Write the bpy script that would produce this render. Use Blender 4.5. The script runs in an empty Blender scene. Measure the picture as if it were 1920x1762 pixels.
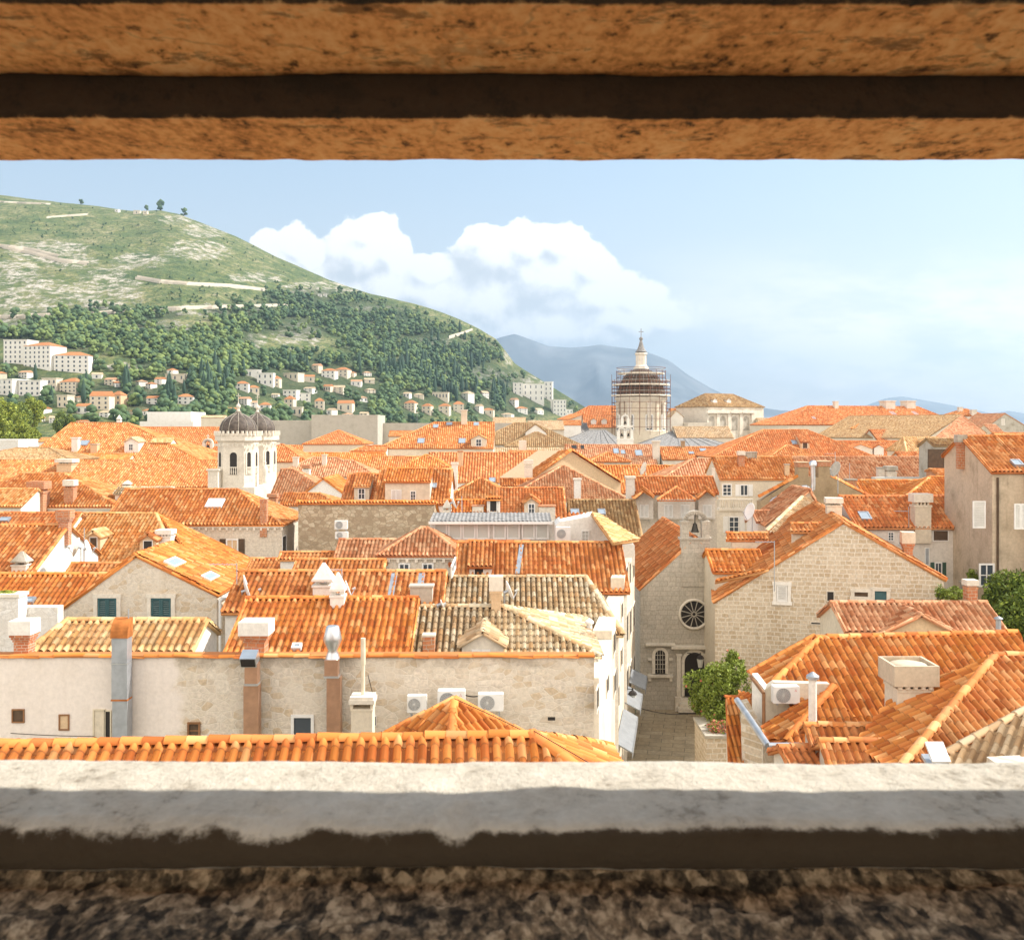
import bpy, math, random
import numpy as np
from mathutils import Vector, Matrix, noise as mnoise

R = math.radians
rnd = random.Random(7)
nr = np.random.RandomState(11)
SC = bpy.context.scene
COL = SC.collection

# ------------------------------------------------------------------ camera
F, CX, HY, EYE = 1900.0, 960.0, 800.0, 15.5      # focal length in photo pixels, principal column, horizon row, eye height
cd = bpy.data.cameras.new('camera')
cam = bpy.data.objects.new('camera', cd)
COL.objects.link(cam)
cam.location = (0, 0, EYE)
cam.rotation_euler = (R(90), 0, 0)
cd.sensor_fit = 'HORIZONTAL'
cd.sensor_width = 36
cd.lens = 36 * F / 1920
cd.shift_y = -81 / 1920
cd.clip_start = 0.05
cd.clip_end = 60000
cd.dof.use_dof = True
cd.dof.focus_distance = 60
cd.dof.aperture_fstop = 10.0
SC.camera = cam

# ------------------------------------------------------------------ light
SUN_AZ, SUN_EL = 12.3, 41.0       # azimuth from +x (right of the view) towards +y (ahead)
sd = Vector((math.cos(R(SUN_EL)) * math.cos(R(SUN_AZ)), math.cos(R(SUN_EL)) * math.sin(R(SUN_AZ)), math.sin(R(SUN_EL))))
ld = bpy.data.lights.new('sun', 'SUN')
ld.energy = 5.0
ld.angle = R(0.53)
ld.color = (1.0, 0.94, 0.85)
sun = bpy.data.objects.new('sun', ld)
COL.objects.link(sun)
sun.rotation_euler = sd.to_track_quat('Z', 'Y').to_euler()
sun.location = (60, 10, 80)
SC.view_settings.view_transform = 'Standard'
SC.view_settings.look = 'None'
SC.view_settings.gamma = 1
SC.view_settings.use_curve_mapping = False
SC.view_settings.exposure = 0.6
SC.cycles.max_bounces = 6
SC.cycles.diffuse_bounces = 4
SC.cycles.glossy_bounces = 2
SC.cycles.transmission_bounces = 2
SC.cycles.transparent_max_bounces = 8
SC.cycles.volume_bounces = 0
SC.cycles.caustics_reflective = False
SC.cycles.caustics_refractive = False
SC.cycles.use_denoising = True
SC.cycles.sample_clamp_indirect = 6


class NT:
    """small helper to write node trees"""
    def __init__(s, tree):
        s.t = tree
        tree.nodes.clear()

    def n(s, typ, _inp=None, **kw):
        nd = s.t.nodes.new(typ)
        for k, v in kw.items():
            setattr(nd, k, v)
        for k, v in (_inp or {}).items():
            s.put(nd, k, v)
        return nd

    def put(s, nd, k, v):
        sock = nd.inputs[k]
        if isinstance(v, bpy.types.NodeSocket):
            s.t.links.new(v, sock)
        elif isinstance(v, bpy.types.Node):
            s.t.links.new(v.outputs[0], sock)
        else:
            if sock.type == 'RGBA' and len(v) == 3:
                v = tuple(v) + (1,)
            sock.default_value = v

    def m(s, op, a, b=0.0, c=None, clamp=False):
        d = {0: a, 1: b}
        if c is not None:
            d[2] = c
        return s.n('ShaderNodeMath', d, operation=op, use_clamp=clamp).outputs[0]

    def v(s, op, a, b=(0, 0, 0)):
        nd = s.n('ShaderNodeVectorMath', {0: a, 1: b}, operation=op)
        return nd.outputs['Value'] if op in ('LENGTH', 'DOT_PRODUCT') else nd.outputs[0]

    def mix(s, f, a, b, mode='MIX'):
        nd = s.n('ShaderNodeMix', data_type='RGBA', blend_type=mode)
        for i, x in ((0, f), (6, a), (7, b)):
            s.put(nd, i, x)
        return nd.outputs[2]

    def rng(s, x, a, b, c=0.0, d=1.0, smooth=True):
        nd = s.n('ShaderNodeMapRange', {0: x, 1: a, 2: b, 3: c, 4: d})
        nd.interpolation_type = 'SMOOTHSTEP' if smooth else 'LINEAR'
        return nd.outputs[0]

    def ramp(s, x, stops, const=False):
        nd = s.n('ShaderNodeValToRGB', {0: x})
        cr = nd.color_ramp
        if const:
            cr.interpolation = 'CONSTANT'
        while len(cr.elements) < len(stops):
            cr.elements.new(0.5)
        for e, (p, c) in zip(cr.elements, stops):
            e.position = p
            e.color = tuple(c) + (1,) if len(c) == 3 else c
        return nd.outputs[0]

    def noise(s, vec, scale, detail=4, rough=0.55, dist=0.0):
        nd = s.n('ShaderNodeTexNoise', {'Vector': vec, 'Scale': scale, 'Detail': detail, 'Roughness': rough, 'Distortion': dist})
        return nd.outputs[0]

    def xyz(s, v):
        return s.n('ShaderNodeSeparateXYZ', {0: v}).outputs

    def comb(s, x, y, z=0.0):
        return s.n('ShaderNodeCombineXYZ', {0: x, 1: y, 2: z}).outputs[0]


# ------------------------------------------------------------------ world: physical sky with procedural clouds by direction
W = bpy.data.worlds.new('World')
SC.world = W
W.use_nodes = True


def cloud_group():
    g = bpy.data.node_groups.new('cloud_field', 'ShaderNodeTree')
    g.interface.new_socket('uv', in_out='INPUT', socket_type='NodeSocketVector')
    g.interface.new_socket('f', in_out='OUTPUT', socket_type='NodeSocketFloat')
    t = NT(g)
    gi = t.n('NodeGroupInput')
    go = t.n('NodeGroupOutput')
    wob = t.n('ShaderNodeTexNoise', {'Vector': gi.outputs[0], 'Scale': 14.0, 'Detail': 3.0})
    p = t.v('ADD', gi.outputs[0], t.v('MULTIPLY', t.v('SUBTRACT', wob.outputs[1], (0.5, 0.5, 0.5)), (0.03, 0.03, 0)))
    blobs = [(498, 462, 34, 30), (520, 500, 60, 46), (560, 458, 46, 36), (585, 480, 40, 46), (575, 520, 80, 56), (690, 440, 66, 54), (672, 480, 84, 72), (728, 476, 52, 60), (640, 545, 120, 70), (715, 540, 80, 60),
             (812, 508, 62, 40), (800, 555, 110, 66), (905, 452, 48, 42), (925, 492, 86, 72), (985, 462, 70, 56), (1042, 456, 62, 52), (1030, 520, 130, 100), (1110, 500, 66, 52), (1120, 555, 110, 70),
             (900, 570, 150, 90), (1190, 560, 70, 46), (1170, 600, 150, 60), (1050, 620, 240, 70), (850, 630, 180, 70), (1260, 606, 60, 30)]
    cur = None
    for (bx, by, rx, ry) in blobs:
        c = ((bx - CX) / F, (HY - by) / F, 0)
        d = t.v('MULTIPLY', t.v('SUBTRACT', p, c), (F / rx, F / ry, 0))
        f = t.m('SUBTRACT', 1.0, t.v('LENGTH', d))
        cur = f if cur is None else t.n('ShaderNodeMath', {0: cur, 1: f, 2: 0.15}, operation='SMOOTH_MAX').outputs[0]
    n1 = t.noise(gi.outputs[0], 38.0, 10, 0.62)
    n0 = t.noise(gi.outputs[0], 11.0, 4, 0.5)
    f = t.m('ADD', cur, t.m('MULTIPLY', t.m('SUBTRACT', n1, 0.48), 0.85))
    f = t.m('ADD', f, t.m('MULTIPLY', t.m('SUBTRACT', n0, 0.46), 0.6))
    t.t.links.new(f, go.inputs[0])
    return g


def build_world():
    t = NT(W.node_tree)
    out = t.n('ShaderNodeOutputWorld')
    sky = t.n('ShaderNodeTexSky', sky_type='NISHITA', sun_disc=False)
    sky.sun_elevation = R(SUN_EL)
    sky.sun_rotation = R(90 - SUN_AZ)
    sky.altitude = 0
    sky.air_density = 1.0
    sky.dust_density = 1.6
    sky.ozone_density = 1.0
    tc = t.n('ShaderNodeTexCoord')
    x, y, z = t.xyz(tc.outputs['Generated'])
    ys = t.m('MAXIMUM', y, 0.05)
    uv = t.comb(t.m('DIVIDE', x, ys), t.m('DIVIDE', z, ys))
    g = cloud_group()
    def field(vec):
        nd = t.n('ShaderNodeGroup')
        nd.node_tree = g
        t.put(nd, 0, vec)
        return nd.outputs[0]
    f0 = field(uv)
    f1 = field(t.v('ADD', uv, (0.007, 0.010, 0)))
    # soft feathering low in the bank, crisp on the tops
    v = t.m('DIVIDE', z, ys)
    soft = t.rng(v, 0.08, 0.17, 1.3, 0.30)
    dens = t.rng(t.m('DIVIDE', f0, soft), 0.0, 0.42)
    f2 = field(t.v('ADD', uv, (0.020, 0.024, 0)))
    lit = t.rng(t.m('ADD', t.m('MULTIPLY', t.m('SUBTRACT', f0, f1), 0.8), t.m('MULTIPLY', t.m('SUBTRACT', f0, f2), 0.55)), -0.42, 0.30)
    ccol = t.mix(lit, (5.6, 5.8, 6.0), (9.8, 9.5, 9.2))
    # thin veil of high cloud low on the right
    u = t.m('DIVIDE', x, ys)
    wn = t.noise(t.v('MULTIPLY', uv, (3.0, 9.0, 1.0)), 2.2, 6, 0.6)
    veil = t.m('MULTIPLY', t.rng(u, -0.02, 0.42), t.m('MULTIPLY', t.rng(v, 0.20, 0.08), t.rng(v, -0.02, 0.0)))
    veil = t.m('MULTIPLY', veil, t.rng(wn, 0.36, 0.60, 0.30, 1.0), clamp=True)
    front = t.rng(y, 0.2, 0.35)
    # aerosol brightening of the whole low sky
    low = t.m('MULTIPLY', t.rng(z, 0.30, 0.0), 0.55)
    base = t.mix(0.45, sky.outputs[0], (5.0, 6.6, 7.9))
    base = t.mix(low, base, (9.0, 8.3, 7.4))
    c = t.mix(t.m('MULTIPLY', t.m('MULTIPLY', veil, 1.0), front), base, (12.0, 10.8, 9.6))
    c = t.mix(t.m('MULTIPLY', dens, front), c, ccol)
    # unseen broken bright cloud behind the viewer, added as fill light
    gen = tc.outputs['Generated']
    rc = t.m('MULTIPLY', t.rng(t.noise(gen, 2.2, 7, 0.6), 0.36, 0.52), t.rng(y, 0.05, -0.35))
    c = t.mix(rc, c, (15.5, 14.0, 12.4))
    bg = t.n('ShaderNodeBackground', {'Color': c, 'Strength': 0.10})
    t.t.links.new(bg.outputs[0], out.inputs[0])


build_world()


# ------------------------------------------------------------------ materials
MATS = {}


def new_mat(name):
    m = bpy.data.materials.new(name)
    m.use_nodes = True
    t = NT(m.node_tree)
    out = t.n('ShaderNodeOutputMaterial')
    b = t.n('ShaderNodeBsdfPrincipled')
    t.t.links.new(b.outputs[0], out.inputs[0])
    b.inputs['Specular IOR Level'].default_value = 0.25
    MATS[name] = m
    return t, b, out


def bump(t, b, h, strength, dist=0.02):
    nd = t.n('ShaderNodeBump', {'Height': h, 'Strength': strength, 'Distance': dist})
    t.put(b, 'Normal', nd.outputs[0])


def m_plain(name, col, rough=0.6, metal=0.0, var=0.0, spec=0.25):
    t, b, o = new_mat(name)
    b.inputs['Roughness'].default_value = rough
    b.inputs['Metallic'].default_value = metal
    b.inputs['Specular IOR Level'].default_value = spec
    if var:
        tc = t.n('ShaderNodeTexCoord')
        n = t.noise(tc.outputs['Object'], 3.0, 5)
        f = t.rng(n, 0.3, 0.7, 1 - var, 1 + var)
        t.put(b, 'Base Color', t.v('MULTIPLY', tuple(col), t.comb(f, f, f)))
    else:
        b.inputs['Base Color'].default_value = tuple(col) + (1,)


def m_tile(name, cols, dirt_and_channel=(0.16, 0.10, 0.06), dirt_amt=0.25, pale=None, pale_amt=0.0, pan=0.42):
    t, b, o = new_mat(name)
    uv = t.n('ShaderNodeUVMap').outputs[0]
    x, y, z = t.xyz(uv)
    cell = t.comb(t.m('FLOOR', x), t.m('FLOOR', y))
    wn = t.n('ShaderNodeTexWhiteNoise', {'Vector': cell}, noise_dimensions='2D')
    n = len(cols)
    col = t.ramp(wn.outputs[0], [(i / n, c) for i, c in enumerate(cols)], const=True)
    wn2 = t.n('ShaderNodeTexWhiteNoise', {'Vector': t.v('ADD', cell, (31.7, 11.1, 0))}, noise_dimensions='2D')
    k = t.rng(wn2.outputs[0], 0, 1, 0.76, 1.2, False)
    col = t.v('MULTIPLY', col, t.comb(k, k, k))
    tc = t.n('ShaderNodeTexCoord')
    ob = tc.outputs['Object']
    big = t.noise(ob, 0.7, 5, 0.6)
    fine = t.noise(ob, 9.0, 4, 0.6)
    if pale:
        pf = t.m('MULTIPLY', t.rng(t.m('ADD', big, t.m('MULTIPLY', t.m('SUBTRACT', wn2.outputs[0], 0.5), 0.35)), 0.45, 0.68), pale_amt)
        col = t.mix(pf, col, pale)
    df = t.m('MULTIPLY', t.rng(t.m('ADD', t.m('MULTIPLY', t.noise(ob, 0.35, 4), 0.6), t.m('MULTIPLY', fine, 0.5)), 0.5, 0.75), dirt_amt)
    col = t.mix(df, col, dirt_and_channel)
    # the channels between the rows are tinted darker
    fr = t.m('FRACT', x)
    ch = t.m('MULTIPLY', t.rng(fr, 0.58, 0.70), t.rng(fr, 1.0, 0.93))
    col = t.mix(t.m('MULTIPLY', ch, pan), col, dirt_and_channel)
    jo = t.rng(t.m('FRACT', y), 0.10, 0.0)
    col = t.mix(t.m('MULTIPLY', jo, pan * 0.9), col, dirt_and_channel)
    t.put(b, 'Base Color', col)
    b.inputs['Roughness'].default_value = 0.8
    b.inputs['Specular IOR Level'].default_value = 0.15


def wall_uv(t):
    ob = t.n('ShaderNodeTexCoord').outputs['Object']
    x, y, z = t.xyz(ob)
    return ob, t.comb(t.m('ADD', x, y), z), x, z


def m_plaster(name, col, stain=(0.28, 0.22, 0.16), amt=0.35, streak=0.4):
    t, b, o = new_mat(name)
    ob, uv, x, z = wall_uv(t)
    n1 = t.noise(ob, 0.8, 6, 0.62)
    n2 = t.noise(ob, 7.0, 5, 0.6)
    st = t.noise(t.v('MULTIPLY', uv, (3.0, 0.22, 1)), 1.5, 5, 0.65)
    f = t.m('ADD', t.m('MULTIPLY', t.rng(n1, 0.42, 0.75), amt), t.m('MULTIPLY', t.rng(st, 0.52, 0.8), streak * amt))
    c = t.mix(f, col, stain)
    k = t.rng(n2, 0.25, 0.75, 0.88, 1.08)
    c = t.v('MULTIPLY', c, t.comb(k, k, k))
    t.put(b, 'Base Color', c)
    b.inputs['Roughness'].default_value = 0.9
    bump(t, b, n2, 0.25, 0.02)


def rubble_nodes(t, ob, uv, scale, cols, mortar, edge=0.05):
    w = t.n('ShaderNodeTexNoise', {'Vector': uv, 'Scale': 2.0, 'Detail': 3.0})
    p = t.v('ADD', t.v('MULTIPLY', uv, (scale * 0.68, scale * 1.15, 1)), t.v('MULTIPLY', t.v('SUBTRACT', w.outputs[1], (0.5, 0.5, 0.5)), (0.55, 0.45, 0)))
    ve = t.n('ShaderNodeTexVoronoi', {'Vector': p, 'Scale': 1.0}, voronoi_dimensions='2D', feature='DISTANCE_TO_EDGE')
    vc = t.n('ShaderNodeTexVoronoi', {'Vector': p, 'Scale': 1.0}, voronoi_dimensions='2D')
    cr = t.xyz(vc.outputs['Color'])[0]
    n = len(cols)
    c = t.ramp(cr, [(i / n, q) for i, q in enumerate(cols)], const=True)
    n2 = t.noise(ob, 8.0, 5, 0.65)
    k = t.rng(n2, 0.25, 0.75, 0.75, 1.15)
    c = t.v('MULTIPLY', c, t.comb(k, k, k))
    e = t.rng(ve.outputs[0], 0.0, edge)
    big = t.noise(ob, 0.9, 4, 0.6)
    e = t.m('MULTIPLY', e, t.rng(big, 0.3, 0.6, 0.35, 1.0))
    c = t.mix(e, mortar, c)
    return c, t.m('ADD', t.m('MULTIPLY', e, 0.6), t.m('MULTIPLY', n2, 0.5))


def m_rubble(name, scale, cols, mortar, edge=0.06):
    t, b, o = new_mat(name)
    ob, uv, x, z = wall_uv(t)
    c, h = rubble_nodes(t, ob, uv, scale, cols, mortar, edge)
    t.put(b, 'Base Color', c)
    b.inputs['Roughness'].default_value = 0.92
    bump(t, b, h, 0.5, 0.04)


def m_ashlar(name, c1, c2, mortar, bw, bh, msize=0.03, extra=0.5, tint=(0.42, 0.29, 0.16)):
    t, b, o = new_mat(name)
    ob, uv, x, z = wall_uv(t)
    wv = t.n('ShaderNodeTexNoise', {'Vector': uv, 'Scale': 1.6, 'Detail': 2.0})
    p = t.v('ADD', uv, t.v('MULTIPLY', t.v('SUBTRACT', wv.outputs[1], (0.5, 0.5, 0.5)), (0.24, 0.11, 0)))
    br = t.n('ShaderNodeTexBrick', {'Vector': p, 'Color1': c1, 'Color2': c2, 'Mortar': mortar, 'Scale': 1.0, 'Mortar Size': msize, 'Mortar Smooth': 0.3,
                                    'Bias': 0.0, 'Brick Width': bw, 'Row Height': bh})
    br.offset = 0.5
    br.squash = 0.8
    br.squash_frequency = 3
    cell = t.comb(t.m('FLOOR', t.m('DIVIDE', x, bw)), t.m('FLOOR', t.m('DIVIDE', z, bh)))
    n1 = t.noise(ob, 1.1, 5, 0.65)
    n2 = t.noise(ob, 9.0, 5, 0.65)
    c = t.mix(t.m('MULTIPLY', t.rng(n1, 0.48, 0.72), extra), br.outputs[0], tint, 'MIX')
    c = t.mix(t.m('MULTIPLY', br.outputs[1], 0.9), c, mortar)
    st = t.noise(t.v('MULTIPLY', uv, (2.4, 0.2, 1)), 1.3, 5, 0.65)
    c = t.mix(t.m('MULTIPLY', t.rng(st, 0.55, 0.8), 0.3), c, (0.2, 0.17, 0.13))
    k = t.rng(n2, 0.25, 0.75, 0.8, 1.12)
    c = t.v('MULTIPLY', c, t.comb(k, k, k))
    t.put(b, 'Base Color', c)
    b.inputs['Roughness'].default_value = 0.92
    bump(t, b, t.m('SUBTRACT', n2, br.outputs[1]), 0.4, 0.03)


# roof tiles
m_tile('tile_orange', [(.60, .215, .062), (.66, .25, .075), (.50, .155, .045), (.72, .36, .15), (.62, .22, .06), (.56, .19, .06)], pale=(.74, .42, .19), pale_amt=0.35)
m_tile('tile_bright', [(.66, .225, .055), (.70, .26, .065), (.56, .165, .042), (.74, .36, .14), (.66, .23, .05), (.63, .20, .05)], dirt_amt=0.12, pale=(.74, .38, .14), pale_amt=0.25)
m_tile('tile_mottle', [(.66, .29, .09), (.72, .36, .13), (.60, .22, .06), (.76, .42, .18), (.64, .25, .075)], pale=(.78, .50, .24), pale_amt=0.4)
m_tile('tile_red', [(.60, .20, .062), (.65, .24, .08), (.53, .16, .05), (.70, .33, .14), (.61, .21, .07)], dirt_amt=0.25, pale=(.66, .33, .15), pale_amt=0.2)
m_tile('tile_pink', [(.56, .235, .11), (.62, .28, .14), (.50, .19, .085), (.66, .36, .20)], dirt_amt=0.3, pale=(.68, .44, .27), pale_amt=0.45)
m_tile('tile_ochre', [(.66, .38, .15), (.72, .46, .21), (.60, .32, .13), (.74, .52, .28), (.64, .35, .15)], dirt_amt=0.25, pale=(.74, .55, .32), pale_amt=0.3)
m_tile('tile_old', [(.56, .40, .23), (.66, .52, .34), (.48, .32, .17), (.70, .60, .43), (.58, .36, .18), (.62, .47, .28)], dirt_and_channel=(.11, .075, .045), dirt_amt=0.85, pale=(.70, .60, .44), pale_amt=0.3, pan=.85)
m_tile('tile_brown', [(.36, .22, .10), (.42, .27, .13), (.32, .18, .08), (.46, .32, .17)], dirt_amt=0.35)
m_tile('tile_sand', [(.58, .40, .23), (.64, .46, .28), (.52, .34, .19), (.68, .52, .34)], dirt_and_channel=(.22, .15, .09), dirt_amt=0.4)
# walls
m_plaster('white', (.80, .77, .71), stain=(.5, .44, .36), amt=0.3)
m_plaster('cream', (.70, .62, .49), stain=(.42, .34, .24), amt=0.35)
m_plaster('beige', (.60, .49, .36), stain=(.27, .21, .14), amt=0.6, streak=0.8)
m_plaster('grey_plaster', (.70, .65, .58), stain=(.48, .42, .35), amt=0.35, streak=0.6)
m_plaster('brown_plaster', (.42, .31, .19), stain=(.2, .14, .08), amt=0.6)
m_plaster('tan', (.66, .48, .30), stain=(.5, .36, .22), amt=0.25)
m_plaster('concrete', (.50, .46, .39), stain=(.22, .18, .12), amt=0.7, streak=1.0)
m_plaster('oldwall', (.50, .46, .39), stain=(.34, .30, .24), amt=0.5, streak=0.4)
m_plaster('limestone', (.74, .68, .58), stain=(.40, .34, .26), amt=0.4, streak=0.5)
m_rubble('rubble', 4.6, [(.66, .57, .45), (.62, .52, .40), (.70, .62, .51), (.64, .55, .43), (.68, .60, .49), (.58, .46, .32), (.66, .58, .47)], (.70, .63, .53), .09)
m_rubble('rubble_dark', 3.6, [(.46, .36, .25), (.54, .44, .31), (.40, .31, .21), (.58, .49, .36)], (.32, .25, .17), 0.1)
m_rubble('white_rubble', 3.2, [(.74, .71, .66), (.70, .66, .6), (.76, .74, .7)], (.66, .62, .56))
m_ashlar('ashlar', (.52, .41, .28), (.66, .56, .43), (.70, .63, .52), 0.36, 0.21, 0.026, 0.5)
m_ashlar('ashlar_grey', (.46, .42, .35), (.54, .49, .41), (.38, .34, .28), 0.44, 0.26, 0.012, 0.25, (.36, .30, .22))
m_ashlar('ashlar_pale', (.64, .57, .47), (.68, .61, .51), (.56, .50, .41), 0.55, 0.30, 0.012, 0.25, (.5, .42, .31))
m_ashlar('brick', (.46, .16, .075), (.54, .22, .10), (.58, .46, .36), 0.24, 0.085, 0.012, 0.2, (.3, .12, .06))
m_ashlar('brickwork', (.50, .19, .09), (.56, .25, .12), (.5, .4, .3), 0.30, 0.14, 0.012, 0.2, (.3, .12, .06))
# details
m_plain('white_paint', (.78, .77, .74), 0.45, var=0.05)
m_plain('cream_paint', (.70, .62, .47), 0.5, var=0.08)
m_plain('dark', (.035, .03, .027), 0.5)
m_plain('dark_wood', (.10, .065, .04), 0.6, var=0.2)
m_plain('brown_wood', (.26, .13, .06), 0.6, var=0.2)
m_plain('teal_paint', (.055, .125, .135), 0.5, var=0.1)
m_plain('green_paint', (.06, .11, .08), 0.5, var=0.1)
m_plain('glass', (.06, .075, .09), 0.06, spec=0.6)
m_plain('glass_grey', (.56, .57, .53), 0.3, spec=0.3)
m_plain('skylight_glass', (.30, .36, .42), 0.08, spec=0.6)
m_plain('metal', (.62, .63, .64), 0.32, 0.85, 0.08)
m_plain('zinc', (.42, .44, .47), 0.45, 0.6, 0.12)
m_plain('lead', (.25, .24, .23), 0.8, 0.0, 0.35)
m_plain('copper', (.60, .36, .24), 0.35, 0.8, 0.1)
m_plain('rust', (.42, .15, .04), 0.8, 0.1, 0.3)
m_plain('grey_plastic', (.55, .55, .53), 0.5, var=0.05)
m_plain('red_mark', (.65, .03, .02), 0.5)
m_plain('zinc_sheet', (.24, .23, .22), 0.8, 0.0, 0.3)
m_plain('dome_lead', (.10, .08, .066), 0.6, 0.0, 0.35)
m_plain('dome_brown', (.085, .058, .04), 0.8, 0.0, 0.4)
m_plain('scaffold_pipe', (.20, .085, .05), 0.7, 0.0, 0.3)
m_plain('plank', (.74, .67, .55), 0.8, 0, 0.2)
m_plain('awning', (.24, .25, .26), 0.6, 0, 0.08)
m_plain('bronze', (.06, .055, .045), 0.5, 0.5)
m_plain('leaf_a', (.21, .27, .04), 0.6, 0, 0.3)
m_plain('leaf_b', (.11, .16, .03), 0.6, 0, 0.3)
m_plain('leaf_c', (.20, .25, .045), 0.6, 0, 0.3)
m_plain('leaf_bright', (.34, .38, .06), 0.6, 0, 0.25)
m_plain('cypress', (.035, .07, .042), 0.7, 0, 0.3)
for nm_, ca, cb in (('pine', (.035, .075, .042), (.12, .18, .07)), ('pine_light', (.08, .13, .045), (.22, .28, .085))):
    t_, b_, o_ = new_mat(nm_)
    ri = t_.n('ShaderNodeNewGeometry').outputs['Random Per Island']
    t_.put(b_, 'Base Color', t_.mix(t_.m('ADD', t_.m('MULTIPLY', ri, .7), t_.m('MULTIPLY', t_.rng(t_.noise(t_.n('ShaderNodeTexCoord').outputs['Object'], .03, 3), .4, .6), .3)), ca, cb))
    b_.inputs['Roughness'].default_value = .8
m_plain('bark', (.13, .09, .06), 0.9, 0, 0.3)
m_plain('petal', (.70, .25, .18), 0.6)


# ------------------------------------------------------------------ mesh helpers
def link(name, me, parent=None, mat=None, mats=None):
    o = bpy.data.objects.new(name, me)
    COL.objects.link(o)
    if parent is not None:
        o.parent = parent
    for mm in (mats or ([mat] if mat else [])):
        me.materials.append(MATS[mm])
    return o


def tag(o, label=None, cat=None, group=None, kind=None):
    if label:
        o['label'] = label
    if cat:
        o['category'] = cat
    if group:
        o['group'] = group
    if kind:
        o['kind'] = kind
    return o


def empty(name, loc, yaw=0.0):
    o = bpy.data.objects.new(name, None)
    COL.objects.link(o)
    o.location = loc
    o.rotation_euler = (0, 0, yaw)
    o.empty_display_size = 0.3
    return o


class MB:
    """collects simple shapes into one mesh"""
    def __init__(s):
        s.v, s.f, s.sm = [], [], []

    def add(s, vs, fs, smooth=False):
        b = len(s.v)
        s.v += [tuple(p) for p in vs]
        s.f += [tuple(b + i for i in f) for f in fs]
        s.sm += [smooth] * len(fs)

    def box(s, a, b, taper=None):
        (x0, y0, z0), (x1, y1, z1) = a, b
        vs = [(x0, y0, z0), (x1, y0, z0), (x1, y1, z0), (x0, y1, z0), (x0, y0, z1), (x1, y0, z1), (x1, y1, z1), (x0, y1, z1)]
        if taper:
            cx, cy = (x0 + x1) / 2, (y0 + y1) / 2
            vs[4:] = [(cx + (x - cx) * taper, cy + (y - cy) * taper, z) for x, y, z in vs[4:]]
        s.add(vs, [(0, 3, 2, 1), (4, 5, 6, 7), (0, 1, 5, 4), (1, 2, 6, 5), (2, 3, 7, 6), (3, 0, 4, 7)])

    def obox(s, c, U, V, N, hu, hv, hn):
        c, U, V, N = Vector(c), Vector(U), Vector(V), Vector(N)
        vs = [c + U * hu * a + V * hv * b + N * hn * d for d in (-1, 1) for a, b in ((-1, -1), (1, -1), (1, 1), (-1, 1))]
        s.add(vs, [(0, 3, 2, 1), (4, 5, 6, 7), (0, 1, 5, 4), (1, 2, 6, 5), (2, 3, 7, 6), (3, 0, 4, 7)])

    def prism(s, pts, z0, z1):
        n = len(pts)
        s.add([(x, y, z0) for x, y in pts] + [(x, y, z1) for x, y in pts],
              [tuple(range(n - 1, -1, -1)), tuple(range(n, 2 * n))] + [(i, (i + 1) % n, n + (i + 1) % n, n + i) for i in range(n)])

    def tube(s, a, b, r0, r1=None, n=8, smooth=True, cap=True):
        a, b = Vector(a), Vector(b)
        r1 = r0 if r1 is None else r1
        d = (b - a).normalized()
        u = d.orthogonal().normalized()
        w = d.cross(u)
        vs = []
        for p, r in ((a, r0), (b, r1)):
            for i in range(n):
                q = 2 * math.pi * i / n
                vs.append(p + u * math.cos(q) * r + w * math.sin(q) * r)
        s.add(vs, [(i, (i + 1) % n, n + (i + 1) % n, n + i) for i in range(n)], smooth)
        if cap:
            s.add(vs[:n], [tuple(range(n - 1, -1, -1))])
            s.add(vs[n:], [tuple(range(n))])

    def path(s, pts, r, n=8):
        for a, b in zip(pts[:-1], pts[1:]):
            s.tube(a, b, r, r, n)

    def lathe(s, c, prof, n=16, smooth=True, rot=0.0, sq=1.0):
        cx, cy, cz = c
        b = []
        for r, z in prof:
            for i in range(n):
                q = rot + 2 * math.pi * i / n
                b.append((cx + r * math.cos(q), cy + r * math.sin(q) * sq, cz + z))
        fs = []
        for j in range(len(prof) - 1):
            for i in range(n):
                fs.append((j * n + i, j * n + (i + 1) % n, (j + 1) * n + (i + 1) % n, (j + 1) * n + i))
        s.add(b, fs, smooth)
        s.add(b[:n], [tuple(range(n - 1, -1, -1))])
        s.add(b[-n:], [tuple(range(n))])

    def build(s, name, mat, parent=None):
        me = bpy.data.meshes.new(name)
        me.from_pydata(s.v, [], s.f)
        me.polygons.foreach_set('use_smooth', s.sm)
        me.update()
        return link(name, me, parent, mat)


def np_mesh(name, V, Q, UV=None, smooth=False):
    """mesh from numpy arrays: V (n,3), Q (m,4) quads or list of such"""
    me = bpy.data.meshes.new(name)
    k = Q.shape[1]
    me.vertices.add(len(V))
    me.vertices.foreach_set('co', np.ascontiguousarray(V, dtype=np.float32).ravel())
    me.loops.add(Q.size)
    me.loops.foreach_set('vertex_index', Q.ravel().astype(np.int32))
    me.polygons.add(len(Q))
    me.polygons.foreach_set('loop_start', np.arange(0, Q.size, k, dtype=np.int32))
    if UV is not None:
        ul = me.uv_layers.new(name='UVMap')
        ul.data.foreach_set('uv', UV[Q.ravel()].astype(np.float32).ravel())
    me.update(calc_edges=True)
    if smooth:
        me.polygons.foreach_set('use_smooth', np.ones(len(Q), dtype=bool))
    me.validate()
    return me


def P(px, py, d):
    return Vector(((px - CX) / F * d, d, EYE - (py - HY) / F * d))


def ray(px, py):
    return Vector(((px - CX) / F, 1.0, -(py - HY) / F))


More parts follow.
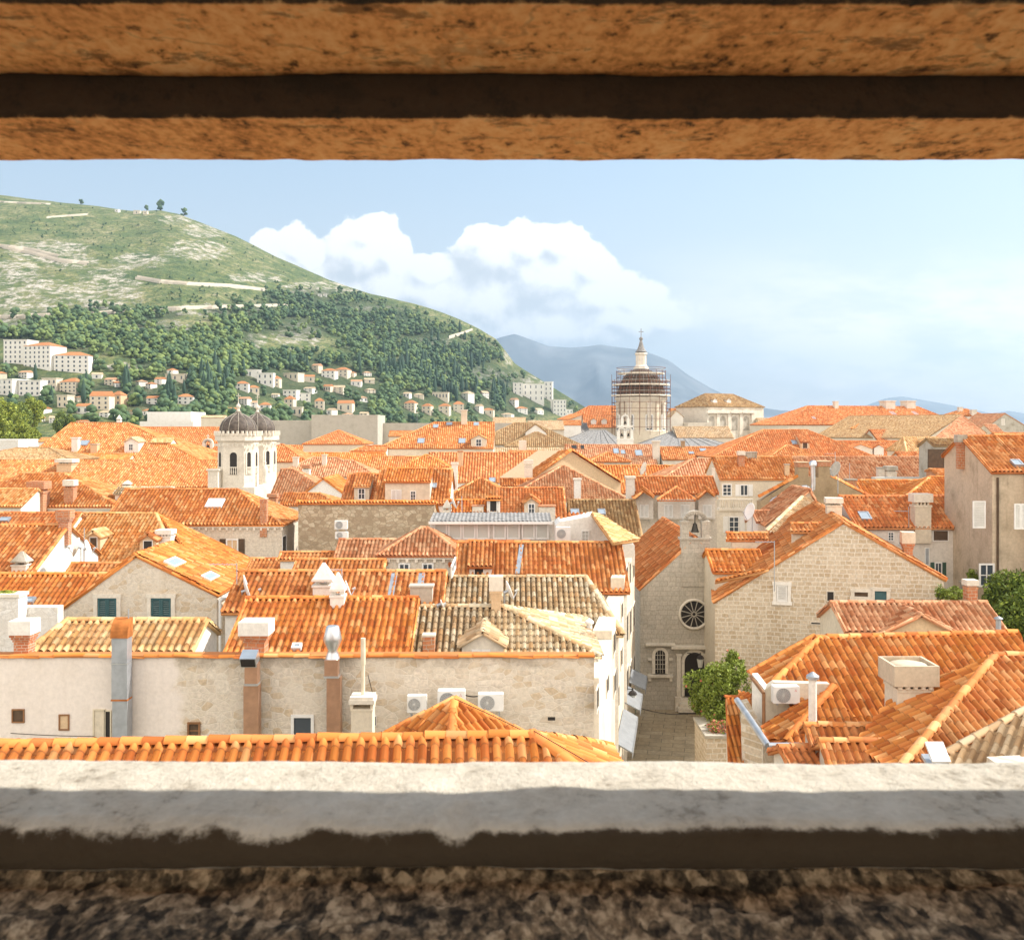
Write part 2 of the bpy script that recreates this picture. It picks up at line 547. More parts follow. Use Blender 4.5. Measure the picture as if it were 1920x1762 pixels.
# ------------------------------------------------------------------ tiled roof surfaces
class Roof:
    def __init__(s):
        s.V, s.Q, s.UV, s.n = [], [], [], 0
        s.seed = rnd.randint(0, 5000)

    def _put(s, V, Q, UV):
        s.V.append(V)
        s.Q.append(Q + s.n)
        s.UV.append(UV)
        s.n += len(V)

    def plane(s, O, U, V, poly, d, pitch=0.22, course=0.36, h=None):
        O, U, V = (np.array(q, dtype=float) for q in (O, U, V))
        N = np.cross(U, V)
        if N[2] < 0:
            N = -N
        poly = [tuple(p) for p in poly]
        pu = np.array([p[0] for p in poly])
        pv = np.array([p[1] for p in poly])
        h = h or pitch * 0.42
        if d < 24:
            ts = [0, .04, .10, .18, .27, .36, .45, .53, .59, .63, .74, .9]
        elif d < 60:
            ts = [0, .06, .18, .32, .46, .58, .64, .82]
        elif d < 110:
            ts = [0, .14, .32, .5, .64, .82]
        else:
            ts = [0, .2, .44, .64]
        ts = np.array(ts)
        prof = np.where(ts < 0.64, np.sqrt(np.clip(1 - ((ts - 0.32) / 0.32) ** 2, 0, 1)), 0.0)
        prof = np.where(ts >= 0.64, -0.2 * np.sin((ts - 0.64) / 0.36 * np.pi), prof)
        c0, c1 = math.floor(pu.min() / pitch), math.ceil(pu.max() / pitch)
        cols = np.arange(c0, c1)
        us = (cols[:, None] + ts[None, :]).ravel() * pitch
        hp = np.tile(prof, len(cols)) * h
        cid = np.repeat(cols, len(ts))
        us = np.append(us, c1 * pitch)
        hp = np.append(hp, 0)
        cid = np.append(cid, c1 - 1)
        us_c = np.clip(us, pu.min() + 1e-6, pu.max() - 1e-6)
        a = np.full(len(us), 1e9)
        b = np.full(len(us), -1e9)
        for i in range(len(poly)):
            (u0, v0), (u1, v1) = poly[i], poly[(i + 1) % len(poly)]
            if abs(u1 - u0) < 1e-9:
                continue
            lo, hi = min(u0, u1), max(u0, u1)
            m = (us_c >= lo) & (us_c <= hi)
            vv = v0 + (us_c - u0) / (u1 - u0) * (v1 - v0)
            a = np.where(m, np.minimum(a, vv), a)
            b = np.where(m, np.maximum(b, vv), b)
        b = np.maximum(b, a)
        bm = b.max()
        step = d < 105
        if step:
            k0, k1 = -math.ceil((bm - a.min()) / course), 0
            ks = np.arange(k0, k1)
            lift = 0.034
            rv = np.stack([bm + ks * course, bm + (ks + 1) * course], 1).ravel()
            ro = np.tile([0.0, lift], len(ks))
            ru = np.stack([ks + 0.003, ks + 0.997], 1).ravel()
            rk = np.repeat(np.arange(len(ks)), 2)
        else:
            rv = np.array([a.min() - 1, bm])
            ro = np.zeros(2)
            ru = rv / course
            rk = np.zeros(2, int)
        VV = np.clip(rv[None, :], a[:, None], b[:, None])
        rs = np.random.RandomState(s.seed % 9999)
        s.seed += 17
        nk = rk.max() + 1
        jit = rs.uniform(-0.007, 0.007, (c1 - c0 + 1, nk))
        jl = rs.uniform(-0.010, 0.010, (c1 - c0 + 1, nk))
        arch = (hp > h * 0.05).astype(float)
        J = jit[(cid - c0)][:, rk] * arch[:, None]
        JL = jl[(cid - c0)][:, rk] * arch[:, None] * (1 if step else 0)
        H = hp[:, None] + ro[None, :] + J
        UU = np.clip(us_c[:, None] + JL, pu.min(), pu.max())
        # soft unevenness of the old roof planes
        sag = 0.02 * np.sin(UU * 0.9 + s.seed) * np.sin(VV * 0.8 + s.seed * 0.3)
        pts = O + UU[..., None] * U + VV[..., None] * V + (H + sag)[..., None] * N
        nu, nv = VV.shape
        uv = np.stack([np.broadcast_to((us / pitch)[:, None], VV.shape), (np.broadcast_to(ru[None, :], VV.shape) if step else VV / course)], -1) + s.seed
        idx = np.arange(nu * nv).reshape(nu, nv)
        q = np.stack([idx[:-1, :-1], idx[1:, :-1], idx[1:, 1:], idx[:-1, 1:]], -1)
        dv = VV[:, 1:] - VV[:, :-1]
        keep = (dv[:-1] > 1e-5) | (dv[1:] > 1e-5)
        if step:
            inside = (rv[None, 1:] > a[:, None] + 1e-4) & (rv[None, 1:] < b[:, None] + 1e-4) & (rv[None, 1:] == rv[None, :-1])
            keep |= inside[:-1] & inside[1:]
        q = q[keep]
        s._put(pts.reshape(-1, 3), q, uv.reshape(-1, 2))
        # the boarding under the tiles
        top = [O + p[0] * U + p[1] * V - 0.004 * N for p in poly]
        bot = [t - 0.09 * N for t in top]
        n = len(poly)
        if n in (3, 4):
            vs = np.array(top + bot)
            fs = []
            if n == 4:
                fs += [(0, 1, 2, 3), (7, 6, 5, 4)]
            else:
                fs += [(0, 1, 2, 2), (5, 4, 3, 3)]
            fs += [(i, n + i, n + (i + 1) % n, (i + 1) % n) for i in range(n)]
            if n == 3:
                fs[0] = (0, 1, 2, 2)
            s._put(vs, np.array([f for f in fs if len(set(f)) == 4]), np.full((len(vs), 2), 7.5 + s.seed))

    def caps(s, A, B, d, r=0.11, ln=0.40):
        A, B = np.array(A, float), np.array(B, float)
        L = np.linalg.norm(B - A)
        if L < 0.05:
            return
        D = (B - A) / L
        S = np.cross(D, (0, 0, 1.0))
        S /= np.linalg.norm(S)
        N = np.cross(S, D)
        if N[2] < 0:
            N = -N
        n = max(1, int(round(L / ln))) if d < 130 else max(1, int(L / (ln * 3)))
        seg = 8 if d < 60 else 5
        q = np.linspace(0, math.pi, seg)
        rs = np.random.RandomState(s.seed + 3)
        s.seed += 5
        for i in range(n):
            p0, p1 = A + D * (L * i / n - 0.03), A + D * (L * (i + 1) / n)
            vs = []
            j = rs.uniform(-0.012, 0.012)
            for p, rr in ((p0, r * 1.12), (p1, r * 0.95)):
                for t in q:
                    vs.append(p + S * math.cos(t) * rr + N * (math.sin(t) * rr * 0.85 - 0.02 + j))
            vs = np.array(vs)
            fs = [(k, k + 1, seg + k + 1, seg + k) for k in range(seg - 1)]
            fs.append((0, seg - 1, seg // 2 + 1, seg // 2))
            s._put(vs, np.array(fs), np.full((len(vs), 2), 0.5) + np.array([s.seed + i, 900 + i]))

    def build(s, name, mat, parent=None):
        me = np_mesh(name, np.concatenate(s.V), np.concatenate(s.Q), np.concatenate(s.UV))
        return link(name, me, parent, mat)


# ------------------------------------------------------------------ houses
ALLH = []


class House:
    """one building: an Empty at its base, local X along the ridge, local Y to the left of it; parts are its children"""

    def __init__(s, name, label, cat='house', group=None, O=(0, 0, 0), yaw=0.0, d=None):
        s.root = empty(name, (O[0], O[1], 0), yaw)
        tag(s.root, label, cat, group)
        s.M = Matrix.Translation((O[0], O[1], 0)) @ Matrix.Rotation(yaw, 4, 'Z')
        s.Mi = s.M.inverted()
        s.eye = s.Mi @ Vector((0, 0, EYE))
        s.R3 = s.Mi.to_3x3()
        s.d = d or O[1]
        s.planes = {}
        s.yaw = yaw
        ALLH.append(s)

    def loc(s, w):
        return s.Mi @ Vector(w)

    def hit(s, face, px, py):
        p, n = s.planes[face][:2]
        r = s.R3 @ ray(px, py)
        t = n.dot(p - s.eye) / n.dot(r)
        return s.eye + r * t

    def build(s, mb, name, mat, parent=None):
        return mb.build(name, mat, parent or s.root)

    # ---- the standard body: ridge, two slopes, hips or gables, walls
    def body(s, L, zr, wF, hF, wB, hB, e0='g', e1='g', x0=None, x1=None, base=0, wall='white', tile='tile_orange', oh=0.18, og=0.12, tp=0.22,
             roof=True, slab_wall=True, eave=None, hide=''):
        d = s.d
        E0 = 0 if e0 == 'g' else (x0 if x0 is not None else wF)
        E1 = 0 if e1 == 'g' else (x1 if x1 is not None else wF)
        zf, zb = zr - hF, zr - hB
        g0, g1 = (og if e0 == 'g' else 0), (og if e1 == 'g' else 0)
        sF, sB = math.hypot(wF, hF), math.hypot(wB, hB)
        nF, nB = Vector((0, -hF, wF)).normalized(), Vector((0, hB, wB)).normalized()
        # planes for placing things
        s.planes.update(rF=(Vector((0, 0, zr)), nF), rB=(Vector((0, 0, zr)), nB),
                        F=(Vector((0, -wF + oh, 0)), Vector((0, -1, 0)), Vector((1, 0, 0))), B=(Vector((0, wB - oh, 0)), Vector((0, 1, 0)), Vector((-1, 0, 0))))
        xl, xr = -E0 + (oh if e0 != 'g' else 0), L + E1 - (oh if e1 != 'g' else 0)
        s.planes['0'] = (Vector((xl, 0, 0)), Vector((-1, 0, 0)), Vector((0, -1, 0)))
        s.planes['1'] = (Vector((xr, 0, 0)), Vector((1, 0, 0)), Vector((0, 1, 0)))
        if e0 != 'g':
            s.planes['r0'] = (Vector((0, 0, zr)), Vector((-hF, 0, E0)).normalized())
        if e1 != 'g':
            s.planes['r1'] = (Vector((L, 0, zr)), Vector((hF, 0, E1)).normalized())
        s.dim = dict(L=L, zr=zr, wF=wF, hF=hF, wB=wB, hB=hB, E0=E0, E1=E1, xl=xl, xr=xr, zf=zf, zb=zb, oh=oh)
        if roof:
            r = Roof()
            if 'F' not in hide:
                r.plane((0, 0, zr), (1, 0, 0), (0, -wF / sF, -hF / sF), [(-g0, 0), (L + g1, 0), (L + E1 + g1, sF), (-E0 - g0, sF)], d, tp)
            if 'B' not in hide:
                r.plane((0, 0, zr), (-1, 0, 0), (0, wB / sB, -hB / sB), [(g0, 0), (-L - g1, 0), (-L - E1 - g1, sB), (E0 + g0, sB)], d + (30 if d < 90 else 0), tp)
            cr = min(0.13, 0.55 * tp)
            r.caps((-g0, 0, zr + 0.03), (L + g1, 0, zr + 0.03), d, cr)
            for e, sg, E, xe in ((e0, -1, E0, 0), (e1, 1, E1, L)):
                if e == 'g':
                    if d < 80:
                        for (w, h) in ((-wF, hF), (wB, hB)):
                            r.caps((xe + sg * (og - 0.06), 0, zr), (xe + sg * (og - 0.06), w, zr - h), d, cr * 0.8)
                    continue
                sE = math.hypot(E, hF)
                r.plane((xe, 0, zr), (0, sg, 0), (sg * E / sE, 0, -hF / sE), [(0, 0), (wB * sg, sE), (-wF * sg, sE)] if sg > 0 else [(0, 0), (wB * sg, sE), (-wF * sg, sE)], d, tp)
                r.caps((xe, 0, zr + 0.03), (xe + sg * E, -wF, zf + 0.03), d, cr)
                r.caps((xe, 0, zr + 0.03), (xe + sg * E, wB, zr - hF + 0.03), d, cr)
            s.roof_o = r.build('roof', tile, s.root)
        if wall:
            mb = MB()
            dz = 0.10
            yf, yb = -wF + oh, wB - oh
            zfe, zbe = zf + oh * hF / wF - dz, zb + oh * hB / wB - dz
            if e0 != 'g' or e1 != 'g':
                zbe = min(zbe, zfe) if hB == hF else zbe
            for x, e, flip in ((xl, e0, 0), (xr, e1, 1)):
                pts = [(x, yf, base), (x, yf, zfe), (x, yb, zbe), (x, yb, base)]
                if e == 'g':
                    pts.insert(2, (x, 0, zr - dz))
                f = tuple(range(len(pts)))
                mb.add(pts, [f if flip == 0 else f[::-1]])
            mb.add([(xl, yf, base), (xr, yf, base), (xr, yf, zfe), (xl, yf, zfe)], [(0, 1, 2, 3)])
            mb.add([(xl, yb, base), (xr, yb, base), (xr, yb, zbe), (xl, yb, zbe)], [(3, 2, 1, 0)])
            s.wall_o = mb.build('wall', wall, s.root)
        if eave:
            mb = MB()
            zc = zf + oh * hF / wF - 0.12
            mb.box((xl - 0.06, -wF + oh - 0.12, zc - 0.14), (xr + 0.06, -wF + oh - 0.003, zc))
            if eave == 'dentil':
                n = int((xr - xl) / 0.45)
                for i in range(n + 1):
                    x = xl + (xr - xl) * i / n
                    mb.box((x - 0.07, -wF + oh - 0.13, zc - 0.30), (x + 0.07, -wF + oh - 0.003, zc - 0.143))
            mb.build('cornice', 'limestone', s.root)
        return s

    def tiles(s, pt, az, pitch_deg, polys, tile='tile_orange', caps=(), tp=0.22, name='roof', d=None, slab=True):
        """extra roof planes: a plane through pixel/depth pt sloping down towards azimuth az (deg, 0 = +x world, -90 = towards us);
        polys are lists of photo points on it; caps are pairs of photo points"""
        p = s.loc(P(*pt))
        a = R(az) - s.yaw
        dn = Vector((math.cos(a) * math.cos(R(pitch_deg)), math.sin(a) * math.cos(R(pitch_deg)), -math.sin(R(pitch_deg))))
        U = Vector((-math.sin(a), math.cos(a), 0))
        N = U.cross(dn)
        if N.z < 0:
            N = -N
        s.planes['x'] = (p, N)
        r = Roof()
        for poly in polys:
            q = [s.hit('x', *xy) - p for xy in poly]
            r.plane(p, U, dn, [(v.dot(U), v.dot(dn)) for v in q], d or pt[2], tp)
        for a_, b_ in caps:
            r.caps(s.hit('x', *a_) + Vector((0, 0, .03)), s.hit('x', *b_) + Vector((0, 0, .03)), d or pt[2], min(.13, tp * .55))
        return r.build(name, tile, s.root)

    def panel(s, face, pts, mat, thick=0.25, name='wall', proud=0.0):
        """a flat wall piece on a plane, outline given in photo points"""
        n = s.planes[face][1]
        q = [s.hit(face, *xy) + n * proud for xy in pts]
        m = len(q)
        mb = MB()
        mb.add(q + [v - n * thick for v in q], [tuple(range(m)), tuple(range(2 * m - 1, m - 1, -1))] + [(i, m + i, m + (i + 1) % m, (i + 1) % m) for i in range(m)])
        return mb.build(name, mat, s.root)

    def add_plane(s, key, pw, az):
        """vertical plane through world point pw facing azimuth az"""
        a = R(az) - s.yaw
        n = Vector((math.cos(a), math.sin(a), 0))
        s.planes[key] = (s.loc(pw), n, Vector((-n.y, n.x, 0)))

    def block(s, pts, z0, z1, mat, name='wall'):
        """prism on a world footprint"""
        mb = MB()
        q = [s.loc((x, y, 0)) for x, y in pts]
        mb.prism([(v.x, v.y) for v in q], z0, z1)
        return mb.build(name, mat, s.root)

    # ---- openings
    def window(s, face, x0, y0, x1, y1, style='plain', frame='white_paint', glass='glass', grid=(2, 1), surround=None, sill=False, label=None, shutter='white_paint', arch=False, sz=None):
        n, U = s.planes[face][1], s.planes[face][2]
        V = Vector((0, 0, 1))
        c = s.hit(face, (x0 + x1) / 2, (y0 + y1) / 2)
        if sz:
            hw, hh = sz[0] / 2, sz[1] / 2
        else:
            a, b = s.hit(face, x0, (y0 + y1) / 2), s.hit(face, x1, (y0 + y1) / 2)
            hw = abs((b - a).dot(U)) / 2
            a, b = s.hit(face, (x0 + x1) / 2, y0), s.hit(face, (x0 + x1) / 2, y1)
            hh = abs(a.z - b.z) / 2
        fw = min(0.09, hw * 0.28)
        mb = MB()
        if style in ('plain', 'open', 'grid'):
            mb.obox(c + U * (hw - fw / 2) + n * 0.03, U, V, n, fw / 2, hh, 0.03)
            mb.obox(c - U * (hw - fw / 2) + n * 0.03, U, V, n, fw / 2, hh, 0.03)
            mb.obox(c + V * (hh - fw / 2) + n * 0.03, U, V, n, hw - fw, fw / 2, 0.03)
            mb.obox(c - V * (hh - fw / 2) + n * 0.03, U, V, n, hw - fw, fw / 2, 0.03)
            gx, gy = grid
            for i in range(1, gx):
                mb.obox(c + U * (-hw + 2 * hw * i / gx) + n * 0.025, U, V, n, fw * 0.3, hh - fw, 0.022)
            for i in range(1, gy):
                mb.obox(c + V * (-hh + 2 * hh * i / gy) + n * 0.023, U, V, n, hw - fw, fw * 0.25, 0.018)
            o = mb.build('window', frame, s.root)
            pb = MB()
            pb.obox(c + n * 0.008, U, V, n, hw - fw * 0.5, hh - fw * 0.5, 0.006)
            pb.build('pane', glass, o)
        elif style == 'shut':                        # closed louvred shutters, one leaf or two
            gx = grid[0]
            for i in range(gx):
                cx = c + U * (-hw + 2 * hw * (i + 0.5) / gx)
                w = hw / gx * 0.95
                for sg in (-1, 1):
                    mb.obox(cx + U * sg * (w - 0.03) + n * 0.03, U, V, n, 0.03, hh, 0.025)
                    mb.obox(cx + V * sg * (hh - 0.03) + n * 0.03, U, V, n, w - 0.06, 0.03, 0.025)
                k = max(4, int(hh * 2 / 0.09))
                for j in range(k):
                    z = -hh + 0.06 + (2 * hh - 0.12) * (j + 0.5) / k
                    mb.obox(cx + V * z + n * 0.022, U, (V + n * 0.5).normalized(), (n - V * 0.5).normalized(), w - 0.06, 0.04, 0.006)
            o = mb.build('window', shutter, s.root)
            pb = MB()
            pb.obox(c + n * 0.004, U, V, n, hw, hh, 0.003)
            pb.build('shutter_backing', 'grey_plastic', o)
        else:                                         # 'dark': thin frame round a plate, mostly coloured dark for a hole's shade
            for sg in (-1, 1):
                mb.obox(c + U * sg * (hw + 0.02) + n * 0.02, U, V, n, 0.02, hh + 0.04, 0.02)
                mb.obox(c + V * sg * (hh + 0.02) + n * 0.02, U, V, n, hw, 0.02, 0.02)
            o = mb.build('window', frame, s.root)
            pb = MB()
            pb.obox(c + n * 0.006, U, V, n, hw, hh, 0.004)
            pb.build('pane', glass, o)
        if style == 'open':                           # shutters folded back on the wall
            for sg in (-1, 1):
                sb = MB()
                cx = c + U * sg * (hw * 1.5 + 0.02)
                sb.obox(cx + n * 0.03, U, V, n, hw * 0.48, hh, 0.02)
                k = max(4, int(hh * 2 / 0.12))
                for j in range(k):
                    sb.obox(cx + V * (-hh + 2 * hh * (j + .5) / k) + n * 0.055, U, V, n, hw * 0.38, hh / k * 0.6, 0.006)
                sb.build('shutter', shutter, o)
        if surround:
            sb = MB()
            w = 0.16
            for sg in (-1, 1):
                sb.obox(c + U * sg * (hw + w / 2 + 0.01) + n * 0.025, U, V, n, w / 2, hh + 0.01, 0.05)
            sb.obox(c + V * (hh + w / 2 + 0.01) + n * 0.028, U, V, n, hw + w + 0.04, w / 2, 0.06)
            sb.obox(c - V * (hh + w / 2 + 0.01) + n * 0.03, U, V, n, hw + w + 0.06, w / 2, 0.075)
            sb.build('surround', surround, o)
        return o

    # ---- things on the roof that belong to it
    def chimney(s, x0, x1, yt, yb, style='cap', face='rF', mat='grey_plaster', capmat='concrete', depth=None, bury=0.8, at=None):
        b = s.loc(P((x0 + x1) / 2, yb, at)) if at else s.hit(face, (x0 + x1) / 2, yb)
        dd = (s.M @ b).y
        w = (x1 - x0) / F * dd
        h = (yb - yt) / F * dd
        dp = (depth or 1.0) * w
        # front face of the shaft passes through b; keep it aligned to the house
        n = Vector((0, -1, 0)) if face in ('rF', 'F', 'rB') else (Vector((1, 0, 0)) if face in ('r1', '1') else Vector((-1, 0, 0)))
        rd = s.R3 @ Vector((0, -1, 0))
        rx = s.R3 @ Vector((1, 0, 0))
        # choose the local axis nearest to the viewing direction as the front
        ax = Vector((0, 1, 0)) if abs(rd.y) > abs(rd.x) else Vector((1, 0, 0))
        if ax.dot(rd) > 0:
            ax = -ax
        c = b + ax * dp / 2
        U = Vector((abs(ax.y), abs(ax.x), 0))
        A = Vector((abs(ax.x), abs(ax.y), 0))
        hx, hy = (w / 2, dp / 2)

        def bx(mb, z0, z1, k=1.0, grow=0.0, taper=None):
            e = U * (hx * k + grow) + A * (hy * k + grow)
            mb.box((c.x - e.x, c.y - e.y, b.z + z0), (c.x + e.x, c.y + e.y, b.z + z1), taper)
        sh, cp = MB(), MB()
        cname = 'chimney_cap'
        if style == 'cap':                    # plain shaft, vents under a wider box cap
            bx(sh, -bury, h * 0.62, 0.84)
            bx(sh, h * 0.62 + .002, h * 0.68, 0.92)
            for i in range(4):
                q = -0.7 + 1.4 * i / 3
                e = U * hx * q * 0.8
                sh.box((c.x + e.x - .05, c.y + e.y - hy * .8 if ax.y else c.y + e.y - .05, b.z + h * .68 + .002), (c.x + e.x + .05, c.y + e.y + (hy * .8 if ax.y else .05), b.z + h * .76))
            bx(cp, h * 0.76 + .002, h)
        elif style == 'box':                  # simple plastered block
            bx(sh, -bury, h * 0.9, 0.96)
            bx(cp, h * 0.9 + .002, h, 1.08)
        elif style == 'brick':                # brick corbels carrying a plastered box
            bx(sh, -bury, h * 0.4, 0.66)
            for i, k in enumerate((0.74, 0.84, 0.94)):
                bx(sh, h * (0.4 + 0.07 * i) + .002, h * (0.47 + 0.07 * i), k)
            bx(cp, h * 0.61 + .002, h, 1.0)
        elif style == 'obelisk':              # stone pyramid hood
            bx(sh, -bury, h * 0.30, 0.9)
            bx(sh, h * 0.30 + .002, h * 0.36, 1.0)
            for q in (-.55, .55):
                e = U * hx * q
                sh.box((c.x + e.x - .08, c.y + e.y - .08, b.z + h * .36), (c.x + e.x + .08, c.y + e.y + .08, b.z + h * .46))
            bx(cp, h * 0.46 + .002, h * 0.52, 1.0)
            bx(cp, h * 0.52 + .004, h * 0.95, 0.96, 0, 0.12)
        elif style == 'slim':                 # tall slim shaft with thin slab
            bx(sh, -bury, h * 0.93, 0.9)
            bx(cp, h * 0.93 + .002, h, 1.15)
        elif style == 'pipe':
            sh.tube(c + Vector((0, 0, -bury)), c + Vector((0, 0, h * .86)), w * 0.32)
            cp.tube(c + Vector((0, 0, h * .86 + .01)), c + Vector((0, 0, h * .92)), w * 0.5, w * .5)
            cp.tube(c + Vector((0, 0, h * .92)), c + Vector((0, 0, h)), w * 0.5, w * 0.06)
        elif style == 'tray':                 # open box on top with a slab lying in it
            bx(sh, -bury, h * 0.56, 0.78)
            bx(sh, h * 0.56 + .002, h * 0.62, 0.82)
            for i in range(5):
                q = -0.8 + 1.6 * i / 4
                for sg in (-1, 1):
                    e = U * hx * q * 0.85 + A * hy * .84 * sg
                    sh.tube((c.x + e.x, c.y + e.y, b.z + h * .62 + .002), (c.x + e.x, c.y + e.y, b.z + h * .67), .07, .07, 8)
            e = U * hx + A * hy
            t = 0.07
            z0, z1 = b.z + h * .67 + .002, b.z + h
            cp.box((c.x - hx, c.y - hy, z0), (c.x + hx, c.y + hy, z0 + h * .1))
            cp.box((c.x - hx, c.y - hy, z0 + h * .1 + .001), (c.x + hx, c.y - hy + t, z1))
            cp.box((c.x - hx, c.y + hy - t, z0 + h * .1 + .001), (c.x + hx, c.y + hy, z1))
            cp.box((c.x - hx, c.y - hy + t, z0 + h * .1 + .001), (c.x - hx + t, c.y + hy - t, z1))
            cp.box((c.x + hx - t, c.y - hy + t, z0 + h * .1 + .001), (c.x + hx, c.y + hy - t, z1))
            cp.lathe((c.x, c.y, z1 - 0.12), [(hx * .85, 0), (hx * .8, .05), (hx * .5, .09), (.02, .11)], 14)
        o = sh.build('chimney', mat, s.root)
        if cp.v:
            cp.build(cname, capmat, o)
        return o

    def skylight(s, x0, y0, x1, y1, face='rF', mat='zinc', glass='skylight_glass', open_=False):
        p, n = s.planes[face][:2]
        c = s.hit(face, (x0 + x1) / 2, (y0 + y1) / 2)
        U = Vector((0, 0, 1)).cross(n).normalized()
        V = n.cross(U)
        q = [s.hit(face, *xy) - c for xy in ((x0, (y0 + y1) / 2), (x1, (y0 + y1) / 2), ((x0 + x1) / 2, y0), ((x0 + x1) / 2, y1))]
        hu = max(abs(v.dot(U)) for v in q)
        hv = max(abs(v.dot(V)) for v in q)
        hu, hv = min(hu, 1.2), min(hv, 1.5)
        c = c + n * 0.10
        mb = MB()
        w = 0.07
        for sg in (-1, 1):
            mb.obox(c + U * sg * (hu - w / 2), U, V, n, w / 2, hv, 0.07)
            mb.obox(c + V * sg * (hv - w / 2), U, V, n, hu - w, w / 2, 0.07)
        o = mb.build('skylight', mat, s.root)
        g = MB()
        g.obox(c + n * 0.03, U, V, n, hu - w * .8, hv - w * .8, 0.015)
        g.build('pane', glass, o)
        return o

    def dormer(s, x0, x1, ypk, yev, yb, style='gable', wall='white', tile='tile_orange', win='plain', face='rF', wframe='white_paint', glass='glass', deep=3.0, wrect=None, tp=0.2, wgrid=(2, 2)):
        """roof window house standing on the front slope: x0..x1 width, peak / eave / base rows in the photo"""
        b = s.hit(face, (x0 + x1) / 2, yb)
        dd = (s.M @ b).y
        w = (x1 - x0) / F * dd / 2
        he = (yb - yev) / F * dd
        hp = (yb - ypk) / F * dd
        yF = b.y
        mb = MB()
        z0 = b.z - 0.5
        if style == 'gable':
            mb.add([(b.x - w, yF, z0), (b.x + w, yF, z0), (b.x + w, yF, b.z + he), (b.x, yF, b.z + hp - 0.06), (b.x - w, yF, b.z + he)], [(0, 1, 2, 3, 4)])
            for sg in (-1, 1):
                f = (0, 1, 2, 3) if sg > 0 else (3, 2, 1, 0)
                mb.add([(b.x + sg * w, yF, z0), (b.x + sg * w, yF + deep, z0), (b.x + sg * w, yF + deep, b.z + he - .02), (b.x + sg * w, yF, b.z + he - .02)], [f])
        else:
            top = he
            mb.add([(b.x - w, yF, z0), (b.x + w, yF, z0), (b.x + w, yF, b.z + he), (b.x - w, yF, b.z + he)], [(0, 1, 2, 3)])
            for sg in (-1, 1):
                f = (0, 1, 2, 3) if sg > 0 else (3, 2, 1, 0)
                mb.add([(b.x + sg * w, yF, z0), (b.x + sg * w, yF + deep, z0), (b.x + sg * w, yF + deep, b.z + hp - .05), (b.x + sg * w, yF, b.z + he - .02)], [f])
        o = mb.build('dormer', wall, s.root)
        r = Roof()
        dS = dd
        if style == 'gable':
            hh = hp - he
            wo = w + 0.12
            ho = hh * wo / w
            sl = math.hypot(wo, ho)
            for sg in (-1, 1):
                r.plane((b.x, yF - 0.15, b.z + hp), (0, -sg, 0), (sg * wo / sl, 0, -ho / sl), [(0, 0), (-sg * (deep + .15), 0), (-sg * (deep + .15), sl), (0, sl)], dS, tp)
            r.caps((b.x, yF - .15, b.z + hp + .03), (b.x, yF + deep, b.z + hp + .03), dS, .1)
        else:
            run, hh = deep, hp - he
            sl = math.hypot(run + .2, hh)
            k = hh / run
            r.plane((b.x - w - .1, yF + deep, b.z + hp), (1, 0, 0), (0, -(run + .2) / sl, -hh / sl), [(0, 0), (2 * w + .2, 0), (2 * w + .2, sl), (0, sl)], dS, tp)
            r.caps((b.x - w - .1, yF + deep, b.z + hp + .03), (b.x + w + .1, yF + deep, b.z + hp + .03), dS, .1)
        r.build('dormer_roof', tile, o)
        if win:
            s.planes['d'] = (Vector((b.x, yF, b.z)), Vector((0, -1, 0)), Vector((1, 0, 0)))
            if wrect is None:
                wrect = (x0 + (x1 - x0) * .25, yev + (yb - yev) * .1, x1 - (x1 - x0) * .25, yb - (yb - yev) * .12)
            wo_ = s.window('d', *wrect, style=win, frame=wframe, glass=glass, grid=wgrid)
            for ch in list(wo_.children):
                bpy.data.objects.remove(ch) if False else None
            wo_.parent = o
            # deeper pieces become sub-parts of the dormer
            for ch in list(wo_.children):
                ch.parent = o
        return o


def solve_run(A, dirx, zr, tanp, ye, L):
    """run of the front slope so that its eave passes through photo row ye"""
    mid = Vector((A.x, A.y)) + Vector((dirx.x, dirx.y)) * (L / 2)
    nf = Vector((dirx.y, -dirx.x))
    lo, hi = 0.05, mid.y * 0.6
    for _ in range(50):
        w = (lo + hi) / 2
        p = mid + nf * w
        py = HY + (EYE - (zr - w * tanp)) / p.y * F
        if py < ye:
            lo = w
        else:
            hi = w
    return w


def H(name, label, x1, y1, x2, d, ye, yaw=0.0, pitch=26, back=None, e0='g', e1='g', E0=None, E1=None, base=0, wall='white', tile='tile_orange', cat='house', group=None, **kw):
    """house whose ridge runs across the view from photo point (x1, y1) at depth d to column x2"""
    A = P(x1, y1, d)
    y = R(yaw)
    r = Vector((math.cos(y), math.sin(y), 0))
    k = (x2 - CX) / F
    L = (k * A.y - A.x) / (r.x - k * r.y)
    tp = math.tan(R(pitch))
    w = solve_run(A, r, A.z, tp, ye, L)
    wb = back if back else min(w, 4.5)
    hp = e0 == 'h' or e1 == 'h'
    s = House(name, label, cat, group, (A.x, A.y, 0), y, d)
    s.body(L, A.z, w, w * tp, wb, w * tp if hp else wb * tp, e0, e1, E0, E1, base, wall, tile, **kw)
    return s


